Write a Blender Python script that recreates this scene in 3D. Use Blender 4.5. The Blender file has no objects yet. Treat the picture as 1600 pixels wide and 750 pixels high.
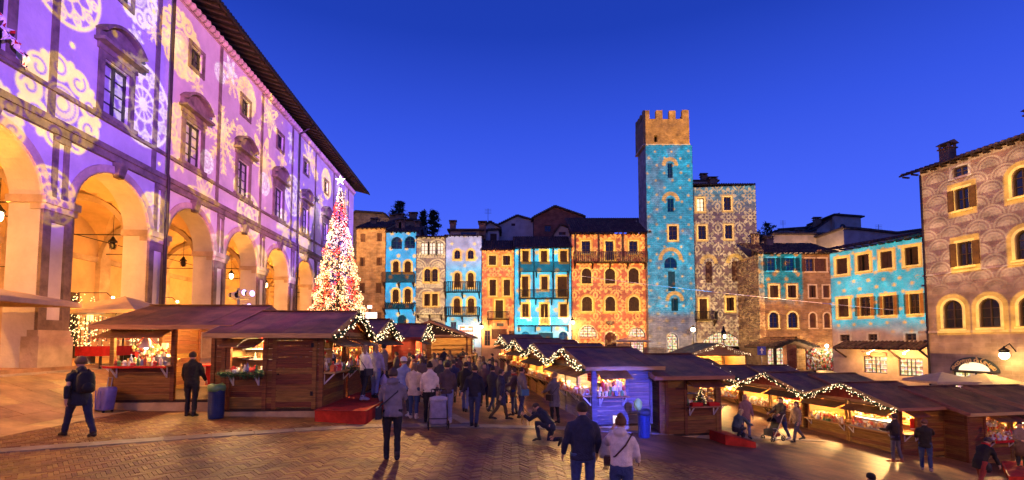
import bpy, bmesh, math, random
import numpy as np
from mathutils import Vector, Matrix
from mathutils.geometry import tessellate_polygon
random.seed(7); RNG = np.random.default_rng(11)
SC = bpy.context.scene
COL = SC.collection
PI = math.pi
# ------------------------------------------------------------------ camera
FPX, PPX, PPY, HOR, EYE = 750.0, 800.0, 491.0, 533.0, 2.2
TH = math.atan((HOR - PPY) / FPX)
cam = bpy.data.cameras.new('camera'); cob = bpy.data.objects.new('camera', cam); COL.objects.link(cob)
cob.location = (0, 0, EYE); cob.rotation_euler = (PI/2 + TH, 0, 0)
cam.sensor_width = 36; cam.sensor_fit = 'HORIZONTAL'; cam.lens = 36 * FPX / 1600
cam.shift_y = (PPY - 375) / 1600; cam.clip_start = .1; cam.clip_end = 2000
SC.camera = cob
# ------------------------------------------------------------------ dusk sky
world = bpy.data.worlds.new('World'); SC.world = world; world.use_nodes = True
wn = world.node_tree; wn.nodes.clear()
def wnode(t): return wn.nodes.new(t)
_tc = wnode('ShaderNodeTexCoord'); _sx = wnode('ShaderNodeSeparateXYZ'); _rp = wnode('ShaderNodeValToRGB'); _bg = wnode('ShaderNodeBackground'); _wo = wnode('ShaderNodeOutputWorld')
wn.links.new(_tc.outputs['Generated'], _sx.inputs[0]); wn.links.new(_sx.outputs[2], _rp.inputs[0])
wn.links.new(_rp.outputs[0], _bg.inputs[0]); wn.links.new(_bg.outputs[0], _wo.inputs[0])
_r = _rp.color_ramp
_r.elements[0].position = 0.0; _r.elements[0].color = (.10, .185, 1.0, 1)
_r.elements[1].position = 1.0; _r.elements[1].color = (.004, .022, .22, 1)
for p, c in ((.15, (.088, .17, 1.0)), (.27, (.062, .13, .96)), (.40, (.036, .092, .78)), (.55, (.014, .05, .48))):
    e = _r.elements.new(p); e.color = (*c, 1)
_bg.inputs[1].default_value = 1.0
SC.view_settings.view_transform = 'Standard'; SC.view_settings.look = 'None'
SC.view_settings.exposure = 0; SC.view_settings.gamma = 1; SC.view_settings.use_curve_mapping = False
SC.render.engine = 'CYCLES'
cy = SC.cycles
cy.use_denoising = True; cy.max_bounces = 5; cy.diffuse_bounces = 3; cy.glossy_bounces = 2; cy.transmission_bounces = 2; cy.transparent_max_bounces = 4
cy.sample_clamp_indirect = 3.0; cy.caustics_reflective = False; cy.caustics_refractive = False
try: cy.use_light_tree = True
except Exception: pass
CT, ST = math.cos(TH), math.sin(TH)
def ray(px, py):
    u = (px - PPX) / FPX; v = (PPY - py) / FPX
    return Vector((u, CT - ST*v, ST + CT*v))
def at(px, py, Y):
    r = ray(px, py); return Vector((0, 0, EYE)) + r * (Y / r.y)
def sstep(a, b, x):
    t = min(1, max(0, (x - a) / (b - a))); return t*t*(3 - 2*t)
# ------------------------------------------------------------------ the slope of the square
LM, LX = .06, 14.4                                   # loggia front: x = -LX - LM*y
def g(x, y):
    sp = lambda t, k=1.2: math.log1p(math.exp(max(-40, min(40, t*k)))) / k
    s = -.02 * (x + 2) if x < -2 else 0
    s += -.13 * sp(x + 3.2) + .13 * sp(x - 19)
    k = 1 - .6 * sstep(22, 42, y)
    z = s * k + .02
    D = x + LX + LM*y
    return z + .95 * (1 - sstep(.0, 4.2, D))
def gp(px, py, lo=3, hi=70):
    r = ray(px, py)
    for i in range(60):
        m = (lo + hi) / 2; p = Vector((0, 0, EYE)) + r * (m / r.y)
        if p.z > g(p.x, p.y): lo = m
        else: hi = m
    return Vector((p.x, p.y, g(p.x, p.y)))
# ------------------------------------------------------------------ materials
def mat(name, col, rough=.8, var=.18, scale=2.0, bump=0.0, bscale=30, metal=0.0, rnd=0.0, emit=None, estr=0.0, stretch=(1, 1, 1), obj=False, spec=.3, island=0.0):
    m = bpy.data.materials.new(name); m.use_nodes = True; nt = m.node_tree; n = nt.nodes; L = nt.links
    b = n['Principled BSDF']; b.inputs['Roughness'].default_value = rough; b.inputs['Metallic'].default_value = metal
    b.inputs['Specular IOR Level'].default_value = spec
    if emit:
        b.inputs['Base Color'].default_value = (*col, 1); b.inputs['Emission Color'].default_value = (*emit, 1); b.inputs['Emission Strength'].default_value = estr
        return m
    if obj: src = n.new('ShaderNodeTexCoord').outputs['Object']
    else: src = n.new('ShaderNodeNewGeometry').outputs['Position']
    mp = n.new('ShaderNodeMapping'); mp.inputs['Scale'].default_value = stretch; L.new(src, mp.inputs[0])
    no = n.new('ShaderNodeTexNoise'); no.inputs['Scale'].default_value = scale; no.inputs['Detail'].default_value = 6; no.inputs['Roughness'].default_value = .65; L.new(mp.outputs[0], no.inputs[0])
    mr = n.new('ShaderNodeMapRange'); mr.inputs[1].default_value = .3; mr.inputs[2].default_value = .7; mr.inputs[3].default_value = 1 - var*1.6; mr.inputs[4].default_value = 1 + var*1.2; L.new(no.outputs[0], mr.inputs[0])
    hs = n.new('ShaderNodeHueSaturation'); hs.inputs['Color'].default_value = (*col, 1)
    val = mr.outputs[0]
    if rnd or island:
        if island: rr = n.new('ShaderNodeNewGeometry').outputs['Random Per Island']; amt = island
        else: rr = n.new('ShaderNodeObjectInfo').outputs['Random']; amt = rnd
        m2 = n.new('ShaderNodeMapRange'); m2.inputs[3].default_value = 1 - amt; m2.inputs[4].default_value = 1 + amt; L.new(rr, m2.inputs[0])
        mu = n.new('ShaderNodeMath'); mu.operation = 'MULTIPLY'; L.new(val, mu.inputs[0]); L.new(m2.outputs[0], mu.inputs[1]); val = mu.outputs[0]
        m3 = n.new('ShaderNodeMapRange'); m3.inputs[3].default_value = .5 - .03; m3.inputs[4].default_value = .5 + .025; L.new(rr, m3.inputs[0]); L.new(m3.outputs[0], hs.inputs['Hue'])
    L.new(val, hs.inputs['Value']); L.new(hs.outputs[0], b.inputs['Base Color'])
    if bump:
        n2 = n.new('ShaderNodeTexNoise'); n2.inputs['Scale'].default_value = bscale; n2.inputs['Detail'].default_value = 4; L.new(mp.outputs[0], n2.inputs[0])
        bp = n.new('ShaderNodeBump'); bp.inputs['Strength'].default_value = bump; bp.inputs['Distance'].default_value = .05; L.new(n2.outputs[0], bp.inputs['Height']); L.new(bp.outputs[0], b.inputs['Normal'])
    return m
def mat_brick(name, c1, c2, mortar, bw=.5, bh=.22, msize=.02, bump=.6, rot=0.0, plane='XZ', rough=.9, var=.25):
    m = bpy.data.materials.new(name); m.use_nodes = True; nt = m.node_tree; n = nt.nodes; L = nt.links
    b = n['Principled BSDF']; b.inputs['Roughness'].default_value = rough; b.inputs['Specular IOR Level'].default_value = .25
    tc = n.new('ShaderNodeTexCoord'); sx = n.new('ShaderNodeSeparateXYZ'); L.new(tc.outputs['Object'], sx.inputs[0])
    cb = n.new('ShaderNodeCombineXYZ')
    if plane == 'XZ':
        ad = n.new('ShaderNodeMath'); L.new(sx.outputs[0], ad.inputs[0]); L.new(sx.outputs[1], ad.inputs[1]); L.new(ad.outputs[0], cb.inputs[0]); L.new(sx.outputs[2], cb.inputs[1])
    else:
        L.new(sx.outputs[0], cb.inputs[0]); L.new(sx.outputs[1], cb.inputs[1])
    no = n.new('ShaderNodeTexNoise'); no.inputs['Scale'].default_value = 1.3; no.inputs['Detail'].default_value = 5
    L.new(tc.outputs['Object'], no.inputs[0])
    mp = n.new('ShaderNodeMapping'); mp.inputs['Rotation'].default_value = (0, 0, rot); L.new(cb.outputs[0], mp.inputs[0])
    mx = n.new('ShaderNodeMix'); mx.data_type = 'VECTOR'; mx.inputs[0].default_value = .06; L.new(mp.outputs[0], mx.inputs[4]); L.new(no.outputs[1], mx.inputs[5])
    br = n.new('ShaderNodeTexBrick'); br.inputs['Color1'].default_value = (*c1, 1); br.inputs['Color2'].default_value = (*c2, 1); br.inputs['Mortar'].default_value = (*mortar, 1)
    br.inputs['Scale'].default_value = 1; br.inputs['Mortar Size'].default_value = msize; br.inputs['Brick Width'].default_value = bw; br.inputs['Row Height'].default_value = bh; br.inputs['Mortar Smooth'].default_value = .3
    L.new(mx.outputs[1], br.inputs[0])
    mr = n.new('ShaderNodeMapRange'); mr.inputs[1].default_value = .3; mr.inputs[2].default_value = .7; mr.inputs[3].default_value = 1 - var*1.5; mr.inputs[4].default_value = 1 + var; L.new(no.outputs[0], mr.inputs[0])
    hs = n.new('ShaderNodeHueSaturation'); L.new(br.outputs[0], hs.inputs['Color']); L.new(mr.outputs[0], hs.inputs['Value']); L.new(hs.outputs[0], b.inputs['Base Color'])
    bp = n.new('ShaderNodeBump'); bp.inputs['Strength'].default_value = bump; bp.inputs['Distance'].default_value = .04; bp.invert = True
    L.new(br.outputs[1], bp.inputs['Height']); L.new(bp.outputs[0], b.inputs['Normal'])
    return m
def mat_festive(name, cols, rough=.45, island=True):
    m = bpy.data.materials.new(name); m.use_nodes = True; nt = m.node_tree; n = nt.nodes
    b = n['Principled BSDF']; b.inputs['Roughness'].default_value = rough
    r = n.new('ShaderNodeNewGeometry').outputs['Random Per Island'] if island else n.new('ShaderNodeObjectInfo').outputs['Random']
    cr = n.new('ShaderNodeValToRGB'); cr.color_ramp.interpolation = 'CONSTANT'; e = cr.color_ramp.elements
    for i, c in enumerate(cols):
        p = i / len(cols)
        if i == 0: e[0].position = 0; e[0].color = (*c, 1)
        elif i == 1: e[1].position = p; e[1].color = (*c, 1)
        else: q = e.new(p); q.color = (*c, 1)
    nt.links.new(r, cr.inputs[0]); nt.links.new(cr.outputs[0], b.inputs['Base Color'])
    return m
M = {}
def mat_shop(name, tint=1.0, strength=1.15):
    m = bpy.data.materials.new(name); m.use_nodes = True; nt = m.node_tree; n = nt.nodes; L = nt.links; b = n['Principled BSDF']
    tc = n.new('ShaderNodeTexCoord'); sx = n.new('ShaderNodeSeparateXYZ'); cb = n.new('ShaderNodeCombineXYZ'); L.new(tc.outputs['Object'], sx.inputs[0]); L.new(sx.outputs[0], cb.inputs[0]); L.new(sx.outputs[2], cb.inputs[1])
    br = n.new('ShaderNodeTexBrick'); br.inputs['Scale'].default_value = 1; br.inputs['Brick Width'].default_value = .42; br.inputs['Row Height'].default_value = .33; br.inputs['Mortar Size'].default_value = .04
    br.inputs['Color1'].default_value = (1, .72, .38, 1); br.inputs['Color2'].default_value = (.45, .22, .08, 1); br.inputs['Mortar'].default_value = (1, .86, .6, 1); L.new(cb.outputs[0], br.inputs[0])
    vo = n.new('ShaderNodeTexVoronoi'); vo.inputs['Scale'].default_value = 5; L.new(cb.outputs[0], vo.inputs[0])
    mx = n.new('ShaderNodeMix'); mx.data_type = 'RGBA'; mx.blend_type = 'MULTIPLY'; mx.inputs[0].default_value = .55; L.new(br.outputs[0], mx.inputs[6]); L.new(vo.outputs['Color'], mx.inputs[7])
    L.new(mx.outputs[2], b.inputs['Emission Color']); b.inputs['Emission Strength'].default_value = strength; b.inputs['Base Color'].default_value = (.1, .08, .06, 1); b.inputs['Roughness'].default_value = .2
    return m
def defmats():
    M['rafter'] = mat('brown rafters', (.17, .1, .06), .8, .3, 5)
    M['curtain_glass'] = mat('pale curtained glass', (.4, .38, .4), .15, .1, 3, spec=.6)
    M['bulb_tree'] = mat('tree bulbs', (1, .8, .5), .5, emit=(1, .64, .38), estr=3.0)
    M['bulb_tree_gold'] = mat('tree gold bulbs', (1, .7, .4), .5, emit=(1, .47, .16), estr=2.2)
    M['plaster'] = mat('loggia plaster', (.56, .53, .47), .9, .12, .8, .25, 12)
    M['stone'] = mat('grey brown stone', (.19, .145, .105), .85, .35, 1.6, .5, 9)
    M['stone_lt'] = mat('arch stone', (.46, .36, .25), .85, .25, 1.2, .4, 8)
    M['plaster_warm'] = mat('arcade plaster', (.62, .44, .24), .9, .15, .7, .2, 6)
    M['wood_dark'] = mat('dark old timber', (.05, .03, .02), .75, .35, 6, .4, 40, stretch=(1, 1, 1))
    M['wood_grey'] = mat('greyed stall boards', (.13, .11, .13), .65, .3, 3, .25, 30, rnd=.25, stretch=(.6, .6, 7))  # copy of the stall boards greyed so the blue flood shows on them
    M['wood_stall'] = mat('stained stall boards', (.18, .078, .022), .6, .35, 3, .25, 30, rnd=.28, stretch=(.6, .6, 7))
    M['wood_light'] = mat('light pine boards', (.42, .24, .1), .6, .25, 3, .2, 30, rnd=.2, stretch=(.6, .6, 7))
    M['roof_felt'] = mat('brown roofing boards', (.2, .088, .026), .5, .5, 1.4, .3, 25, rnd=.22)
    M['red_gable'] = mat('red painted gable boards', (.3, .035, .02), .6, .25, 3, .2, 30)
    M['tile'] = mat('terracotta roof tiles', (.13, .07, .045), .85, .5, 2.2, .4, 20, island=.25)
    M['tile_dk'] = mat('weathered roof tiles', (.075, .05, .042), .85, .5, 2.2, .4, 20)
    M['shutter'] = mat('brown shutters', (.07, .032, .02), .65, .25, 4)
    M['shutter_or'] = mat('orange brown shutters', (.2, .08, .03), .65, .25, 4)
    M['frame'] = mat('brown window timber', (.09, .05, .03), .6, .2, 5)
    M['frame_gr'] = mat('dark window timber', (.035, .03, .028), .5, .2, 5)
    M['surround'] = mat('pale window surround', (.55, .47, .33), .85, .15, 3)
    M['glass'] = mat('dark window glass', (.015, .015, .025), .08, 0, 1, spec=.6)
    M['lit'] = mat('lit window', (.3, .25, .2), .6, emit=(1, .78, .5), estr=1.5)
    M['lit_w'] = mat_shop('bright shop window', 1, 1.5)
    M['lit_pink'] = mat('curtained lit window', (.3, .25, .2), .6, emit=(1, .74, .6), estr=.95)
    M['iron'] = mat('black iron', (.02, .02, .022), .5, .1, 5, metal=.6)
    M['pipe'] = mat('copper drain pipe', (.06, .04, .035), .5, .2, 5, metal=.5)
    M['bulb'] = mat('warm bulbs', (1, .8, .5), .5, emit=(1, .76, .42), estr=5)
    M['bulb_dim'] = mat('warm fairy lights', (1, .8, .5), .5, emit=(1, .68, .3), estr=4)
    M['lamp'] = mat('lamp glow', (1, .9, .7), .5, emit=(1, .82, .5), estr=14)
    M['lamp_w'] = mat('white lamp glow', (1, .9, .8), .5, emit=(1, .93, .8), estr=14)
    M['tube'] = mat('white strip light', (1, 1, .9), .5, emit=(1, .88, .66), estr=8)
    M['red_carpet'] = mat('red carpet', (.42, .03, .015), .95, .4, 2.2, .3, 60)
    M['red_cloth'] = mat('red cloth', (.5, .02, .015), .9, .2, 6)
    M['white_cloth'] = mat('white cloth', (.75, .7, .62), .9, .1, 6)
    M['skirt'] = mat('beige skirting sheet', (.44, .32, .17), .75, .2, 2.5, .3, 6)
    M["canvas"] = mat("cream canvas", (.6, .46, .24), .9, .1, 3)
    M['garland'] = mat('fir garland', (.03, .08, .02), .8, .4, 20)
    M['festive'] = mat_festive('festive goods', [(.6, .03, .02), (.75, .68, .55), (.7, .5, .16), (.08, .2, .06), (.55, .3, .12), (.8, .78, .72), (.35, .05, .03), (.3, .2, .12), (.5, .45, .5)])
    M['festive_ob'] = mat_festive('festive single goods', [(.62, .04, .03), (.78, .7, .58), (.7, .48, .16), (.1, .24, .08), (.6, .34, .15), (.82, .8, .75), (.16, .2, .36), (.4, .07, .04)], island=False)
    M['food'] = mat_festive('food heaps', [(.7, .55, .3), (.78, .7, .5), (.5, .22, .08), (.62, .1, .04), (.8, .76, .66), (.4, .25, .1), (.75, .45, .1)])
    M['bin'] = mat('blue bin', (.015, .03, .1), .35, .15, 5)
    M['binbag'] = mat('green bag', (.12, .25, .1), .4, .2, 5)
    M['blue_bag'] = mat('blue violet suitcase', (.13, .12, .42), .4, .15, 5)
    M['trav'] = mat('travertine strip', (.25, .2, .15), .6, .25, 2, .25, 12, rnd=.12)
    M['slab'] = mat('beige paving slabs', (.44, .29, .13), .55, .28, 1.5, .3, 8, rnd=.16)
    M['brick_pv'] = mat('red paving brick', (.25, .12, .042), .52, .36, .9, .4, 40, rnd=.34)
    M['brick_pvs'] = mat('red paving bricks', (.25, .12, .042), .52, .36, .9, .4, 40, island=.34)
    M['skin'] = mat('skin', (.5, .3, .2), .55, .05, 5)
    M['eye'] = mat('eye', (.02, .015, .012), .3, 0, 1)
    M['plastic_w'] = mat('white plastic', (.7, .68, .7), .4, .05, 5)
    M['metal'] = mat('grey metal', (.3, .3, .32), .35, .1, 5, metal=.8)
    M['leaf'] = mat('dark foliage', (.035, .06, .022), .8, .3, 8, island=.4)
    M['conifer'] = mat('conifer needles', (.02, .035, .018), .85, .3, 8, island=.4)
    M['bark'] = mat('bark', (.06, .04, .03), .9, .3, 8)
    M['star'] = mat('lit star', (1, .9, .7), .5, emit=(1, .88, .6), estr=6)
    M['bulb_red'] = mat('red bulbs', (1, .1, .05), .5, emit=(1, .04, .02), estr=2.6)
    M['bulb_gold'] = mat('gold bulbs', (1, .8, .5), .5, emit=(1, .56, .2), estr=2.6)
    M['sign_blue'] = mat('blue sign', (.02, .05, .5), .4, .02, 5)
    M['sign_white'] = mat('white sign paint', (.8, .8, .8), .4, .02, 5)
    M['sign_dark'] = mat('blackboard sign', (.05, .06, .06), .6, .1, 5)
    M['gold'] = mat('gold lettering', (.75, .5, .2), .5, .05, 5)
    M['neon_red'] = mat('red lit sign', (.6, .1, .05), .5, emit=(1, .16, .04), estr=1.3)
    M['neon_w'] = mat('white lit lettering', (1, 1, 1), .5, emit=(1, .85, .7), estr=3)
defmats()
_cm = {}
def cmat(c, rough=.75, var=.18):
    k = (tuple(round(v, 3) for v in c), rough)
    if k not in _cm: _cm[k] = mat('cloth %d' % len(_cm), c, rough, var, 6, .25, 60)
    return _cm[k]
# ------------------------------------------------------------------ mesh building
class MB:
    def __init__(s): s.v = []; s.f = []; s.mi = []; s.c = 0
    def add(s, vs, fs):
        o = len(s.v); s.v += [tuple(p) for p in vs]; s.f += [tuple(i + o for i in f) for f in fs]; s.mi += [s.c]*len(fs); return s
    def box(s, x0, x1, y0, y1, z0, z1):
        return s.add([(x0, y0, z0), (x1, y0, z0), (x1, y1, z0), (x0, y1, z0), (x0, y0, z1), (x1, y0, z1), (x1, y1, z1), (x0, y1, z1)],
                     [(3, 2, 1, 0), (4, 5, 6, 7), (0, 1, 5, 4), (1, 2, 6, 5), (2, 3, 7, 6), (3, 0, 4, 7)])
    def bar(s, p, q, w, h, up=(0, 0, 1)):
        p = Vector(p); q = Vector(q); d = (q - p).normalized(); up = Vector(up)
        if abs(d.dot(up)) > .98: up = Vector((0, 1, 0))
        a = d.cross(up).normalized() * w/2; b = a.cross(d).normalized() * h/2
        vs = [p - a - b, p + a - b, p + a + b, p - a + b, q - a - b, q + a - b, q + a + b, q - a + b]
        return s.add(vs, [(0, 1, 2, 3), (7, 6, 5, 4), (0, 4, 5, 1), (1, 5, 6, 2), (2, 6, 7, 3), (3, 7, 4, 0)])
    def tube(s, pts, r, n=8, caps=True, flat=1.0):
        pts = [Vector(p) for p in pts]; k = len(pts); r = [r]*k if isinstance(r, (int, float)) else r
        o = len(s.v); ref = Vector((0, 0, 1))
        for i, p in enumerate(pts):
            d = (pts[min(i+1, k-1)] - pts[max(i-1, 0)]).normalized()
            if abs(d.dot(ref)) > .95: ref = Vector((0, 1, 0)) if abs(d.y) < .9 else Vector((1, 0, 0))
            a = d.cross(ref).normalized(); b = a.cross(d).normalized()
            for j in range(n):
                t = 2*PI*j/n; s.v.append(tuple(p + a*math.cos(t)*r[i] + b*math.sin(t)*r[i]*flat))
        fs = [(o+i*n+j, o+i*n+(j+1) % n, o+(i+1)*n+(j+1) % n, o+(i+1)*n+j) for i in range(k-1) for j in range(n)]
        if caps: fs += [tuple(o+j for j in range(n))[::-1], tuple(o+(k-1)*n+j for j in range(n))]
        s.f += fs; s.mi += [s.c]*len(fs); return s
    def loft(s, rings, caps=True):
        n = len(rings[0]); o = len(s.v)
        for r in rings: s.v += [tuple(p) for p in r]
        fs = [(o+i*n+j, o+i*n+(j+1) % n, o+(i+1)*n+(j+1) % n, o+(i+1)*n+j) for i in range(len(rings)-1) for j in range(n)]
        if caps: fs += [tuple(o+j for j in range(n))[::-1], tuple(o+(len(rings)-1)*n+j for j in range(n))]
        s.f += fs; s.mi += [s.c]*len(fs); return s
    def lathe(s, prof, n=12, c=(0, 0, 0), sx=1, sy=1):
        return s.loft([[(c[0] + r*sx*math.cos(2*PI*j/n), c[1] + r*sy*math.sin(2*PI*j/n), c[2] + z) for j in range(n)] for r, z in prof])
    def ball(s, c, r, n=8, m=5, sc=(1, 1, 1)):
        return s.loft([[(c[0] + sc[0]*r*math.sin(max(.02, PI*i/m))*math.cos(2*PI*j/n) if 0 < i < m else c[0] + sc[0]*r*.05*math.cos(2*PI*j/n), c[1] + sc[1]*r*(math.sin(PI*i/m) if 0 < i < m else .05)*math.sin(2*PI*j/n), c[2] - sc[2]*r*math.cos(PI*i/m)) for j in range(n)] for i in range(m+1)])
    def octa(s, c, r):
        x, y, z = c
        return s.add([(x+r, y, z), (x-r, y, z), (x, y+r, z), (x, y-r, z), (x, y, z+r), (x, y, z-r)],
                     [(0, 2, 4), (2, 1, 4), (1, 3, 4), (3, 0, 4), (2, 0, 5), (1, 2, 5), (3, 1, 5), (0, 3, 5)])
    def prism(s, outline, holes, y0, y1, hole_y=None, back=True):
        """outline/holes: [(u, z)] lists; a slab from y0 (front) to y1, holes cut through the front with reveals hole_y deep"""
        polys = [outline] + list(holes)
        vl = [[Vector((a, b, 0)) for a, b in p] for p in polys]
        flat = [p for q in polys for p in q]
        tris = tessellate_polygon(vl)
        def orient(t):
            a, b, c = (flat[i] for i in t)
            return t if (b[0]-a[0])*(c[1]-a[1]) - (b[1]-a[1])*(c[0]-a[0]) > 0 else (t[0], t[2], t[1])
        s.add([(u, y0, z) for u, z in flat], [orient(t) for t in tris])
        def area(p): return sum(p[i][0]*p[(i+1) % len(p)][1] - p[(i+1) % len(p)][0]*p[i][1] for i in range(len(p)))
        def wallring(p, ya, yb, outward):
            n = len(p); ccw = area(p) > 0
            fs = []
            for i in range(n):
                j = (i+1) % n; f = (i, i+n, j+n, j)
                if ccw != outward: f = f[::-1]
                fs.append(f)
            s.add([(u, ya, z) for u, z in p] + [(u, yb, z) for u, z in p], fs)
        wallring(outline, y0, y1, True)
        for h in holes: wallring(h, y0, y1 if hole_y is None else y0 + hole_y, False)
        if back:
            if hole_y is None: s.add([(u, y1, z) for u, z in flat], [orient(t)[::-1] for t in tris])
            else:
                t2 = tessellate_polygon([vl[0]]); s.add([(u, y1, z) for u, z in outline], [tuple(t)[::-1] for t in t2])
        return s
    def mesh(s, name, mats, smooth=False):
        me = bpy.data.meshes.new(name); me.from_pydata(s.v, [], s.f)
        for m in (mats if isinstance(mats, (list, tuple)) else [mats]): me.materials.append(m)
        if any(s.mi): me.polygons.foreach_set('material_index', s.mi)
        if smooth: me.polygons.foreach_set('use_smooth', [True]*len(s.f))
        me.update(); return me
    def build(s, name, mats, parent=None, smooth=False, kind=None, loc=None, rz=None):
        o = bpy.data.objects.new(name, s.mesh(name, mats, smooth)); COL.objects.link(o)
        if parent: o.parent = parent
        if kind: o['kind'] = kind
        if loc is not None: o.location = loc
        if rz is not None: o.rotation_euler = (0, 0, rz)
        return o
def inst(name, me, parent=None, loc=(0, 0, 0), rot=(0, 0, 0), scale=(1, 1, 1)):
    o = bpy.data.objects.new(name, me); COL.objects.link(o); o.location = loc; o.rotation_euler = rot; o.scale = scale
    if parent: o.parent = parent
    return o
def tag(o, label=None, cat=None, group=None, kind=None):
    if label: o['label'] = label
    if cat: o['category'] = cat
    if group: o['group'] = group
    if kind: o['kind'] = kind
    return o
def thing(name, label, cat, loc=(0, 0, 0), rz=0, group=None):
    o = bpy.data.objects.new(name, None); COL.objects.link(o); o.location = loc; o.rotation_euler = (0, 0, rz); o.empty_display_size = .2
    return tag(o, label, cat, group)
def point(name, loc, energy, col=(1, .62, .25), r=.08, parent=None):
    L = bpy.data.lights.new(name, 'POINT'); L.energy = energy; L.color = col; L.shadow_soft_size = r
    o = bpy.data.objects.new(name, L); COL.objects.link(o); o.location = loc
    if parent: o.parent = parent
    return o
def arch_poly(u0, u1, z0, z1, n=12, rise=None):
    """opening with a round head (rise = half width) or a segmental one"""
    w = (u1-u0)/2; c = (u0+u1)/2; r = w if rise is None else rise
    return [(u0, z0), (u1, z0)] + [(c + w*math.cos(PI*i/n), z1 - r + r*math.sin(PI*i/n)) for i in range(n+1)]
def rect_poly(u0, u1, z0, z1): return [(u0, z0), (u1, z0), (u1, z1), (u0, z1)]
# unit block with softened edges, scaled per piece
def _block():
    bm = bmesh.new(); bmesh.ops.create_cube(bm, size=1.0)
    bmesh.ops.bevel(bm, geom=[e for e in bm.edges], offset=.02, segments=1, affect='EDGES')
    return bm
def block_mesh(name, material):
    b = MB(); e = .03
    b.box(-.5, .5, -.5, .5, -.5, .5)
    return b.mesh(name, material)
class Facade:
    def __init__(s, p0, p1, zb=0.0):
        s.o = Vector((p0[0], p0[1])); d = Vector((p1[0]-p0[0], p1[1]-p0[1])); s.len = d.length; s.d = d/s.len; s.rz = math.atan2(s.d.y, s.d.x); s.n = Vector((s.d.y, -s.d.x)); s.zb = zb
        s.wins = []
    def uz(s, px, py):
        r = ray(px, py); den = r.x*s.n.x + r.y*s.n.y
        t = (s.o.x*s.n.x + s.o.y*s.n.y)/den
        q = r*t; return ((Vector((q.x, q.y)) - s.o).dot(s.d), EYE + q.z)
    def box(s, b):
        xc, yc = (b[0]+b[2])/2, (b[1]+b[3])/2
        return (s.uz(b[0], yc)[0], s.uz(b[2], yc)[0], s.uz(xc, b[3])[1], s.uz(xc, b[1])[1])
    def root(s, name, label, cat='house', group=None):
        return thing(name, label, cat, (s.o.x, s.o.y, 0), s.rz, group)
    def w(s, u, y, z):
        return Vector((s.o.x + s.d.x*u - s.n.x*y, s.o.y + s.d.y*u - s.n.y*y, z))
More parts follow.
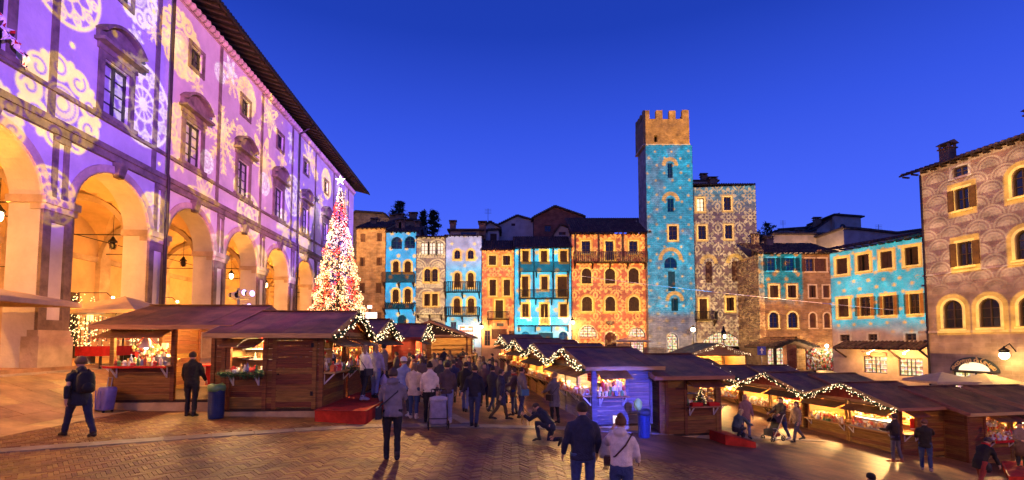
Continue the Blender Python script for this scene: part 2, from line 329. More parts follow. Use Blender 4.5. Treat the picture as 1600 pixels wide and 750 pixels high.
# ================================================================== the arcaded palace on the left
LG = Facade((-LX, 0), (-LX - LM*60, 60))
UC = [13.53 + 4.97*k for k in range(-1, 8)]; AH = 1.9
Z_FL, Z_SP, Z_CR, Z_B1, Z_B2, Z_TOP = 1.35, 6.78, 8.68, 9.35, 10.67, 18.85
U0, U1 = 6.0, 52.5
def pane_grid(mb, u0, u1, z0, z1, y, nu, nz, w=.045, t=.04):
    for i in range(1, nu): c = u0 + (u1-u0)*i/nu; mb.box(c-w/2, c+w/2, y-t, y, z0, z1)
    for i in range(1, nz): c = z0 + (z1-z0)*i/nz; mb.box(u0, u1, y-t-.003, y-.002, c-w/2, c+w/2)
def build_loggia():
    root = LG.root('arcaded_palace', 'long violet lit palace with tall arcade, snowflake projections and deep eaves', 'palace')
    # front wall with arches and windows cut through
    out = [(U0, Z_FL)]
    for c in UC:
        out += [(c-AH, Z_FL)] + [(c - AH*math.cos(PI*i/18), Z_SP + AH*math.sin(PI*i/18)) for i in range(19)] + [(c+AH, Z_FL)]
    out += [(U1, Z_FL), (U1, Z_TOP), (U0, Z_TOP)]
    holes = []; wins = []; att = []
    for c in UC[1:]:
        w = c - .2; wins.append(w); holes.append(rect_poly(w-.64, w+.64, 10.84, 12.9))
        att.append(w + .05); holes.append(rect_poly(w+.05-.47, w+.05+.47, 15.76, 16.76))
    mb = MB(); mb.prism(out, holes, 0, 1.0, .22)
    mb.build('wall', M['plaster'], root)
    # end wall and inside
    MB().box(U1-.6, U1, 1.0, 10, Z_FL-1.5, Z_TOP).build('end_wall', M['plaster'], root)
    for (w, kind) in [(w, 0) for w in wins] + [(w, 1) for w in att]:
        if kind == 0:
            u0, u1, z0, z1 = w-.64, w+.64, 10.84, 12.9
            f = MB()
            for a, b in ((u0, u0+.09), (u1-.09, u1), (w-.06, w+.06)): f.box(a, b, .1, .2, z0, z1)
            f.box(u0, u1, .1, .198, z0, z0+.1); f.box(u0, u1, .1, .198, z1-.09, z1)
            pane_grid(f, u0, u1, z0, z1, .17, 2, 4)
            fo = f.build('window', M['frame_gr'], root)
            for i in range(2):
                for j in range(4):
                    p = MB(); a = u0 + .05 + (i*(u1-u0)/2); q = z0 + .05 + j*(z1-z0)/4
                    t = random.uniform(-.008, .008)
                    p.add([(a, .17, q), (a+.57, .17+t, q), (a+.57, .17-t, q+.48), (a, .17, q+.48)], [(0, 1, 2, 3)]); p.build('pane', M['curtain_glass'], fo)
            s = MB()
            for a, b in ((u0-.28, u0-.02), (u1+.02, u1+.28)): s.box(a, b, -.07, .05, z0-.02, z1+.25)
            s.box(u0-.02, u1+.02, -.068, .05, z1+.02, z1+.25); s.box(u0-.4, u1+.4, -.16, .0, z0-.2, z0-.03)
            s.box(u0-.36, u1+.36, -.1, .0, z1+.25, z1+.5)
            s.build('window_surround', M['stone'], fo)
            pd = MB(); hw = 1.08; zb = z1+.5
            R = 1.35; zc = zb + .95 - R
            arc = [(w + R*math.sin(t), zc + R*math.cos(t)) for t in np.linspace(-math.asin(hw/R), math.asin(hw/R), 15)]
            base = [(w-hw, zb+.12), (w-hw, zb), (w+hw, zb), (w+hw, zb+.12)]
            pd.prism(base[1:3] + arc[::-1], [], -.16, .0)
            for i in range(len(arc)-1):
                pd.bar((arc[i][0], -.2, arc[i][1]), (arc[i+1][0], -.2, arc[i+1][1]), .42, .12, (0, 0, 1))
            pd.box(w-hw-.08, w+hw+.08, -.4, 0.01, zb-.03, zb+.1)
            pd.build('pediment', M['stone'], fo)
        else:
            u0, u1, z0, z1 = w-.47, w+.47, 15.76, 16.76
            f = MB()
            for a, b in ((u0, u0+.08), (u1-.08, u1), (w-.05, w+.05)): f.box(a, b, .1, .2, z0, z1)
            f.box(u0, u1, .1, .198, z0, z0+.08); f.box(u0, u1, .1, .198, z1-.08, z1); f.box(u0, u1, .12, .19, 16.24, 16.29)
            fo = f.build('attic_window', M['frame_gr'], root)
            for a in (u0+.06, w+.03): MB().add([(a, .16, z0), (a+.38, .16, z0), (a+.38, .165, z1), (a, .16, z1)], [(0, 1, 2, 3)]).build('pane', M['glass'], fo)
            s = MB()
            for a, b in ((u0-.2, u0-.02), (u1+.02, u1+.2)): s.box(a, b, -.06, .04, z0-.2, z1+.2)
            s.box(u0-.02, u1+.02, -.058, .04, z1+.02, z1+.2); s.box(u0-.02, u1+.02, -.058, .04, z0-.2, z0-.02)
            s.build('window_surround', M['stone'], fo)
    # string courses, cornice, flat vertical strips
    MB().box(U0, U1+.06, -.16, .0, 9.12, 9.38).box(U0, U1+.1, -.24, .0, 9.38, 9.6).build('lower_string_course', M['stone'], root)
    MB().box(U0, U1+.06, -.13, .0, 10.52, 10.66).build('sill_course', M['stone'], root)
    cor = MB()
    for i in range(int((U1-U0)/.42)):
        a = U0 + i*.42; cor.tube([(a, -.12, 18.5), (a+.2, -.16, 18.5), (a+.40, -.12, 18.5)], [.14, .2, .14], 8)
    cor.box(U0, U1+.1, -.06, .0, 18.3, 18.44).build('cornice', M['stone_lt'], root)
    for k, c in enumerate(UC):
        m = c + 2.49
        MB().box(m-.58, m-.32, -.045, 0, 9.6, 10.52).box(m-.58, m-.32, -.045, 0, 10.66, 18.3).build('lesene', M['stone'], root)
        a, b = c + AH, c + 4.98 - AH
        if k == len(UC)-1: b = U1
        p = MB()
        p.box(a+.0, a+.3, -.09, .02, 2.55, 6.5).box(b-.3, b, -.09, .02, 2.55, 6.5)
        p.box(a+.3, b-.3, -.085, .02, 2.55, 2.9).box(a+.3, b-.3, -.085, .02, 6.15, 6.5)
        p.build('pilaster', M['stone'], root)
        MB().box(a-.06, b+.06, -.2, .35, 1.1, 2.35).box(a-.03, b+.03, -.14, .2, 2.35, 2.56).build('plinth', M['stone_lt'], root)
        MB().box(a-.05, b+.05, -.15, .3, 6.5, 6.7).box(a-.1, b+.1, -.22, 1.04, 6.7, 6.95).build('impost', M['stone_lt'], root)
        MB().box(m-.3, m-.12, -.07, 0, 6.95, 9.12).box(m+.12, m+.3, -.07, 0, 6.95, 9.12).box(m-.3, m+.3, -.1, 0, 8.9, 9.115).build('spandrel_strip', M['stone'], root)
        # archivolt and keystone
        n = 22; r0, r1 = AH, AH + .3
        ring = MB(); 
        for i in range(n):
            t0, t1 = PI*i/n, PI*(i+1)/n
            q = [(c + r*math.cos(t), Z_SP + r*math.sin(t)) for r, t in ((r0, t0), (r1, t0), (r1, t1), (r0, t1))]
            ring.prism([q[0], q[1], q[2], q[3]], [], -.08, .0)
        ring.build('archivolt', M['stone_lt'], root)
        MB().add([(c-.14, -.2, 8.55), (c+.14, -.2, 8.55), (c+.22, -.32, 9.12), (c-.22, -.32, 9.12), (c-.14, 0, 8.55), (c+.14, 0, 8.55), (c+.22, 0, 9.12), (c-.22, 0, 9.12)],
                 [(0, 1, 2, 3), (0, 4, 5, 1), (1, 5, 6, 2), (3, 7, 4, 0), (2, 6, 7, 3)]).build('keystone', M['stone'], root)
        # vault bay, warm and plastered
        v = MB(); N = 14; hu, hv = 2.49, 2.55; cv = 1.0 + hv
        idx = lambda i, j: i*(N+1)+j
        vs = []
        for i in range(N+1):
            for j in range(N+1):
                du = -1 + 2*i/N; dv = -1 + 2*j/N
                z = 6.75 + 2.0*max(math.sqrt(max(0, 1-du*du)), math.sqrt(max(0, 1-dv*dv)))
                vs.append((c + du*hu, cv + dv*hv, z))
        v.add(vs, [(idx(i, j), idx(i, j+1), idx(i+1, j+1), idx(i+1, j)) for i in range(N) for j in range(N)])
        v.build('vault', M['plaster_warm'], root)
        # transverse arch between bays + pier wall stub at back
        t = MB(); nn = 14; ri = [(1.0 + 2.55 - 2.45*math.cos(PI*i/nn), 6.6 + 1.95*math.sin(PI*i/nn)) for i in range(nn+1)]
        for i in range(nn):
            t.bar((m, ri[i][0], ri[i][1]), (m, ri[i+1][0], ri[i+1][1]), .5, .22, (0, 0, 1) if abs(ri[i][0]-3.55) < 2 else (0, 1, 0))
        t.box(m-.35, m+.35, 5.85, 6.15, Z_FL, 6.6).build('transverse_arch', M['stone_lt'], root)
        MB().tube([(m, 1.0, 6.86), (m, 6.0, 6.86)], .025, 6).build('tie_rod', M['iron'], root)
        MB().tube([(m-2.4, 3.5, 6.88), (m+2.4, 3.5, 6.88)], .02, 6).build('tie_rod', M['iron'], root)
    MB().box(U0, U1-.6, 6.1, 6.5, Z_FL, 9.6).build('arcade_back_wall', M['plaster_warm'], root)
    MB().box(U0, U1-.6, 5.98, 6.1, 6.35, 6.62).build('back_wall_cornice', M['stone_lt'], root)
    for k, c in enumerate(UC[:-1]):     # shop fronts under the vaults
        d = MB(); w = 1.0
        for a, b in ((c-w, c-w+.16), (c+w-.16, c+w)): d.box(a, b, 5.9, 6.1, Z_FL, 4.4)
        d.box(c-w, c+w, 5.9, 6.1, 4.4, 4.62)
        do = d.build('shop_door', M['wood_dark'], root)
        MB().box(c-w+.16, c+w-.16, 6.0, 6.09, Z_FL+.9, 4.4).build('pane', M['lit_w'] if k in (1, 2, 4) else M['glass'], do)
        MB().box(c-w+.16, c+w-.16, 5.98, 6.09, Z_FL, Z_FL+.9).build('panel', M['shutter'], do)
    # floor and step
    MB().box(U0, U1, -.32, 6.1, .2, Z_FL).build('arcade_floor', M['slab'], root)
    i = 0; u = U0
    while u < U1-1:
        L = random.uniform(1.1, 1.9); MB().box(u, u+L-.015, -.55, -.321, .6, Z_FL-.12+random.uniform(-.006, .006)).build('step_block', M['stone_lt'], root); u += L
    # roof with rafters, boards and gutter
    z_in, z_out, yo = 19.12, 18.82, -1.25
    RU1 = U1 + 1.6
    MB().add([(U0, 1.5, z_in+.5), (RU1, 1.5, z_in+.5), (RU1, yo, z_out+.12), (U0, yo, z_out+.12), (U0, 1.5, z_in+.62), (RU1, 1.5, z_in+.62), (RU1, yo, z_out+.22), (U0, yo, z_out+.22)],
             [(0, 1, 2, 3), (4, 7, 6, 5), (3, 2, 6, 7), (1, 5, 6, 2), (0, 3, 7, 4)]).build('eaves_boards', M['wood_dark'], root)
    rm = MB(); rm.add([(-.09, 1.0, z_in+.38), (.09, 1.0, z_in+.38), (.07, yo+.08, z_out+.02), (-.07, yo+.08, z_out+.02), (-.09, 1.0, z_in+.55), (.09, 1.0, z_in+.55), (.07, yo+.08, z_out+.16), (-.07, yo+.08, z_out+.16)],
        [(0, 3, 2, 1), (0, 4, 7, 3), (1, 2, 6, 5), (3, 7, 6, 2)])
    rme = rm.mesh('rafter', M['rafter'])
    u = U0 + .3
    while u < RU1 - .1: inst('rafter', rme, root, (u, 0, 0)); u += .62
    pu = MB()
    for k in range(5): y = -.1 - .24*k; z = z_in+.3 + (z_out-z_in-.3)*((.9-y+.1)/2.2); 
    gt = MB(); gt.tube([(U0, yo-.07, z_out+.12), (RU1, yo-.07, z_out+.12)], .08, 8).build('gutter', M['pipe'], root)
    tl = MB(); k = 0; u = U0
    while u < RU1:
        tl.tube([(u, yo-.04, z_out+.27), (u, 1.5, z_in+.68)], .1, 6); u += .26
    tl.build('roof_tiles', M['tile'], root, kind='stuff')
    MB().add([(U0, 1.5, z_in+.62), (RU1, 1.5, z_in+.62), (RU1, 10, 22.4), (U0, 10, 22.4)], [(0, 1, 2, 3)]).build('roof', M['tile_dk'], root)
    for pu in (21.15, 36.25):
        MB().tube([(pu, yo, z_out+.05), (pu, yo+.1, z_out-.1), (pu, -.26, 18.2), (pu, -.24, 17.9), (pu, -.24, 9.7), (pu, -.3, 9.5), (pu, -.3, 7.1), (pu, -.26, 6.9), (pu, -.26, Z_FL)], .065, 8).build('drain_pipe', M['pipe'], root)
    # lanterns under the vaults
    for k in range(0, 8):
        u = UC[k] + 2.49
        p = LG.w(u, 1.85, 6.42)
        lit = k not in (3,)
        t = thing('hanging_lantern', ['', ''][0] or 'iron lantern hanging in the arcade', 'lantern', p, LG.rz, 'lanterns hanging under the arcade vaults')
        t['label'] = ['lit lantern in the half seen arch at the edge of the palace', 'glowing white lantern hanging in the widest fully seen arch', 'unlit iron lantern hanging in the arch right of the first drain pipe', 'unlit iron lantern hanging behind the pier left of the floodlight mast', 'glowing lantern hanging above the floodlight mast', 'glowing lantern in the small arch just right of the floodlight mast', 'glowing lantern in the narrow arch left of the Christmas tree', 'lantern in the far arch hidden beside the Christmas tree'][k]
        MB().tube([(0, 0, .35), (0, 0, 2.0)], .012, 5).build('chain', M['iron'], t)
        c = MB()
        for a in range(6): t0 = PI*a/3; c.tube([(.1*math.cos(t0), .1*math.sin(t0), -.22), (.15*math.cos(t0), .15*math.sin(t0), .12), (.02*math.cos(t0), .02*math.sin(t0), .36)], .01, 4)
        c.lathe([(.16, .11), (.17, .14), (.05, .3), (.02, .36)], 6); c.build('cage', M['iron'], t)
        on = k not in (2, 3)
        MB().lathe([(.05, -.2), (.1, -.14), (.12, .02), (.1, .1), (.04, .11)], 8).build('globe', M['lamp'] if on else M['glass'], t)
        if on: point('lantern_light', (0, 0, -.42), 900, (1, .37, .045), .12, t)
    # wall spotlight inside second arch
    for k, (u, d, z, e) in enumerate(((19.9, 3.2, 5.0, 260), (24.6, 4.4, 4.4, 190), (29.4, 4.2, 4.6, 200), (14.4, 3.5, 4.6, 240))):
        p = LG.w(u, d, z)
        t = thing('wall_lamp', ['dazzling round lamp beside the pale panelled pier', 'small lamp over the shop under the third arch', 'small lamp behind the floodlight mast', 'lamp inside the arch at the left edge'][k], 'lamp', p, LG.rz, 'lamps inside the arcade')
        MB().ball((0, 0, 0), .11 if k == 0 else .07).build('bulb', M['lamp_w'] if k == 0 else M['lamp'], t)
        MB().tube([(0, .08, .05), (0, .3, .25), (0, 6.1-d-.02, .25)], .02, 6).build('arm', M['iron'], t)
        point('lamp_light', (0, -.25, -.1), e*1.8, (1, .37, .045), .1, t)
    # bundled banner on the facade at the left edge
    t = thing('banner', 'crumpled pale banner with brown and red scraps tied to the palace wall', 'banner', LG.w(14.3, -.12, 10.9), LG.rz)
    MB().tube([(-.9, 0, .75), (.1, -.1, .1)], .03, 6).build('pole', M['wood_dark'], t)
    fl = MB(); n = 14
    for i in range(n+1):
        for j in range(6):
            a = i/n; b = j/5
            fl.v.append((-.95 + 1.05*a + .07*math.sin(b*9 + a*5), -.1 - .16*abs(math.sin(a*11 + b*3)), .85 - .75*a - b*(.38 + .12*math.sin(a*8)) + .05*math.sin(a*17)))
    fl.f = [(i*6+j, i*6+j+1, (i+1)*6+j+1, (i+1)*6+j) for i in range(n) for j in range(5)]
    fl.mi = [1 if (i*3 + j*5) % 9 == 0 else 2 if (i*2 + j*3) % 7 == 0 else 0 for i in range(n) for j in range(5)]
    fl.build('cloth', [M['white_cloth'], M['red_cloth'], M['shutter']], t)
build_loggia()
for k_, (u_, e_) in enumerate(((10.5, 200), (16.0, 150), (21.0, 100), (26.0, 95), (31.0, 90), (36.0, 90))):
    point('palace_front_fill', LG.w(u_, -1.9, 3.2), e_, (1, .36, .05), .3)  # added unseen lights that warm the lower piers
# ================================================================== the houses across the square
HOUSES = []
def make_window(root, W, style, name='window', sur=True, rec=.2):
    u0, u1, z0, z1, arch = W
    w = u1-u0; h = z1-z0; c = (u0+u1)/2
    poly = arch_poly(u0, u1, z0, z1) if arch else rect_poly(u0, u1, z0, z1)
    t = .07 if w > .6 else .045
    inn = arch_poly(u0+t, u1-t, z0+t, z1-t) if arch else rect_poly(u0+t, u1-t, z0+t, z1-t)
    f = MB(); f.prism(poly, [inn], rec-.08, rec)
    if style in ('glass', 'lit', 'lit_w', 'lit_pink', 'open', 'open_or', 'shop'):
        f.box(c-.035, c+.035, rec-.075, rec-.01, z0+t, z1-t)
        n = max(1, int(h/.75)) if style != 'shop' else max(2, int(h/.45))
        if style == 'shop':
            for i in range(1, max(2, int(w/.5))): a = u0+w*i/max(2, int(w/.5)); f.box(a-.02, a+.02, rec-.07, rec-.012, z0+t, z1-t)
        for i in range(1, n+1):
            z = z0 + h*i/(n+1); f.box(u0+t, u1-t, rec-.072, rec-.011, z-.02, z+.02)
    fo = f.build(name, M['frame_gr'] if style == 'shop' else M['frame'], root)
    gm = {'lit': 'lit', 'lit_w': 'lit_w', 'shop': 'lit_w', 'lit_pink': 'lit_pink'}.get(style, 'glass')
    if style == 'closed':
        for a, b in ((u0+t, c-.01), (c+.01, u1-t)):
            s = MB()
            if arch:
                pl = [p for p in arch_poly(u0+t, u1-t, z0+t, z1-t, 12)]
                pl = [(min(max(x, a), b), z) for x, z in pl]
                q = [];
                for p in pl:
                    if not q or (abs(q[-1][0]-p[0]) + abs(q[-1][1]-p[1]) > 1e-4): q.append(p)
                # trim the head to this leaf
                r = (u1-u0)/2 - t
                s.prism([(a, z0+t), (b, z0+t)] + [(b - (b-a)*i/5, z1 - t - r + math.sqrt(max(0, r*r - (b-(b-a)*i/5-c)**2))) for i in range(6)], [], rec-.06, rec-.015)
            else:
                s.box(a, b, rec-.06, rec-.015, z0+t, z1-t)
                for k in range(int(h/.14)): z = z0 + .12 + k*.14; s.box(a+.04, b-.04, rec-.075, rec-.06, z, z+.07)
            so = s.build('shutter', M['shutter'], fo)
            if not arch and random.random() < .3:
                hx = a if a < c-.1 else b; s2 = so.data; 
                for v in s2.vertices: v.co.x -= hx; v.co.y -= rec-.06
                so.location = (hx, rec-.06, 0); so.rotation_euler = (0, 0, math.radians(random.uniform(12, 48)*(-1 if hx == a else 1)))
        MB().add([(u0+t, rec-.008, z0+t), (u1-t, rec-.008, z0+t), (u1-t, rec-.008, z1-t-(w/2 if arch else 0)), (u0+t, rec-.008, z1-t-(w/2 if arch else 0))], [(0, 1, 2, 3)]).build('pane', M['glass'], fo)
    else:
        pn = MB(); ip = [(x, z) for x, z in inn]; pn.add([(x, rec-.012, z) for x, z in ip], [tuple(range(len(ip)))])
        pn.build('pane', M[gm], fo)
    if style in ('open', 'open_or'):
        for a, b in ((u0-w*.52, u0-.03), (u1+.03, u1+w*.52)):
            s = MB(); s.box(a, b, -.06, -.012, z0, z1)
            for k in range(int(h/.16)): z = z0 + .06 + k*.16; s.box(a+.04, b-.04, -.075, -.06, z, z+.08)
            s.build('shutter', M['shutter_or' if style == 'open_or' else 'shutter'], fo)
    if sur:
        e = .16; o = arch_poly(u0-e, u1+e, z0, z1+e) if arch else rect_poly(u0-e, u1+e, z0-.03, z1+e)
        s = MB()
        if arch:
            s.prism(o, [[(a, b if b > z0+.001 else z0+.0005) for a, b in arch_poly(u0, u1, z0+.001, z1)]], -.035, .0)
        else: s.prism(rect_poly(u0-e, u1+e, z0-.12, z1+e), [rect_poly(u0, u1, z0, z1)], -.035, 0)
        s.box(u0-e-.05, u1+e+.05, -.1, -.036, z0-.16, z0-.04)
        s.build('surround', M['surround'], fo)
    return fo
def tile_roof(root, u0, u1, ze, zr, run, over=.45, m='tile', side=.2, gable_z=None):
    """one slope from the eaves (front) up to the ridge"""
    a, b = u0-side, u1+side
    dz = (zr-ze)/(run+over)
    b0 = MB(); b0.add([(a, -over, ze-.06), (b, -over, ze-.06), (b, run, zr-.06), (a, run, zr-.06), (a, -over, ze+.04), (b, -over, ze+.04), (b, run, zr+.04), (a, run, zr+.04)],
           [(0, 3, 2, 1), (4, 5, 6, 7), (0, 1, 5, 4), (1, 2, 6, 5), (2, 3, 7, 6), (3, 0, 4, 7)])
    ro = b0.build('roof', M['tile_dk'], root)
    st = .3; n = int((b-a)/st); rows = max(2, int(math.hypot(run+over, zr-ze)/.42))
    t = MB()
    for i in range(n):
        c = a + (i+.5)*(b-a)/n
        for r in range(rows):
            y0 = -over - .05 + (run+over)*r/rows; y1 = -over + (run+over)*(r+1)/rows + .04
            z0 = ze + .05 + dz*(y0+over); z1 = ze + .03 + dz*(y1+over)
            j = random.uniform(-.02, .02); w0, w1 = .13, .1
            t.add([(c-w0+j, y0, z0), (c+j, y0, z0+.11), (c+w0+j, y0, z0), (c-w1+j, y1, z1), (c+j, y1, z1+.08), (c+w1+j, y1, z1)], [(0, 1, 4, 3), (1, 2, 5, 4), (0, 2, 1)])
    t.build('roof_tiles', M[m], ro, kind='stuff')
    f = MB()
    k = 0; u = a + .15
    while u < b: f.box(u-.05, u+.05, -over+.05, .0, ze-.16, ze-.065); u += .6
    f.build('eaves_rafters', M['wood_dark'], ro)
    MB().tube([(a, -over-.06, ze-.03), (b, -over-.06, ze-.03)], .06, 6).build('gutter', M['pipe'], ro)
    return ro
def chimney(root, u, y, z0, z1, w=.5, m='brick_ch'):
    c = MB(); c.box(u-w/2, u+w/2, y-w/2, y+w/2, z0, z1-.35)
    for a in (-1, 1):
        for b in (-1, 1): c.box(u+a*w*.42-.06, u+a*w*.42+.06, y+b*w*.42-.06, y+b*w*.42+.06, z1-.35, z1-.1)
    c.box(u-w*.62, u+w*.62, y-w*.62, y+w*.62, z1-.42, z1-.34)
    c.add([(u-w*.7, y-w*.7, z1-.1), (u+w*.7, y-w*.7, z1-.1), (u+w*.7, y+w*.7, z1-.1), (u-w*.7, y+w*.7, z1-.1), (u-w*.7, y, z1+.14), (u+w*.7, y, z1+.14)], [(3, 2, 1, 0), (0, 1, 5, 4), (2, 3, 4, 5), (1, 2, 5), (3, 0, 4)])
    return c.build('chimney', M[m], root)
def balcony(root, F, px0, py0, px1, py1, depth=.8, style='rail', posts_to=None, brackets=True, bm='wood_dark', y_rail='iron'):
    u0, u1, z0, z1 = F.box((px0, py0, px1, py1))
    b = MB(); b.box(u0, u1, -depth, -.002, z0-.14, z0)
    bo = b.build('balcony', M[bm], root)
    if brackets:
        n = max(2, round((u1-u0)/2.2)+1)
        for i in range(n):
            u = u0 + .15 + (u1-u0-.3)*i/(n-1)
            MB().add([(u-.07, -.01, z0-.9), (u+.07, -.01, z0-.9), (u+.07, -depth+.05, z0-.14), (u-.07, -depth+.05, z0-.14), (u-.07, -.01, z0-.14), (u+.07, -.01, z0-.14), (u-.07, -depth+.05, z0-.26), (u+.07, -depth+.05, z0-.26)],
               [(0, 1, 7, 6), (6, 7, 2, 3), (0, 6, 3, 4), (1, 5, 2, 7), (0, 4, 5, 1)]).build('bracket', M['wood_dark'], bo)
    r = MB()
    if style == 'solid':
        r.box(u0, u1, -depth, -depth+.08, z0, z1); r.box(u0, u0+.08, -depth+.081, -.002, z0, z1-.002); r.box(u1-.08, u1, -depth+.081, -.002, z0, z1-.002)
        r.box(u0-.04, u1+.04, -depth-.04, -depth+.12, z1, z1+.07)
        r.build('parapet', M[bm], bo)
    else:
        st = .17 if style == 'rail' else .26
        n = int((u1-u0)/st); th = .022 if style == 'rail' else .05
        for i in range(n+1):
            u = u0 + .03 + (u1-u0-.06)*i/n; r.box(u-th, u+th, -depth+.02, -depth+.06, z0, z1-.05)
        for yy in np.arange(-depth+.2, -.05, .2):
            for u in (u0+.03, u1-.03): r.box(u-th, u+th, yy-.02, yy+.02, z0, z1-.05)
        r.box(u0, u1, -depth, -depth+.08, z1-.05, z1+.02); r.box(u0, u0+.06, -depth+.081, -.003, z1-.05, z1+.018); r.box(u1-.06, u1, -depth+.081, -.003, z1-.05, z1+.018)
        r.build('railing', M[y_rail], bo)
    if posts_to:
        for px in posts_to[1]:
            u = F.uz(px, (py0+py1)/2)[0]; MB().box(u-.08, u+.08, -depth-.02, -depth+.14, z0, F.uz(px, posts_to[0])[1]).build('post', M['wood_dark'], bo)
    return bo
def house(name, label, F, out_px, wins, wallm, deep=9, base=None, group='houses along the far side of the square', cat='house', base_mat=None):
    root = F.root(name, label, cat, group)
    base = -3.0 if base is None else base
    top = [F.uz(*p) for p in out_px]
    outl = [(top[0][0], base), (top[-1][0], base)] + top[::-1]
    holes = []; specs = []
    for w in wins:
        b, arch, style = w[0], w[1], w[2]
        u0, u1, z0, z1 = F.box(b)
        opts = w[3] if len(w) > 3 else {}
        specs.append(((u0, u1, z0, z1, arch), style, opts)); holes.append(arch_poly(u0, u1, z0, z1) if arch else rect_poly(u0, u1, z0, z1))
    m = MB(); m.prism(outl, holes, 0, deep, .3); m.build('wall', wallm, root)
    for W, st, o in specs:
        make_window(root, W, st, o.get('name', 'window'), o.get('sur', True), o.get('rec', .2))
        F.wins.append((*W, o.get('halo', True)))
    F.root_o = root; F.top = max(p[1] for p in top); F.base = base; F.umin, F.umax = top[0][0], top[-1][0]; F.outline = top
    HOUSES.append(F)
    return root
def HF(px0, px1, Y, Y1=None):
    a, b = at(px0, HOR, Y), at(px1, HOR, Y1 or Y)
    return Facade((a.x, a.y), (b.x, b.y))
def build_houses():
    M['rubble'] = mat_brick('rubble stone wall', (.33, .22, .12), (.22, .14, .075), (.3, .22, .14), .55, .25, .03, .9)
    M['rubble_gr'] = mat_brick('grey stone wall', (.33, .28, .23), (.24, .2, .165), (.34, .3, .25), .6, .25, .02, .6)
    M['rubble_tan'] = mat_brick('tan stone wall', (.42, .31, .2), (.34, .245, .155), (.4, .3, .2), .6, .25, .015, .5)
    M['tower_st'] = mat_brick('tower masonry', (.4, .35, .29), (.29, .255, .21), (.3, .26, .21), .5, .22, .025, .8)
    M['tower_br'] = mat_brick('tower brick crown', (.42, .26, .11), (.3, .18, .075), (.28, .19, .1), .32, .11, .02, .9)
    M['brick_red'] = mat_brick('red brick wall', (.26, .09, .055), (.18, .06, .04), (.22, .13, .09), .4, .13, .02, .6)
    M['brick_ch'] = mat_brick('chimney brick', (.3, .17, .1), (.2, .11, .07), (.25, .17, .11), .3, .1, .02, .5)
    M['pl_pale'] = mat('pale render', (.5, .47, .42), .9, .16, .9, .3, 8, obj=True)
    M['pl_tan'] = mat('tan render', (.45, .35, .26), .9, .2, .9, .3, 8, obj=True)
    M['pl_orange'] = mat('orange render', (.5, .3, .15), .9, .2, .9, .3, 8, obj=True)
    M['pl_grey'] = mat('grey render', (.4, .38, .37), .9, .16, .9, .3, 8, obj=True)
    M['pl_far'] = mat('distant render', (.36, .3, .25), .9, .2, .7, .2, 8)
    Y = 62
    S = {}
    # --- 1 brown rubble house
    F = HF(557, 603, Y); S['rubble'] = F
    r = house('stone_house', 'brown rubble stone house with small dark windows right of the Christmas tree', F, [(557, 357), (603, 356)],
          [((563, 365, 571, 378), 0, 'closed', {'sur': 0}), ((589, 364, 597, 377), 0, 'closed', {'sur': 0}), ((562, 402, 570, 416), 0, 'closed', {'sur': 0}), ((588, 402, 597, 415), 0, 'closed', {'sur': 0}),
           ((561, 442, 570, 458), 0, 'closed', {'sur': 0}), ((587, 442, 596, 458), 0, 'closed', {'sur': 0}), ((586, 488, 596, 502), 0, 'closed', {'sur': 0})], M['rubble'])
    u = F.len; zz = F.top; ro = tile_roof(r, 0, u, zz-.05, zz+2.0, 5)
    chimney(ro, .3*u, 3.0, zz+.3, zz+2.0, .7); 
    # --- 2 cyan house with arched top loggia
    F = HF(603.3, 650.7, Y-.3); S['cyan1'] = F
    r = house('starred_house', 'narrow cyan lit house with two wide arched openings under the roof', F, [(603.3, 363), (650.7, 362)],
          [((611, 370, 628, 389), 1, 'glass', {'rec': .28, 'sur': 0, 'halo': 0}), ((632, 369, 648.5, 388), 1, 'glass', {'rec': .28, 'sur': 0, 'halo': 0}), ((614, 408, 623, 427), 1, 'closed'), ((632, 408, 642, 427), 1, 'closed'),
           ((613.5, 452, 623, 472), 1, 'closed'), ((632, 451, 642, 472), 1, 'closed'), ((621, 492, 635, 512), 1, 'closed', {'halo': 0})], M['pl_pale'])
    zz = F.top; ro = tile_roof(r, 0, F.len, zz-.05, zz+1.9, 5); chimney(ro, .22*F.len, 2.5, zz, zz+2.2, .75); chimney(ro, .34*F.len, 2.5, zz, zz+2.3, .75); chimney(ro, .78*F.len, 4, zz, zz+2.4, .7)
    balcony(r, F, 600, 427, 649, 440, .9, 'solid', bm='frame')
    def canopy(root, F, b, proj=1.2):
        u0, u1, z0, z1 = F.box(b); ro = MB(); ro.add([(u0, -proj, z0), (u1, -proj, z0), (u1, -.01, z1), (u0, -.01, z1), (u0, -proj, z0+.08), (u1, -proj, z0+.08), (u1, -.01, z1+.08), (u0, -.01, z1+.08)], [(0, 3, 2, 1), (4, 5, 6, 7), (0, 1, 5, 4), (3, 0, 4, 7), (1, 2, 6, 5)])
        o = ro.build('canopy', M['wood_dark'], root); t = MB(); n = max(3, int((u1-u0)/.28))
        for i in range(n):
            u = u0 + (i+.5)*(u1-u0)/n; t.tube([(u, -proj-.06, z0+.12), (u, -.02, z1+.12)], .1, 6)
        t.build('canopy_tiles', M['tile'], o, kind='stuff')
        for u in np.linspace(u0+.15, u1-.15, max(3, int((u1-u0)/1.5))): MB().bar((u, -proj+.1, z0-.02), (u, -.03, z0-.7), .1, .1).build('canopy_strut', M['wood_dark'], o)
        return o
    canopy(r, F, (601, 474, 649, 483), 1.0)
    # --- 3 sand coloured ornament house
    F = HF(651, 696.5, Y); S['fan'] = F
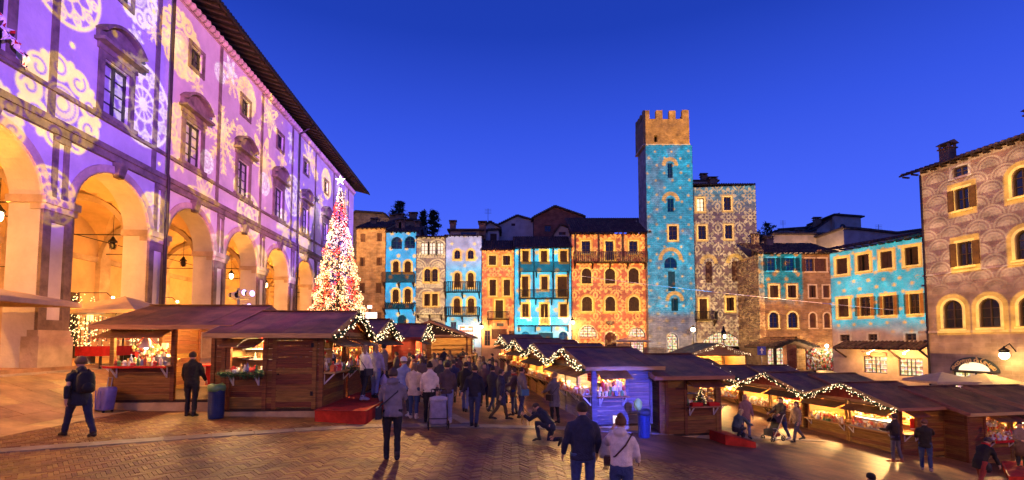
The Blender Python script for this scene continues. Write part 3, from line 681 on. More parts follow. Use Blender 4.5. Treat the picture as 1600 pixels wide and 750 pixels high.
    r = house('patterned_house', 'narrow sandy house with a row of lit curtained windows under the eaves', F, [(651, 370), (696.5, 370)],
          [((657.5, 379, 668.5, 397), 0, 'lit_pink', {'halo': 0}), ((670.5, 379, 680.5, 397), 0, 'lit_pink', {'halo': 0}), ((683, 379, 693, 397), 0, 'lit_pink', {'halo': 0}), ((663, 420, 672.5, 440), 1, 'glass'), ((675, 420, 684, 440), 1, 'glass'),
           ((663, 459, 672, 478), 0, 'closed'), ((675, 459, 684, 478), 0, 'closed'), ((671, 503, 685, 516), 1, 'glass', {'halo': 0})], M['pl_tan'])
    tile_roof(r, 0, F.len, F.top-.05, F.top+.7, 4); balcony(r, F, 652, 479, 692, 490, .7, 'bal', bm='stone_lt', y_rail='stone_lt')
    # --- 4 pale blue with two balconies
    F = HF(697, 752.5, Y+.3); S['pale'] = F
    r = house('balcony_house', 'pale blue lit house with two long wooden balconies and a red shop sign', F, [(697, 368), (752.5, 368)],
          [((710, 391, 719, 404.5), 1, 'glass'), ((731, 391, 740, 404.5), 1, 'glass'), ((710, 426, 719, 449), 1, 'closed'), ((731, 426, 740, 449), 1, 'closed'), ((709, 466, 719, 489), 1, 'closed'), ((731, 466, 741, 489), 1, 'closed'),
           ((704, 503, 713, 519), 0, 'glass', {'halo': 0}), ((716, 526, 741, 548), 0, 'shop', {'halo': 0, 'sur': 0})], M['pl_pale'])
    balcony(r, F, 695, 441, 751, 456, .9, 'bal', y_rail='wood_dark'); balcony(r, F, 696, 480, 750, 493, .9, 'bal', y_rail='wood_dark')
    z = F.top; tr = MB(); tr.box(.2, F.len-.3, 2.2, 6, z-.1, z+1.05); tr.build('roof_room', M['pl_tan'], r)
    MB().box(F.len*.35, F.len*.8, 2.15, 2.21, z+.35, z+.95).build('roof_room_window', M['glass'], r)
    ro = tile_roof(r, -.1, F.len, z-.05, z+.35, 2.0, .35)
    MB().box(-.2, F.len+.2, 1.6, 6.3, z+1.06, z+1.3).build('roof_room_cover', M['tile_dk'], r)
    chimney(r, .1*F.len, 2.6, z, z+2.6, .75); chimney(r, .98*F.len, 2.6, z, z+2.5, .9)
    u0, u1, z0, z1 = F.box((717, 509, 741, 525)); sg = MB().box(u0, u1, -.14, -.02, z0, z1).build('shop_sign', M['neon_red'], r)
    b = MB(); 
    for a in (u0, u1): b.tube([(a, -.17, z0), (a, -.17, z1)], .035, 6)
    for zc in (z0, z1): b.tube([(u0, -.17, zc), (u1, -.17, zc)], .035, 6)
    b.build('neon_border', M['neon_w'], sg)
    b = MB(); uc = (u0+u1)/2
    for i in range(9): a = uc + (i-4)*.16; b.box(a-.05, a+.05, -.17, -.142, z0+(z1-z0)*.6, z0+(z1-z0)*.74)
    b.ball((uc, -.15, z0+(z1-z0)*.86), .12, sc=(1.6, .3, 1))
    b.build('neon_lettering', M['neon_w'], sg)
    b = MB()
    for i in range(6): b.ball((u0+.3+i*(u1-u0-.6)/5, -.15, z0+(z1-z0)*.28), .17, sc=(1, .25, 1))
    b.build('neon_pictures', M['lit'], sg)
    # --- 5 salmon house
    F = HF(753, 803, Y+.1); S['salmon'] = F
    r = house('salmon_house', 'low salmon coloured house with yellow framed windows and small iron balcony', F, [(753, 391), (803, 390)],
          [((764, 399.5, 775, 414), 0, 'closed'), ((786, 399.5, 797, 414), 0, 'closed'), ((765, 437, 775, 462), 0, 'closed'), ((787, 437, 797, 462), 0, 'closed'), ((774, 469, 786, 497), 0, 'closed'),
           ((757, 516, 766, 540), 0, 'glass', {'halo': 0, 'sur': 0}), ((768.5, 514, 792, 530), 0, 'closed', {'halo': 0, 'sur': 0}), ((795, 517, 803, 530), 0, 'closed', {'halo': 0, 'sur': 0})], M['pl_orange'])
    ro = tile_roof(r, 0, F.len, F.top-.05, F.top+1.9, 3.5); chimney(ro, .35*F.len, 2, F.top, F.top+1.0, .4); chimney(ro, .7*F.len, 2, F.top, F.top+1.0, .4)
    balcony(r, F, 762, 487, 796, 498, .7, 'rail')
    u0, u1, z0, z1 = F.box((776, 505, 787, 510)); MB().box(u0, u1, -.1, -.02, z0, z1).build('sign_board', M['sign_dark'], r)
    # --- 6 bright cyan three gallery house
    F = HF(804, 892, Y-.2); S['cyan2'] = F
    r = house('gallery_house', 'bright cyan house with three wooden galleries stacked on slender posts', F, [(804, 389), (892, 387)],
          [((816, 392, 826, 411), 0, 'closed'), ((845, 392, 855, 411), 0, 'closed'), ((875, 392, 886, 411), 0, 'closed'), ((815.5, 432, 825.5, 464), 0, 'closed'), ((846, 432, 855.5, 453), 0, 'closed'), ((871, 432, 886, 464), 0, 'closed'),
           ((816, 475, 826, 495), 0, 'closed'), ((845, 475, 856, 506), 0, 'closed'), ((875, 475, 886, 495), 0, 'closed'), ((814, 518, 828, 532), 1, 'glass', {'halo': 0}), ((842, 520, 864, 536), 0, 'closed', {'halo': 0}), ((873, 518, 887, 532), 1, 'glass', {'halo': 0})], M['pl_pale'])
    tile_roof(r, 0, F.len, F.top-.05, F.top+2.3, 4, .9)
    balcony(r, F, 811, 411.5, 890, 423.5, 1.0, 'solid', posts_to=(389, (812, 834, 864, 889)), bm='frame_gr')
    balcony(r, F, 811, 453.5, 888, 466, 1.0, 'rail', posts_to=(424, (812, 834, 864, 887)))
    balcony(r, F, 809, 497, 889, 508, .7, 'rail', y_rail='metal')
    # --- 7 large orange house
    F = HF(893, 1014.5, Y-.6); S['orange'] = F
    r = house('orange_house', 'wide orange house with scroll ornament and a wooden balcony under the eaves', F, [(893, 366), (1014.5, 365)],
          [((909, 377, 922, 396), 0, 'glass'), ((946, 377, 958.5, 407), 0, 'glass'), ((983, 377, 996, 396), 0, 'glass'), ((909, 419.5, 924, 443), 1, 'closed', {'halo': .5}), ((945.5, 419.5, 961, 443), 1, 'closed', {'halo': .5}), ((982, 419, 998, 443), 1, 'closed', {'halo': .5}),
           ((909.5, 463.5, 925, 486), 1, 'closed'), ((946, 463.5, 961, 486), 1, 'closed'), ((982.5, 463.5, 998.5, 486), 1, 'closed'),
           ((905, 509, 932, 527), 1, 'shop', {'halo': 0}), ((945, 519, 963, 556), 1, 'closed', {'halo': 0, 'name': 'door'}), ((982, 512, 1008, 527), 1, 'shop', {'halo': 0}), ((986, 531, 1006, 556), 0, 'shop', {'halo': 0, 'sur': 0})], M['pl_orange'])
    ro = tile_roof(r, 0, F.len, F.top-.05, F.top+3.3, 5, 1.2); chimney(ro, .33*F.len, 3.5, F.top+.6, F.top+2.4, .55)
    balcony(r, F, 896, 395, 1009, 410, 1.1, 'bal', posts_to=(366, (898, 934, 971, 1007)), y_rail='frame')
    u, z = F.uz(953, 505); MB().ball((u, -.2, z), .3, sc=(1.3, .5, 1)).box(u-.5, u+.5, -.3, -.02, z-.05, z+.25).build('coat_of_arms', M['stone'], r)
    # --- tower
    F = HF(1010.5, 1083, Y-1.5); S['tower'] = F
    r = house('battlemented_tower', 'tall square tower lit cyan with glowing stars and battlements', F, [(1008.5, 227), (1081.5, 227)],
          [((1043, 255, 1051, 278), 0, 'glass', {'sur': 0, 'halo': 'cap'}), ((1043, 310, 1053, 331), 0, 'glass', {'sur': 0, 'halo': 'cap'}), ((1045, 353, 1058, 375), 0, 'glass'), ((1038, 402, 1058, 419), 1, 'glass', {'sur': 0, 'halo': 'cap'}),
           ((1044, 424, 1055, 455), 0, 'closed', {'sur': 0, 'halo': 0}), ((1049, 466, 1060, 486), 0, 'closed', {'sur': 0, 'halo': 'cap'}), ((1043, 521, 1059, 556), 1, 'shop', {'halo': 0})], M['tower_st'], deep=3.7, cat='tower', group=None)
    z0 = F.uz(1045, 227)[1]; z1 = F.uz(1045, 186)[1]; z2 = F.uz(1045, 173)[1]; L = F.len
    c = MB(); a0, a1 = -.0, L
    sl = F.box((1022, 211.5, 1027, 222))
    c.prism(rect_poly(a0-.06, a1+.06, z0+.14, z1), [rect_poly(*sl)], -.06, 3.76, .5)
    c.build('brick_crown', M['tower_br'], r)
    MB().box(a0-.12, a1+.12, -.14, 3.82, z0-.06, z0+.14).build('crown_course', M['stone_lt'], r)
    mw = L*.13
    for i in range(4):
        u = a0 + i*(L-mw)/3
        for yy in (-.06, 3.76-mw*.7): MB().box(u-.04, u+mw+.04, yy, yy+mw*.7, z1, z2+random.uniform(-.1, .1)).build('merlon', M['tower_br'], r)
    for i in range(1, 3):
        yy = -.06 + i*(3.8-mw)/3 + .15
        for u in (-.06, L-.5): MB().box(u, u+.56, yy, yy+mw*.7, z1, z2+random.uniform(-.08, .08)).build('merlon', M['tower_br'], r)
    MB().add([(-.02, 3.7, F.uz(1010, 332)[1]), (-.02, 3.7, -3), (-1.3, 6, -3), (-.9, 6, F.uz(1010, 345)[1])], [(0, 1, 2, 3)]).box(-1.3, -.03, 2.9, 4.2, -3, F.uz(1010, 345)[1]).build('buttress', M['tower_st'], r)
    # --- 9 tall grey brown ornament house
    F = HF(1083.3, 1183, Y-.8); S['brown'] = F
    r = house('ornamented_house', 'tall grey brown house beside the tower covered with pale floral scrolls', F, [(1083.3, 293), (1180.5, 289)],
          [((1089, 310, 1100, 330), 0, 'lit', {}), ((1131, 308, 1142, 328.5), 0, 'glass'), ((1091, 353, 1103, 374), 0, 'glass'), ((1133, 352, 1144, 373), 0, 'glass'), ((1102.5, 408, 1113, 442), 1, 'closed', {'halo': 'cap', 'sur': 0}), ((1143.5, 407, 1154, 440), 1, 'closed', {'halo': 'cap', 'sur': 0}),
           ((1093, 467, 1105, 498.5), 0, 'closed'), ((1135, 465, 1147, 485.5), 0, 'closed'), ((1090, 519, 1167, 541), 1, 'shop', {'halo': 0, 'sur': 0}), ((1100, 541.5, 1160, 560), 0, 'shop', {'halo': 0, 'sur': 0})], M['rubble_gr'])
    z = F.top; ro = tile_roof(r, 0, F.len, z-.02, z+.25, 3, .4, side=.15)
    MB().box(0.1, F.len*.55, 2.5, 6, z, z+1.3).build('roof_room', M['pl_grey'], r); MB().box(-.1, F.len*.6, 2.3, 6.2, z+1.3, z+1.5).build('roof_room_cover', M['tile_dk'], r)
    chimney(r, .46*F.len, 2.0, z, z+1.7, .9); chimney(r, .38*F.len, 3.2, z+1.4, z+2.6, .7)
    balcony(r, F, 1082, 487, 1117, 499, .9, 'rail')
    MB().tube([(.05, -.08, F.uz(1083, 300)[1]), (.05, -.08, -2)], .06, 6).build('drain_pipe', M['pipe'], r)
    canopy(r, F, (1163, 516, 1190, 520), .8)
    # --- 10 low brown house
    F = HF(1184, 1304, 56); S['low'] = F
    wl = [((1199, 403, 1212, 423), 0, 'open', {'halo': 0}), ((1228, 403, 1242, 423), 0, 'open', {'halo': 0}), ((1259, 404, 1272, 424), 0, 'open', {'halo': 0}), ((1279, 404, 1291, 424), 0, 'closed', {'halo': 0}),
          ((1203, 446, 1216, 465), 0, 'closed'), ((1231, 446, 1244, 465), 0, 'closed'), ((1264, 446, 1275, 465), 0, 'closed', {'halo': 0}), ((1286, 446, 1296, 465), 0, 'closed', {'halo': 0}),
          ((1202, 488, 1216, 512), 1, 'open' if 0 else 'glass'), ((1231.5, 488, 1246, 512), 1, 'glass'), ((1265, 489, 1275, 512), 1, 'closed', {'halo': 0}), ((1287.5, 489, 1297, 512), 1, 'closed', {'halo': 0}),
          ((1200, 538, 1228, 575), 1, 'shop', {'halo': 0, 'sur': 0}), ((1290, 545, 1298, 566), 1, 'glass', {'halo': 0})]
    r = house('brown_house', 'low brown stone house with cyan light on its upper left corner', F, [(1184, 397), (1304, 395)], wl, M['rubble'])
    ro = tile_roof(r, 0, F.len, F.top-.05, F.top+1.9, 4, .7); chimney(ro, .36*F.len, 3, F.top+.3, F.top+2.6, .8); chimney(ro, .2*F.len, 3.4, F.top+.3, F.top+3, .7)
    # --- 11 angled cyan house
    F = HF(1296, 1447, 42.5, 36); S['cyan3'] = F
    r = house('cyan_corner_house', 'cyan starred house with orange open shutters and a tiled canopy over its shops', F, [(1296, 396.5), (1447, 365.5)],
          [((1307, 404, 1324, 428), 0, 'closed'), ((1340, 398, 1358, 423), 0, 'closed'), ((1376, 393, 1394, 419), 0, 'closed'), ((1414, 386, 1435, 414), 0, 'closed'), ((1310, 467, 1326, 495), 0, 'closed'), ((1344, 464, 1360, 493.5), 0, 'open_or'), ((1380, 462, 1396, 492), 0, 'open_or'), ((1421, 459, 1437, 490), 0, 'open_or'),
           ((1313, 523, 1328, 533), 0, 'glass', {'halo': 0}), ((1357, 522, 1371, 532), 0, 'glass', {'halo': 0}), ((1415, 521, 1432, 532), 0, 'glass', {'halo': 0}),
           ((1349, 557, 1386, 583), 0, 'shop', {'halo': 0, 'sur': 0}), ((1404, 560, 1442, 588), 0, 'shop', {'halo': 0, 'sur': 0})], M['pl_tan'], deep=8)
    for k, px in enumerate((1367, 1423)):
        u, z = F.uz(px, 552); b = MB().ball((u, -.9, z), .09, 8, 5).tube([(u, -.9, z+.05), (u, -.02, z+.3)], .015, 5).build('added_shop_lamp', M['lamp'], r); point('canopy_fill', (u, -1.1, z-.25), 420, (1, .5, .15), .2, r)  # lamps and lights added under the canopy to warm the wall
    z = F.top; u0 = F.uz(1296, 396)[0]
    tile_roof(r, -.2, F.len+.3, z-.1, z+.9, 4, .9, side=.1)
    canopy(r, F, (1319, 536, 1458, 546), 1.6)
    u0, u1, z0, z1 = F.box((1349, 551, 1385, 556)); MB().box(u0, u1, -.1, -.02, z0, z1).build('shop_sign', M['neon_red'], r)
    # --- 12 right tan house
    a = at(1437, HOR, 33.0); m = -.22
    F = Facade((a.x, a.y), (a.x + m*(-9.5), a.y - 9.5)); S['right'] = F
    r = house('tall_tan_house', 'tall tan house with shell ornament and big arched windows at the right edge', F, [(1437, 268), (1620, 203)],
          [((1488, 260, 1513, 275), 0, 'glass', {'halo': 0}), ((1492, 294, 1514, 327), 0, 'open'), ((1496, 378, 1519, 415), 0, 'open'), ((1581, 262, 1612, 305), 1, 'glass'), ((1586, 359, 1618, 404), 1, 'glass'),
           ((1474, 469, 1504, 513), 1, 'glass'), ((1530, 466, 1563, 511), 1, 'glass'), ((1592, 463, 1628, 509), 1, 'glass'), ((1490, 582, 1560, 640), 0, 'shop', {'halo': 0, 'sur': 0})], M['rubble_tan'], deep=8)
    z = F.top; zl = F.uz(1437, 268)[1]
    tile_roof(r, 0, F.len, zl-.1, zl+1.6, 5, .6, side=.35); 
    chimney(r, 1.75, .8, zl+.1, zl+1.55, .62); chimney(r, F.uz(1606, 220)[0], .7, zl+.1, zl+1.75, .62)
    MB().box(0, F.len, -.12, 0, F.uz(1470, 514)[1]-.28, F.uz(1470, 514)[1]-.12).build('string_course', M['stone_lt'], r)
    MB().box(0, F.len, -.08, 0, F.uz(1500, 422)[1]-.15, F.uz(1500, 422)[1]-.03).build('string_course', M['stone_lt'], r)
    MB().tube([(F.umin+.08, -.09, zl-.3), (F.umin+.08, -.09, -3)], .07, 6).build('drain_pipe', M['pipe'], r)
    # arched shop sign with lettering
    u0, u1, z0, z1 = F.box((1486, 558, 1563, 581)); uc = (u0+u1)/2; R = (u1-u0)/2; H = z1-z0
    o = [(u0, z0), (u1, z0)] + [(uc + R*math.cos(PI*i/20), z0 + H*math.sin(PI*i/20)) for i in range(1, 20)]
    i_ = [(uc-R*.66, z0+.06), (uc+R*.66, z0+.06)] + [(uc + R*.66*math.cos(PI*i/20), z0+.06 + H*.58*math.sin(PI*i/20)) for i in range(1, 20)]
    sg = MB().prism(o, [i_], -.12, -.02).build('arched_sign', M['sign_dark'], r)
    MB().add([(a, -.04, b) for a, b in i_], [tuple(range(len(i_)))]).build('pane', M['lit'], sg)
    txt = 'La Bottega di Gnicche'
    vsb = MB()
    for i, ch in enumerate('\u00b7' + txt + '\u00b7'):
        if ch == ' ': continue
        cu = bpy.data.curves.new('letter', 'FONT'); cu.body = ch; cu.size = .46; cu.align_x = 'CENTER'; cu.extrude = .012; cu.resolution_u = 2
        to = bpy.data.objects.new('letter', cu); me = to.to_mesh()
        th = PI - PI*(i + 1.1)/(len(txt) + 3.2)
        px_, pz = uc + R*.82*math.cos(th), z0 + .03 + H*.79*math.sin(th)
        tang = math.atan2(H*math.cos(th), R*math.sin(th)); 
        ca, sa = math.cos(tang), math.sin(tang)
        vsb.add([(px_ + v.co.x*ca - (v.co.y-.15)*sa, -.135 - v.co.z, pz + v.co.x*sa + (v.co.y-.15)*ca) for v in me.vertices], [tuple(p.vertices) for p in me.polygons])
        to.to_mesh_clear(); bpy.data.objects.remove(to)
    vsb.build('lettering', M['gold'], sg)
    return S
FS = build_houses()
# ------------------------------------------------------------------ houses and roofs behind the row
def back_house(label, pts, Y, wallm, deep=8, wins=(), roofm='tile_dk', chim=(), name='back_house', base=2):
    F = HF(pts[0][0], pts[-1][0], Y)
    root = F.root(name, label, 'house', 'houses rising behind the row')
    top = [F.uz(*p) for p in pts]; outl = [(top[0][0], base), (top[-1][0], base)] + top[::-1]
    holes = []; sp = []
    for b, arch, st in wins:
        u0, u1, z0, z1 = F.box(b); sp.append(((u0, u1, z0, z1, arch), st)); holes.append(arch_poly(u0, u1, z0, z1) if arch else rect_poly(u0, u1, z0, z1))
    MB().prism(outl, holes, 0, deep, .3).build('wall', wallm, root)
    for W, st in sp: make_window(root, W, st, sur=False)
    rf = MB()
    for i in range(len(top)-1):
        (a, za), (b, zb) = top[i], top[i+1]
        if abs(b-a) < .05: continue
        ea = .35 if i == 0 else 0; eb = .35 if i == len(top)-2 else 0; s = (zb-za)/(b-a)
        p, q = (a-ea, za - s*ea), (b+eb, zb + s*eb)
        rf.prism([(p[0], p[1]+.02), (q[0], q[1]+.02), (q[0], q[1]+.24), (p[0], p[1]+.24)], [], -.45, deep)
    ro = rf.build('roof', M[roofm], root)
    t = MB()
    for i in range(len(top)-1):
        (a, za), (b, zb) = top[i], top[i+1]
        n = int(math.hypot(b-a, zb-za)/.32)
        for k in range(n):
            for yy in np.arange(-.42, 2.4, .34):
                x = a+(b-a)*(k+.5)/n; z = za+(zb-za)*(k+.5)/n; t.add([(x-.15, yy, z+.25), (x+.15, yy, z+.25), (x+.13, yy+.15, z+.34), (x-.13, yy+.15, z+.34), (x-.15, yy+.3, z+.25), (x+.15, yy+.3, z+.25)], [(0, 1, 2, 3), (3, 2, 5, 4)])
    if t.v: t.build('roof_tiles', M['tile'], ro, kind='stuff')
    for (px, py0, py1, w) in chim:
        u, z0 = F.uz(px, py1); z1 = F.uz(px, py0)[1]; chimney(ro, u, 1.2, z0-.5, z1, w)
    return root
back_house('grey rendered gable house rising behind the salmon house', [(776, 354), (808, 338.5), (838, 347)], 73, M['pl_grey'], wins=[((799, 349, 805, 353), 0, 'closed')])
back_house('red brick gable house rising behind the gallery house', [(834, 341), (867, 324), (911, 339)], 71, M['brick_red'], wins=[((851, 352, 861, 362), 0, 'glass')])
back_house('little stone dormer house between brick gable and orange roof', [(866, 366), (876, 352), (888, 357), (890, 368)], 66, M['pl_grey'], deep=3, wins=[((873, 362, 884, 367), 0, 'glass')], base=9)
back_house('dark roofed rear house beside the palace corner', [(549, 340), (556, 332), (600, 335), (611, 345)], 76, M['rubble'], wins=[((588, 340, 594, 345), 1, 'glass')], chim=[(572, 331, 341, 1.0)])
back_house('long stone rear house below the conifers', [(600, 352), (625, 345), (652, 345), (660, 372)], 72, M['rubble'], wins=[((638, 351, 643, 357), 1, 'glass')], chim=[(612, 333, 348, 1.0), (622, 331, 348, 1.0), (643, 329, 346, 1.0)])
back_house('small rear house with green shuttered window right of the second chimney', [(752, 358), (766, 348), (780, 356)], 70, M['pl_grey'], wins=[((766, 365, 777, 376), 0, 'closed')])
back_house('narrow terrace house with shuttered window under the grey gable', [(762, 361), (779, 360)], 69, M['pl_grey'], deep=5, wins=[((766, 365, 776, 376), 0, 'closed')])
back_house('low rooftop house right of the orange chimney', [(905, 347), (960, 350)], 74, M['rubble'])
back_house('small high house with dark arched window above the cyan corner house', [(1304, 337), (1345, 340)], 78, M['pl_tan'], wins=[((1312, 350, 1322, 366), 1, 'glass')], deep=7)
back_house('slant roofed wing left of the small high house', [(1276, 358), (1304, 338), (1306, 337)], 79, M['pl_tan'], chim=[(1284, 337, 349, .9)])
back_house('long low plaster house behind the brown house', [(1186, 382), (1205, 367), (1302, 367), (1310, 384)], 72, M['pl_tan'], chim=[(1206, 365, 385, .8), (1226, 369, 385, .9), (1257, 356, 368, .9)])
back_house('dark flat roofed house with small lit skylight', [(1219, 360), (1262, 357), (1300, 362)], 84, M['pl_far'], wins=[((1234, 357.5, 1243, 361), 0, 'lit_pink')])
back_house('wide tiled rear house behind the cyan corner house', [(1318, 358), (1345, 360), (1400, 366), (1445, 360)], 66, M['pl_far'], chim=[(1366, 355, 366, .7), (1340, 357, 372, 1.2)])
# antennas on the roofs
for k, (px, y0, y1, Y, lab) in enumerate(((762, 323, 345, 70, 'thin television aerial above the small grey rear house'), (1229, 342, 360, 80, 'aerial with crossbars on the dark flat roof'), (1382, 348, 366, 66, 'aerial on the wide tiled rear roof'))):
    p0 = at(px, y1, Y); p1 = at(px, y0, Y); t = thing('roof_aerial', lab, 'aerial', p0, 0, 'aerials on the roofs')
    h = p1.z-p0.z; MB().tube([(0, 1, -1.2), (0, 1, h)], .03, 5).build('mast', M['iron'], t)
    b = MB()
    for i in range(4): b.bar((-.5, 1.0, h*.95 - i*.22), (.5, 1.0, h*.95 - i*.22), .025, .025)
    b.build('crossbar', M['iron'], t)
# ================================================================== light projectors with patterned slides
def vnoise(U, Z, s, seed=0):
    r = np.random.default_rng(seed); G = r.random((64, 64))
    x = U/s; z = Z/s; xi = np.floor(x).astype(int); zi = np.floor(z).astype(int); fx = x-xi; fz = z-zi
    fx = fx*fx*(3-2*fx); fz = fz*fz*(3-2*fz)
    q = lambda a, b: G[a % 64, b % 64]
    return (q(xi, zi)*(1-fx)+q(xi+1, zi)*fx)*(1-fz) + (q(xi, zi+1)*(1-fx)+q(xi+1, zi+1)*fx)*fz
def ss(a, b, x): t = np.clip((x-a)/(b-a), 0, 1); return t*t*(3-2*t)
def C(*c): return np.array(c, float)
def mixc(img, m, col): return img*(1-m[..., None]) + m[..., None]*col
def stars(U, Z, du=1.04, dz=.95, R=.27, ph=0.0):
    i = np.floor(U/du); k = i % 2
    x = U - (i+.5)*du; z = Z + k*dz + ph; z = z - np.floor(z/(2*dz))*2*dz - dz
    jit = np.sin(i*12.9 + np.floor((Z + k*dz)/(2*dz))*78.2)*.12
    x = x + jit; z = z + jit*.6
    r = np.hypot(x, z); th = np.arctan2(z, x)
    edge = R*1.15*(.38 + .62*np.abs(np.cos(4*th))**1.5)
    return 1 - ss(edge*.75, edge*1.1, r)
def rosette(U, Z, T=3.1, w=.1, ou=0.0, oz=0.0):
    x = ((U-ou)/T) % 1*2-1; z = ((Z-oz)/T) % 1*2-1
    r = np.hypot(x, z); th = np.arctan2(z, x)
    line = lambda d, ww: 1 - ss(ww*.55, ww*1.15, np.abs(d))
    m = line(r - .22 - .48*np.abs(np.cos(4*th))**.8, w) * (r < .8)
    m = np.maximum(m, line(r-.17, w*.7)); m = np.maximum(m, line(r-.46-.08*np.cos(8*th), w*.6)*(r < .6))
    for sx in (-1, 1):
        for sz in (-1, 1):
            a, b = x-sx, z-sz; r2 = np.hypot(a, b); t2 = np.arctan2(b*sz, a*sx)
            m = np.maximum(m, line(r2 - .16 - .11*((t2*2/PI) % 2), w*.8)*(r2 < .46)); m = np.maximum(m, line(r2-.5, w*.7)*(np.abs(np.abs(np.abs(t2)-PI*.75)) < .55))
    m = np.maximum(m, line(np.minimum(np.abs(np.abs(x)-1+.0), 9)+0*z-.0, w*.5)*(np.abs(np.abs(z)-.5) < .18))
    return m
def fans(U, Z, T=2.4, w=.07):
    m = np.zeros_like(U)
    row = np.floor(Z/(T*.5)); best = np.full(U.shape, 9.0); bang = np.zeros_like(U)
    for dr in (0, -1):
        rr = row + dr; x = (U/T + .5*(rr % 2)) % 1 - .5; z = (Z - rr*T*.5)/T
        r = np.hypot(x, z); use = (r < .5) & (best > 1) if dr == 0 else (best > 1) & (r < .75)
        best = np.where(use, r, best); bang = np.where(use, np.arctan2(z, x), bang)
    ar = (best*8) % 1; m = 1 - ss(.14, .34, np.abs(ar-.5))
    m = np.where((best < .27) & (np.abs(((bang*6/PI) % 1)-.5) < .34), np.maximum(m, .75), m)
    sw = np.sin(U*2.1 + 1.6*np.sin(Z*1.3)) + np.sin(Z*2.4 + 1.4*np.sin(U*1.1))
    m = np.maximum(m, .35*(1 - ss(.05, .14, np.abs(sw % 1.6 - .8))))
    return m
def flake(U, Z, cu, cz, R, kind, seed=0):
    x = (U-cu)/R; z = (Z-cz)/R; r = np.hypot(x, z); th = np.arctan2(z, x) + seed*.31
    line = lambda d, w: 1 - ss(w*.6, w*1.3, np.abs(d))
    if kind == 0:      # lace flower: ring of looped petals round a rayed disc
        n = 9; a = ((th*n/(2*PI)) % 1 - .5)*2*PI/n; px, pz = r*np.cos(a)-.68, r*np.sin(a); pr = np.hypot(px, pz); pa = np.arctan2(pz, px)
        body = np.maximum((1 - ss(.25, .285, pr)), 1 - ss(.36, .385, r)); body = np.maximum(body, 1 - ss(.07, .1, np.hypot(r*np.cos(np.abs(a)-PI/n)-.86, r*np.sin(np.abs(a)-PI/n))))
        sp = line(pr - .06 - .12*((pa/(2*PI)) % 1), .026)*(pr < .21)
        ray = line(((th*27/(2*PI)) % 1 - .5), .2)*(r > .17)*(r < .34)
        cut = np.clip(sp + ray*.8 + line(r-.3, .02)*.8 + line(np.abs(pz)-.0, .014)*(r > .55)*(pr > .2)*0 + line(r-.15, .02), 0, 1)
        return np.clip(body - .95*cut, 0, 1)
    if kind == 1:      # round lace with spokes
        a = (th*12/(2*PI)) % 1 - .5
        m = line(r-.95, .045) + line(r-.66-.08*np.cos(12*th), .045) + line(r-.38, .04) + (line(a, .09/np.maximum(r*2.2, .2))*(r < .95)) + (r < .15)
        m = m + line(np.hypot(r-.8, a*r*.52)-.09, .03)
        return np.clip(m, 0, 1)*(r < 1.02)*.95
    if kind == 2:      # branching crystal
        n = 8; a = ((th*n/(2*PI)) % 1 - .5)*2*PI/n; u = r*np.cos(a); v = np.abs(r*np.sin(a))
        m = (v < .03)*(u < 1.0)
        for p in (.3, .5, .68, .84): m = np.maximum(m, (np.abs(v - (u-p)*.8) < .032)*(u > p)*(u < p+.17))
        m = np.maximum(m, line(r-.26, .03)); m = np.maximum(m, (r < .1)*1.0)
        return m.astype(float)*(r < 1.02)
    n = 6; a = ((th*n/(2*PI)) % 1 - .5)*2*PI/n; u = r*np.cos(a); v = np.abs(r*np.sin(a))
    m = line(np.hypot(u-.45, v*1.9)-.34, .05) + line(np.hypot(u-.78, v*1.6)-.16, .05) + line(np.hypot(u-.3, v*2.2)-.14, .04) + (r < .1) + (v < .02)*(u < .95)
    return np.clip(m, 0, 1)*(r < 1.05)
def halos(img, F, U, Z, col, e=.27, inner=.3):
    for (u0, u1, z0, z1, arch, h) in F.wins:
        if not h: continue
        if h == 'cap':
            c = (u0+u1)/2; r = np.hypot(U-c, Z-(z1-.25)); ro = (u1-u0)/2+.75
            m = (1-ss(ro-.06, ro, r))*ss(ro-.55, ro-.48, r)*(Z > z1-.35); img = mixc(img, m, col); continue
        ee = e if h is True else .2
        zz0 = z0 - (ee*.6)
        if arch:
            c = (u0+u1)/2; w = (u1-u0)/2; zs = z1-w
            d = np.where(Z > zs, np.hypot(U-c, Z-zs)-w, np.abs(U-c)-w); d = np.where(Z < z0, np.maximum(d, z0-Z), d)
        else: d = np.maximum(np.maximum(u0-U, U-u1), np.maximum(z0-Z, Z-z1))
        m = 1 - ss(ee-.04, ee+.02, d); img = mixc(img, m*(d > -.01), col); img = mixc(img, (d <= -.01)*1.0, col*inner)
    return img
YEL = C(1.0, .52, .06)
def p_cyan(F, U, Z, base=C(.0, .42, .78), fade=None, R=.24, du=1.04, dz=.95, blot=.55, amp=1.0):
    n = vnoise(U, Z, 1.8, 5)*.6 + vnoise(U, Z, .7, 9)*.4
    img = np.ones(U.shape + (3,))*base; img = img*(.8 + .3*n[..., None]); img = mixc(img, ss(.55, .75, n)*blot, C(.22, .3, .45))
    img = mixc(img, stars(U, Z, du, dz, R), C(1.0, .56, .12)); img = halos(img, F, U, Z, YEL)
    return img*amp
def fade_z(img, Z, z0, z1, lo=.08): return img*(lo + (1-lo)*ss(z0, z1, Z))[..., None]
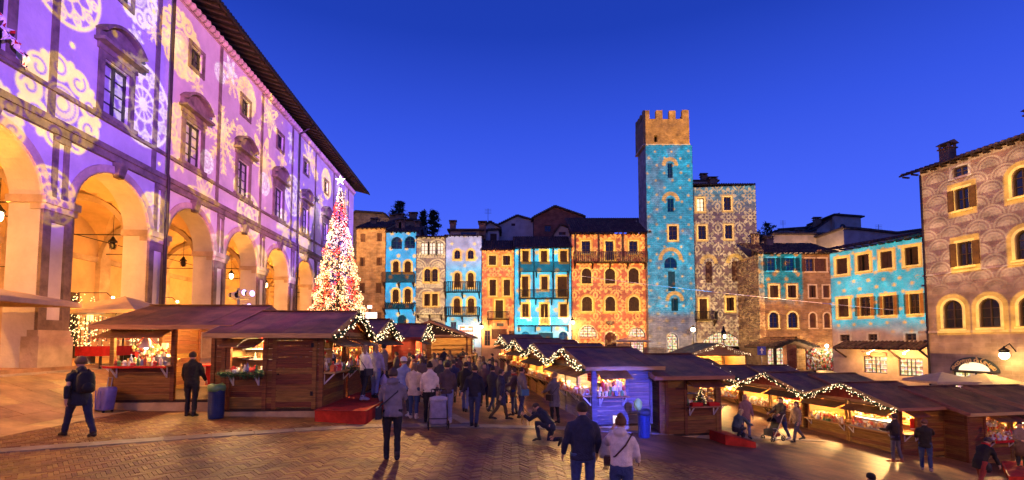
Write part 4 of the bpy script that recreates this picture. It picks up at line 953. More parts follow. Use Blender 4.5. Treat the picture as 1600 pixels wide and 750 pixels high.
def pats():
    P = {}
    P['rubble'] = lambda F, U, Z: np.ones(U.shape + (3,))*C(1.3, .66, .22)*(.75*ss(8, 15, Z)[..., None]+.35) + .25*vnoise(U, Z, .5, 3)[..., None]*C(.6, .12, .04)
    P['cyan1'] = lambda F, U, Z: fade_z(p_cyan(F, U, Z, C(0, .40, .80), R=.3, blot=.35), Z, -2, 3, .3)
    def fan(F, U, Z):
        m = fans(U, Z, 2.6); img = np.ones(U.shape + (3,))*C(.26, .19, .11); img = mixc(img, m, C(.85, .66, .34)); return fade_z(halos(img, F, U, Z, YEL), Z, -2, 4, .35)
    P['fan'] = fan
    def pale(F, U, Z):
        n = vnoise(U, Z, 2.2, 4); t = ss(10.5, 14, Z); base = C(.05, .48, .75)*(1-t[..., None]) + C(.42, .40, .62)*t[..., None]
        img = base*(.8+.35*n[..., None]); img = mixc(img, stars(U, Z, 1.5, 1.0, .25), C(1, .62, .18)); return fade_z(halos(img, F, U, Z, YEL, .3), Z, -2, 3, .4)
    P['pale'] = pale
    def scroll(F, U, Z, a=C(.56, .15, .04), b=C(1.2, .72, .22), T=2.7):
        img = np.ones(U.shape + (3,))*a*(.8+.4*vnoise(U, Z, 1.2, 8)[..., None]); img = mixc(img, rosette(U, Z, T, .115, .4), b); return halos(img, F, U, Z, C(1, .55, .05), .36)
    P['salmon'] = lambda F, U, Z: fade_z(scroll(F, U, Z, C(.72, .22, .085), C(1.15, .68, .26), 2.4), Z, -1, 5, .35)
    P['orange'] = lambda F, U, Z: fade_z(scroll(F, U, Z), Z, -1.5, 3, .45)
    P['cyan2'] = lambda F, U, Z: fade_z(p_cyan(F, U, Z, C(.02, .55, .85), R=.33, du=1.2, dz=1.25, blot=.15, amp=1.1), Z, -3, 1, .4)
    def tower(F, U, Z):
        zt = F.top; img = p_cyan(F, U, Z, C(0, .46, .78), R=.2, blot=.6); k = ss(5.0, 6.2, Z)[..., None]
        lo = np.ones(U.shape+(3,))*C(.2, .2, .24); lo = mixc(lo, stars(U, Z, 1.04, .95, .27), C(.9, .5, .12)*.7)
        img = img*k + lo*(1-k); top = (Z > zt+.05)[..., None]
        return np.where(top, C(.95, .52, .12)*(.7+.5*vnoise(U, Z, .6, 2)[..., None]), img)
    P['tower'] = tower
    def brown(F, U, Z):
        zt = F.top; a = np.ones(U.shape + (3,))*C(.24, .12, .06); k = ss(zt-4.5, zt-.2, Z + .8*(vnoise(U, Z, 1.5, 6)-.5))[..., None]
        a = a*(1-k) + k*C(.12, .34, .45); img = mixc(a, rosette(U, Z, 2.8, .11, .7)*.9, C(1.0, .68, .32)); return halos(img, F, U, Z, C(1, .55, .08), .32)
    P['brown'] = brown
    def low(F, U, Z):
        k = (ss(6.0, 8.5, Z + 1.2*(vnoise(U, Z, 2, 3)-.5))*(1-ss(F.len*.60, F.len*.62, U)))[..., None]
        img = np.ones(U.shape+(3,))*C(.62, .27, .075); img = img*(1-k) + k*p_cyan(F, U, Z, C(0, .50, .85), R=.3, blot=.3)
        m = stars(U, Z, 1.4, 1.25, .3)*(1-ss(F.len*.6, F.len*.62, U)); img = mixc(img, m, C(1, .5, .12)); return halos(img, F, U, Z, C(1, .52, .1), .3)
    P['low'] = low
    def cyan3(F, U, Z):
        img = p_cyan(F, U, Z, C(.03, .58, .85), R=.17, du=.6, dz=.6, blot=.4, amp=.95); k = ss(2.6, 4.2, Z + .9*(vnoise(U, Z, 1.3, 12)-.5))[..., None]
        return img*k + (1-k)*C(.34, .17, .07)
    P['cyan3'] = cyan3
    def right(F, U, Z):
        z1 = F.uz(1470, 450)[1]; m = fans(U, Z, 1.5, .07); img = np.ones(U.shape + (3,))*C(.28, .125, .065); img = mixc(img, m*.85, C(.70, .47, .30))
        k = ss(z1-1.0, z1+1.2, Z)[..., None]; img = img*k + (1-k)*C(.32, .15, .05); return halos(img, F, U, Z, C(1, .55, .06), .42)
    P['right'] = right
    return P
PAT = pats()
def projector(name, loc, aim, tu, tv, res, shade, energy, ref=60.0, parent=None):
    """spot lamp that throws a slide; shade(origin, dirs) -> (rgb, distance, cosine)"""
    loc = Vector(loc); q = (Vector(aim)-loc).to_track_quat('-Z', 'Y'); R = np.array(q.to_matrix())
    w, h = res; uu, vv = np.meshgrid((np.arange(w)+.5)/w*2-1, (np.arange(h)+.5)/h*2-1)
    d = np.stack([uu*tu, vv*tv, -np.ones_like(uu)], -1) @ R.T
    img, dist, cosi = shade(np.array(loc), d)
    nrm = np.linalg.norm(d, axis=-1)
    k = np.clip((dist*nrm/ref)**2/np.maximum(cosi, .1), 0, 40)
    a = np.ones((h, w, 4), np.float32); a[..., :3] = np.clip(img, 0, 3)*k[..., None]
    im = bpy.data.images.new(name + ' slide', w, h, float_buffer=True); im.colorspace_settings.name = 'Non-Color'; im.pixels.foreach_set(a.ravel()); im.pack()
    L = bpy.data.lights.new(name, 'SPOT'); L.energy = energy; L.spot_blend = 0; L.spot_size = min(PI*.95, 2*math.atan(math.hypot(tu, tv))*1.02); L.shadow_soft_size = .04
    o = bpy.data.objects.new(name, L); COL.objects.link(o); o.location = loc; o.rotation_euler = q.to_euler()
    L.use_nodes = True; nt = L.node_tree; n = nt.nodes; n.clear()
    out = n.new('ShaderNodeOutputLight'); em = n.new('ShaderNodeEmission'); tc = n.new('ShaderNodeTexCoord'); sp = n.new('ShaderNodeSeparateXYZ'); nt.links.new(tc.outputs['Normal'], sp.inputs[0])
    def mt(op, x, y=0.0):
        m = n.new('ShaderNodeMath'); m.operation = op
        for i, v in enumerate((x, y)):
            if isinstance(v, (int, float)): m.inputs[i].default_value = v
            else: nt.links.new(v, m.inputs[i])
        return m.outputs[0]
    az = mt('ABSOLUTE', sp.outputs[2]); cb = n.new('ShaderNodeCombineXYZ')
    for i, t in ((0, tu), (1, tv)): nt.links.new(mt('ADD', mt('MULTIPLY', mt('DIVIDE', sp.outputs[i], az), .5/t), .5), cb.inputs[i])
    it = n.new('ShaderNodeTexImage'); it.image = im; it.extension = 'CLIP'; nt.links.new(cb.outputs[0], it.inputs[0])
    nt.links.new(it.outputs[0], em.inputs[0]); nt.links.new(em.outputs[0], out.inputs[0])
    return o
def facade_hits(F, o, d):
    den = d[..., 0]*F.n.x + d[..., 1]*F.n.y
    t = ((F.o.x-o[0])*F.n.x + (F.o.y-o[1])*F.n.y)/np.where(np.abs(den) < 1e-6, 1e-6, den)
    x = o[0] + d[..., 0]*t; y = o[1] + d[..., 1]*t; z = o[2] + d[..., 2]*t
    u = (x-F.o.x)*F.d.x + (y-F.o.y)*F.d.y
    return u, z, t, -den/np.linalg.norm(d, axis=-1)
def shade_houses(keys, dim=1.0):
    rough = lambda u, z: .78 + .44*vnoise(u, z, .45, 31)*vnoise(u, z, 2.3, 33)*2
    def f(o, d):
        img = np.zeros(d.shape[:2] + (3,)); best = np.full(d.shape[:2], 1e9); co = np.ones(d.shape[:2])
        for k in keys:
            F = FS[k]; u, z, t, c = facade_hits(F, o, d)
            us = [p[0] for p in F.outline]; zs = [p[1] for p in F.outline]
            zt = np.interp(u, us, zs)
            if k == 'tower': zt = zt + 5.5
            m = (t > 0) & (u > us[0]+.03) & (u < us[-1]-.03) & (z < zt-.05) & (z > 1.4) & (t < best) & (c > .02)
            if not m.any(): continue
            sub = PAT[k](F, u[m][None, :], z[m][None, :])[0]
            img[m] = sub*dim*rough(u[m], z[m])[..., None]; best[m] = t[m]; co[m] = c[m]
        return img, np.where(best > 1e8, 1, best), co
    return f
def shade_loggia(o, d):
    F = LG; u, z, t, c = facade_hits(F, o, d)
    m = (t > 0) & (u > 8) & (u < 53.9) & (z > 1.0) & (z < 19.0) & (c > .02)
    U, Z = u[m][None, :], z[m][None, :]
    vio = C(.28, .085, 1.0); pink = C(.62, .17, .58); lil = C(.36, .15, 1.0)
    k = (ss(20.8, 22.0, U)*(1-ss(31, 36, U)))[..., None]; img = vio*(1-k) + pink*k; k2 = ss(33, 40, U)[..., None]; img = img*(1-k2) + lil*k2
    img = img*(.85 + .3*vnoise(U, Z, 3, 21)[..., None])
    cream = C(1.5, 1.0, .42); wht = C(1.15, .92, 1.25); gold = C(1.45, .8, .26)
    fl = [(16.45, 10.3, 2.25, 0, cream), (16.3, 14.6, 2.0, 1, cream), (20.25, 12.2, 2.3, 1, wht), (19.6, 16.6, 1.8, 0, wht), (22.6, 16.3, 2.2, 0, gold), (23.0, 12.3, 1.7, 0, gold), (26.4, 13.3, 2.4, 2, gold), (27.1, 17.0, 1.1, 2, gold), (13.2, 17.2, 1.8, 0, cream),
          (28.9, 17.0, 1.6, 0, gold), (32.0, 17.3, 1.9, 3, cream), (31.3, 13.9, 2.4, 3, gold), (24.8, 9.6, 1.8, 3, gold), (29.6, 9.8, 1.9, 1, cream), (35.0, 10.2, 1.9, 2, cream), (36.3, 13.2, 2.0, 1, wht), (39.3, 17.2, 1.7, 2, cream), (38.7, 10.0, 2.0, 0, cream),
          (41.2, 13.2, 2.2, 3, wht), (43.8, 16.6, 1.9, 0, cream), (46.2, 12.6, 2.2, 1, cream), (49.5, 16.5, 2, 3, cream), (50.5, 11.5, 2.2, 0, wht), (44.3, 9.2, 1.6, 2, cream), (13.8, 8.7, 1.9, 0, cream), (16.2, 7.0, 1.3, 1, cream), (21.2, 7.6, 1.5, 0, cream), (26.0, 6.9, 1.3, 1, wht), (31.2, 7.3, 1.5, 0, cream), (36.2, 7.0, 1.4, 3, wht), (41, 7.0, 1.4, 0, cream)]
    r2 = np.random.default_rng(9)
    for _ in range(46):
        fl.append((r2.uniform(11, 52), r2.uniform(7.2, 18.2), r2.uniform(.5, 1.05), int(r2.integers(1, 4)), (cream, wht, gold)[int(r2.integers(0, 3))]))
    for i, (cu, cz, R, kd, col) in enumerate(fl):
        R = R*.78; cu = cu - .45
        sel = (np.abs(U-cu) < R*1.1) & (np.abs(Z-cz) < R*1.1)
        if not sel.any(): continue
        v = np.zeros_like(U); v[sel] = flake(U[sel], Z[sel], cu, cz, R, kd, i); img = mixc(img, np.clip(v, 0, 1)*.92, col)
    r = np.random.default_rng(3)
    for i in range(90):
        cu, cz, R = r.uniform(11, 53), r.uniform(7, 18.5), r.uniform(.08, .17); sel = (np.abs(U-cu) < R) & (np.abs(Z-cz) < R)
        if sel.any(): v = np.zeros_like(U); v[sel] = 1 - ss(R*.7, R, np.hypot(U[sel]-cu, Z[sel]-cz)); img = mixc(img, v, cream)
    op = np.zeros_like(U, bool)
    for cc_ in UC: op |= (np.abs(U-cc_) < AH) & ((Z < Z_SP) | (np.hypot(U-cc_, Z-Z_SP) < AH))
    img = img*(1-op)[..., None]
    img = img*(.0 + ss(5.4, 7.4, Z + .5*np.sin(U*1.3)))[..., None]
    full = np.zeros(d.shape[:2] + (3,)); full[m] = img[0]
    return full, np.where(m, t, 1), np.where(m, c, 1)
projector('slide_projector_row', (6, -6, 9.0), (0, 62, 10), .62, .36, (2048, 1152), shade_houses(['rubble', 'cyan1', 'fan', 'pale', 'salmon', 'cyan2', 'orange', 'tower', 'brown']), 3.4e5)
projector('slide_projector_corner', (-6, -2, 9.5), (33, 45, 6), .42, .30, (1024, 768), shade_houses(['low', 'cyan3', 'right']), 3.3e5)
projector('slide_projector_palace', (9, -3, 8.0), (-16.2, 27, 11), .95, .48, (2560, 1280), shade_loggia, 2.35e5)
# ================================================================== ground and paving
def build_ground():
    xs = np.concatenate([np.linspace(-400, -40, 8), np.arange(-34, 46, .8), np.linspace(52, 400, 8)]); ys = np.concatenate([np.linspace(-60, -2, 5), np.arange(0, 66, .8), np.linspace(72, 700, 10)])
    nx = len(xs); gm = MB(); gm.add([(x, y, g(x, y) - .014) for y in ys for x in xs], [(j*nx+i, j*nx+i+1, (j+1)*nx+i+1, (j+1)*nx+i) for j in range(len(ys)-1) for i in range(nx-1)])
    M['pave'] = mat_brick('herringbone paving', (.27, .13, .046), (.185, .09, .034), (.1, .056, .026), .26, .066, .006, .35, PI/4, 'XY', .55, .35)
    gr = gm.build('ground', M['pave'], kind='structure')
    # strips of pale stone across the bricks
    st = []
    def strip(p, q, w=.42):
        p = Vector(p); q = Vector(q); d = (q-p).normalized(); n = Vector((-d.y, d.x)); L = (q-p).length; st.append((p, d, L, w))
        root = bpy.data.objects.new('stone_strip', None); COL.objects.link(root); root['kind'] = 'structure'
        t = 0
        while t < L:
            l = random.uniform(.8, 1.3); a = p + d*t; b = p + d*min(L, t+l-.012); m = MB(); z = .012 + random.uniform(-.002, .003)
            c = [a - n*w/2, b - n*w/2, b + n*w/2, a + n*w/2]; lo = [(v.x, v.y, g(v.x, v.y)-.02) for v in c]; hi = [(v.x, v.y, g(v.x, v.y)+z) for v in c]
            m.add(lo+hi, [(4, 5, 6, 7), (0, 1, 5, 4), (1, 2, 6, 5), (2, 3, 7, 6), (3, 0, 4, 7)]).build('paving_slab', M['trav'], root); t += l
    strip((-11.2, 8.0), (1.9, 15.9)); strip((-1.3, 14.35), (-3.6, 18.5)); strip((2.2, 15.9), (14, 21.5), .36)
    def in_strip(x, y):
        for p, d, L, w in st:
            v = Vector((x, y)) - p; a = v.dot(d); b = abs(v.x*d.y - v.y*d.x)
            if -.1 < a < L+.1 and b < w/2+.07: return True
        return False
    # herringbone bricks that can be told apart
    W, L = .066, .264; n = 4; pos = []
    ca = math.cos(PI/4)
    for i in range(-260, 261):
        for j in range(-20, 420):
            k = (i-j) % (2*n)
            if k == 0: cx, cy, hor = (i+2)*W, (j+.5)*W, 1
            elif k == 2*n-1: cx, cy, hor = (i+.5)*W, (j+2)*W, 0
            else: continue
            x = (cx - cy)*ca; y = (cx + cy)*ca
            if y < 6.4 or y > 12.6 or abs(x) > y*1.09 or x + LX + LM*y < 4.4: continue
            z = g(x, y); py = HOR + (EYE - z)/y*FPX
            if py > 775 or in_strip(x, y): continue
            pos.append((x, y, z, hor, py))
    pos.sort(key=lambda p: -p[4])
    me = MB().box(-L/2+.004, L/2-.004, -W/2+.004, W/2-.004, -.03, .004).mesh('brick', M['brick_pv'])
    big = MB()
    def nrm(x, y): return Vector((-(g(x+.1, y)-g(x-.1, y))/.2, -(g(x, y+.1)-g(x, y-.1))/.2, 1)).normalized()
    inn = [q for q in pos if q[4] < 752 and abs(q[0]) < q[1]*1.06]
    one = set(id(q) for q in inn[:300])
    for q in pos:
        x, y, z, hor, py = q; a = PI/4 if hor else 3*PI/4; dz = random.uniform(-.003, .005); n_ = nrm(x, y)
        if id(q) in one:
            o = bpy.data.objects.new('brick', me); COL.objects.link(o); o.parent = gr
            xa = Vector((math.cos(a), math.sin(a), 0)); ya = n_.cross(xa).normalized(); xa = ya.cross(n_)
            o.matrix_local = Matrix(((xa.x, ya.x, n_.x, x), (xa.y, ya.y, n_.y, y), (xa.z, ya.z, n_.z, z+dz), (0, 0, 0, 1)))
        else:
            c, s = math.cos(a), math.sin(a); l2, w2 = L/2-.004, W/2-.004
            P = [(x + u*c - v*s, y + u*s + v*c) for u, v in ((-l2, -w2), (l2, -w2), (l2, w2), (-l2, w2))]
            P = [(u, v, z - (n_.x*(u-x) + n_.y*(v-y))/n_.z + dz) for u, v in P]
            big.add(P + [(a_, b_, c_-.03) for a_, b_, c_ in P], [(0, 1, 2, 3), (0, 4, 5, 1), (1, 5, 6, 2), (2, 6, 7, 3), (3, 7, 4, 0)])
    big.build('brick_field', M['brick_pvs'], gr, kind='stuff')
    # beige slabs in front of the palace
    root = bpy.data.objects.new('stone_paving', None); COL.objects.link(root); root['kind'] = 'structure'
    for r in range(6):
        D0 = .62 + r*.62; y = 6.5 + random.uniform(0, .5)
        while y < 24:
            l = random.uniform(.8, 1.4); m = MB(); z = random.uniform(.004, .012)
            c = [(-LX - LM*yy + D, yy) for D, yy in ((D0, y), (D0+.61, y), (D0+.61, y+l-.012), (D0, y+l-.012))]
            m.add([(a, b, g(a, b)-.03) for a, b in c] + [(a, b, g(a, b)+z) for a, b in c], [(4, 5, 6, 7), (0, 1, 5, 4), (1, 2, 6, 5), (2, 3, 7, 6), (3, 0, 4, 7)]).build('paving_slab', M['slab'], root); y += l
build_ground()
# ================================================================== market stalls
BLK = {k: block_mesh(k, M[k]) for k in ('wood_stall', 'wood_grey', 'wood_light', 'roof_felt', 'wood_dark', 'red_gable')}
GOODS = {}
def goods_meshes():
    m = M['festive_ob']
    GOODS['figurine'] = MB().lathe([(.03, 0), (.045, .02), (.03, .09), (.018, .12)], 8).ball((0, 0, .145), .03, 8, 5).lathe([(.03, .165), (.012, .2), (.004, .23)], 8).mesh('figurine', m)
    GOODS['jar'] = MB().lathe([(.04, 0), (.045, .02), (.045, .1), (.03, .12), (.033, .121), (.033, .145), (.01, .15)], 10).mesh('jar', m)
    GOODS['bauble'] = MB().ball((0, 0, .05), .05, 10, 6).lathe([(.012, .098), (.012, .115), (.004, .12)], 6).mesh('bauble', m)
    GOODS['gift_box'] = MB().box(-.06, .06, -.05, .05, 0, .08).box(-.064, .064, -.012, .012, -.0, .084).box(-.012, .012, -.054, .054, 0, .0845).mesh('gift_box', m)
    GOODS['toy_house'] = MB().box(-.06, .06, -.04, .04, 0, .09).add([(-.075, -.055, .085), (.075, -.055, .085), (.075, .055, .085), (-.075, .055, .085), (-.075, 0, .16), (.075, 0, .16)], [(0, 1, 5, 4), (2, 3, 4, 5), (1, 2, 5), (3, 0, 4), (3, 2, 1, 0)]).box(.02, .045, -.02, .005, .1, .18).mesh('toy_house', m)
    GOODS['toy_tree'] = MB().lathe([(.008, 0), (.008, .04), (.06, .041), (.03, .1), (.042, .101), (.018, .16), (.026, .161), (.003, .24)], 8).mesh('toy_tree', m)
    GOODS['snow_globe'] = MB().lathe([(.045, 0), (.045, .03), (.03, .04)], 10).ball((0, 0, .085), .05, 10, 6).mesh('snow_globe', m)
    GOODS['bottle'] = MB().lathe([(.03, 0), (.035, .01), (.035, .14), (.012, .19), (.012, .25), (.003, .252)], 8).mesh('bottle', m)
goods_meshes()
ORD = 'first second third fourth fifth sixth seventh eighth ninth tenth eleventh twelfth thirteenth fourteenth fifteenth sixteenth seventeenth eighteenth nineteenth twentieth'.split()
def ordw(i): return ORD[i] if i < 20 else 'twenty-' + ORD[i-20] if i < 29 else str(i+1) + 'th'
def put_goods(stall, kinds, spots, label, group, sc=1.0):
    mw = Matrix.Translation(stall.location) @ Matrix.Rotation(stall.rotation_euler.z, 4, 'Z')
    for i_, p in enumerate(spots):
        k = random.choice(kinds); q = mw @ Vector(p); s = random.uniform(.85, 1.35)*sc
        o = inst(k, GOODS[k], None, q, (0, 0, random.uniform(0, 6)), (s, s, s))
        tag(o, ordw(i_) + ' piece ' + label.replace('goods', 'a ' + k.replace('_', ' ')), k.replace('_', ' '), group)
def trinkets(stall, name, boxes, n, m='festive', s=(.03, .075)):
    b = MB()
    for i in range(n):
        x0, x1, y0, y1, z0, z1 = random.choice(boxes); r = random.uniform(*s); c = (random.uniform(x0, x1), random.uniform(y0, y1), random.uniform(z0, z1) + r)
        t = random.random()
        if t < .4: b.ball(c, r, 6, 4)
        elif t < .7: b.box(c[0]-r, c[0]+r, c[1]-r*.8, c[1]+r*.8, c[2]-r, c[2]+r*random.uniform(.5, 1.6))
        else: b.lathe([(r*.9, -r), (r*.7, 0), (r*.2, r*1.5)], 6, c)
    return b.build(name, M[m], stall, kind='stuff')
def boards(root, side, a, b, z0, z1, w, d, detail, wood, bh=.155, off=0.0, name='board'):
    n = max(1, round((z1-z0)/bh)); h = (z1-z0)/n; J = MB()
    for i in range(n):
        z = z0 + (i+.5)*h; t = .03; j = random.uniform(-.004, .004) - off
        if side == 'front': c = ((a+b)/2, -t/2 + j, z); s = (b-a-.004, t, h-.007)
        elif side == 'back': c = ((a+b)/2, d + t/2 - j, z); s = (b-a-.004, t, h-.007)
        elif side == 'left': c = (-t/2 + j, (a+b)/2, z); s = (t, b-a-.004, h-.007)
        else: c = (w + t/2 - j, (a+b)/2, z); s = (t, b-a-.004, h-.007)
        if detail: inst(name, BLK[wood], root, c, (0, 0, 0), s)
        else: J.box(c[0]-s[0]/2, c[0]+s[0]/2, c[1]-s[1]/2, c[1]+s[1]/2, c[2]-s[2]/2, c[2]+s[2]/2)
    if not detail and J.v: J.build('board_wall', M[wood], root, kind='stuff')
def stall(label, x, y, zf, w, d, ev, rise, yaw=0.0, walls=None, energy=120, detail=False, wood='wood_stall', flap=True, roof='roof_felt', skirt=1.0, npan=5, over=(.38, .4), shelves=('back',), light=(1, .54, .17), group='wooden Christmas market stalls', sill=.95, gable='red_gable', frontface=True):
    t = thing('market_stall', label, 'market stall', (x, y, zf), yaw, group)
    walls = walls or {}
    head = ev - .18
    MB().box(.02, w-.02, .02, d-.02, -.08, 0).build('floor', M['wood_dark'], t)
    MB().box(.0, w, 0.0, d, -skirt-.1, -.085).build('skirt', M['skirt'], t)
    P = set([(0, 0), (w, 0), (0, d), (w, d)])
    for s, segs in walls.items():
        L = w if s in ('front', 'back') else d
        for (a, b, k) in segs:
            a *= L; b *= L
            if k == 'wall': boards(t, s, a, b, 0, ev-.02, w, d, detail, wood)
            elif k == 'open':
                boards(t, s, a, b, 0, sill, w, d, detail, wood); boards(t, s, a, b, head, ev-.02, w, d, detail, wood)
            elif k == 'door':
                boards(t, s, a+.05, b-.05, .03, head+.1, w, d, detail, wood, off=.02)
                if s == 'front':
                    do = MB().box(a, a+.05, -.05, .0, 0, head+.14).box(b-.05, b, -.05, 0, 0, head+.14).box(a, b, -.052, 0, head+.1, head+.16).build('door_frame', M[wood], t)
                    for zz in (.35, head-.25): MB().box(b-.09, b-.02, -.075, -.053, zz, zz+.12).build('hinge', M['iron'], do)
                    MB().ball((a+.12, -.085, .95), .025).build('handle', M['iron'], do)
            for e in (a, b):
                P.add({'front': (e, 0), 'back': (e, d), 'left': (0, e), 'right': (w, e)}[s])
            if k == 'open':
                c = MB(); br = MB(); dpt = .36
                zz = sill
                if s == 'front': c.box(a+.02, b-.02, -dpt, .02, zz, zz+.045); q = [((e, -.03, zz-.3), (e, -dpt+.05, zz-.01)) for e in (a+.15, b-.15)]
                elif s == 'left': c.box(-dpt, .02, a+.02, b-.02, zz, zz+.045); q = [((-.03, e, zz-.3), (-dpt+.05, e, zz-.01)) for e in (a+.15, b-.15)]
                else: c.box(w-.02, w+dpt, a+.02, b-.02, zz, zz+.045); q = [((w+.03, e, zz-.3), (w+dpt-.05, e, zz-.01)) for e in (a+.15, b-.15)]
                co = c.build('counter', M['wood_light'], t)
                for p0, p1 in q: MB().bar(p0, p1, .035, .035).bar((p0[0], p0[1], p0[2]), (p0[0], p0[1], zz), .035, .035).build('bracket', M['plastic_w'] if detail else M['iron'], co)
                if flap and (k == 'open'):
                    n = 3 if b-a > 1.2 else 2
                    for i in range(n):
                        u0 = a + (b-a)*i/n; u1 = a + (b-a)*(i+1)/n - .01; m = MB(); o1, dz = .62, .22
                        if s == 'front': v = [(u0, -.04, head), (u1, -.04, head), (u1, -o1, head-dz), (u0, -o1, head-dz)]
                        elif s == 'left': v = [(-.04, u1, head), (-.04, u0, head), (-o1, u0, head-dz), (-o1, u1, head-dz)]
                        else: v = [(w+.04, u0, head), (w+.04, u1, head), (w+o1, u1, head-dz), (w+o1, u0, head-dz)]
                        m.add(v + [(p[0], p[1], p[2]-.03) for p in v], [(0, 3, 2, 1), (4, 5, 6, 7), (0, 1, 5, 4), (1, 2, 6, 5), (2, 3, 7, 6), (3, 0, 4, 7)]); m.build('flap', M['wood_dark'] if not detail else M['roof_felt'], t)
    for (px_, py_) in sorted(P):
        ex = .055
        MB().box(px_-ex, px_+ex, py_-ex, py_+ex, -.02, ev-.01 + (0 if py_ not in (0, d) else 0)).build('post', M[wood], t)
    # roof
    ox, oy = over; half = d/2; run = half + oy; al = math.atan2(rise, half); Ls = run/math.cos(al); pw = (w+2*ox)/npan
    for s in (0, 1):
        for i in range(npan):
            cx = -ox + (i+.5)*pw; my = half - (run/2 if s == 0 else -run/2); mz = ev + rise - math.tan(al)*run/2 + .04
            inst('roof_panel', BLK[roof], t, (cx, my, mz + random.uniform(-.004, .004)), ((al if s == 0 else -al), 0, 0), (pw-.008, Ls, .045))
        ye = -oy if s == 0 else d+oy; ze = ev + rise - math.tan(al)*run
        MB().bar((-ox, ye, ze), (w+ox, ye, ze), .03, .13).build('eaves_board', M['wood_light'] if s == 0 and detail else M[wood], t)
        for e in (-ox, w+ox): MB().bar((e, ye, ze-.01), (e, half, ev+rise-.01), .035, .15).build('verge_board', M['wood_light'], t)
    MB().bar((-ox, half, ev+rise+.075), (w+ox, half, ev+rise+.075), .2, .03).build('ridge_cap', M[roof], t)
    zs = math.tan(al)*0
    for e in (0.0, w):
        MB().add([(e-.015, 0, ev), (e-.015, d, ev), (e-.015, half, ev+rise-.03), (e+.015, 0, ev), (e+.015, d, ev), (e+.015, half, ev+rise-.03)], [(0, 1, 2), (5, 4, 3), (0, 3, 4, 1), (1, 4, 5, 2), (2, 5, 3, 0)]).build('gable_panel', M[gable], t)
        MB().box(e-.05, e+.05, 0, d, ev-.09, ev+.03).build('tie_beam', M['wood_light'], t)
    # inside: shelves, lining and light
    for s in shelves:
        if s == 'back':
            MB().box(.06, w-.06, d-.05, d-.01, 0, ev-.05).build('lining', M['wood_light'], t)
            for zz in (1.05, 1.4, 1.72): MB().box(.08, w-.08, d-.32, d-.05, zz, zz+.025).build('shelf', M['plastic_w'] if detail else M['wood_light'], t)
        if s == 'left':
            MB().box(.01, .05, .06, d-.06, 0, ev-.05).build('lining', M['wood_light'], t)
            for zz in (1.05, 1.4, 1.72): MB().box(.05, .32, .08, d-.08, zz, zz+.025).build('shelf', M['wood_light'], t)
        if s == 'right':
            MB().box(w-.05, w-.01, .06, d-.06, 0, ev-.05).build('lining', M['wood_light'], t)
            for zz in (1.05, 1.4, 1.72): MB().box(w-.32, w-.05, .08, d-.08, zz, zz+.025).build('shelf', M['wood_light'], t)
        if s == 'mid':
            MB().box(.06, w-.06, d*.24-.02, d*.24+.02, 0, ev-.05).build('lining', M['wood_light'], t)
            for zz in (1.0, 1.32, 1.62, 1.86): MB().box(.08, w-.08, d*.24-.3, d*.24-.02, zz, zz+.025).build('shelf', M['plastic_w'], t)
    if energy:
        k = 2 if d > 3 else 1
        for i in range(k):
            yy = d*(i+.5)/k
            tb = MB().tube([(w*.25, yy, ev-.03), (w*.75, yy, ev-.03)], .022, 6).build('strip_light', M['tube'], t)
            point('stall_light', (w/2, yy, ev-.16), 10.5*energy/k, light, .12, t)
    return t
def garland(label, pts, parent_obj=None, n=110, sag=.12, group='light garlands along the stall gables', strand=True, bulb='bulb', r=.017, wid=.065):
    """pts in world space"""
    pts = [Vector(p) for p in pts]; path = []
    for a, b in zip(pts[:-1], pts[1:]):
        for i in range(14): t = i/14; p = a.lerp(b, t); p.z -= sag*4*t*(1-t); path.append(p)
    path.append(pts[-1]); c = path[0].copy()
    t = thing('light_garland', label, 'garland', c, 0, group)
    L = [p - c for p in path]
    if strand:
        f = MB(); f.tube(L, [.035 + .02*random.random() for _ in L], 6)
        for i in range(len(L)*12):
            p = L[random.randrange(len(L))] + Vector([random.gauss(0, .04) for _ in range(3)]); d = Vector([random.gauss(0, .07) for _ in range(3)]); e = d.cross(Vector((0, 0, 1)))*.25
            f.add([p-e, p+e, p+d], [(0, 1, 2)])
        f.build('fir_strand', M['garland'], t, kind='stuff')
    b = MB()
    for i in range(n):
        u = random.random()*(len(L)-1); k = int(u); p = L[k].lerp(L[min(k+1, len(L)-1)], u-k) + Vector([random.gauss(0, wid) for _ in range(3)]); b.octa(p, r*random.uniform(.8, 1.5))
    b.build('bulbs', M[bulb], t, kind='stuff')
    return t
def gable_pts(s, w, d, ev, rise, side, over=(.38, .4), out=.08):
    mw = Matrix.Translation(s.location) @ Matrix.Rotation(s.rotation_euler.z, 4, 'Z'); ox, oy = over; e = w+ox+out if side == 'right' else -ox-out; k = rise/(d/2)
    return [mw @ Vector(p) for p in ((e, -oy, ev-k*oy-.05), (e, d/2, ev+rise-.02), (e, d+oy, ev-k*oy-.05))]
YL = math.atan(.06); YB = .178; YD = .2
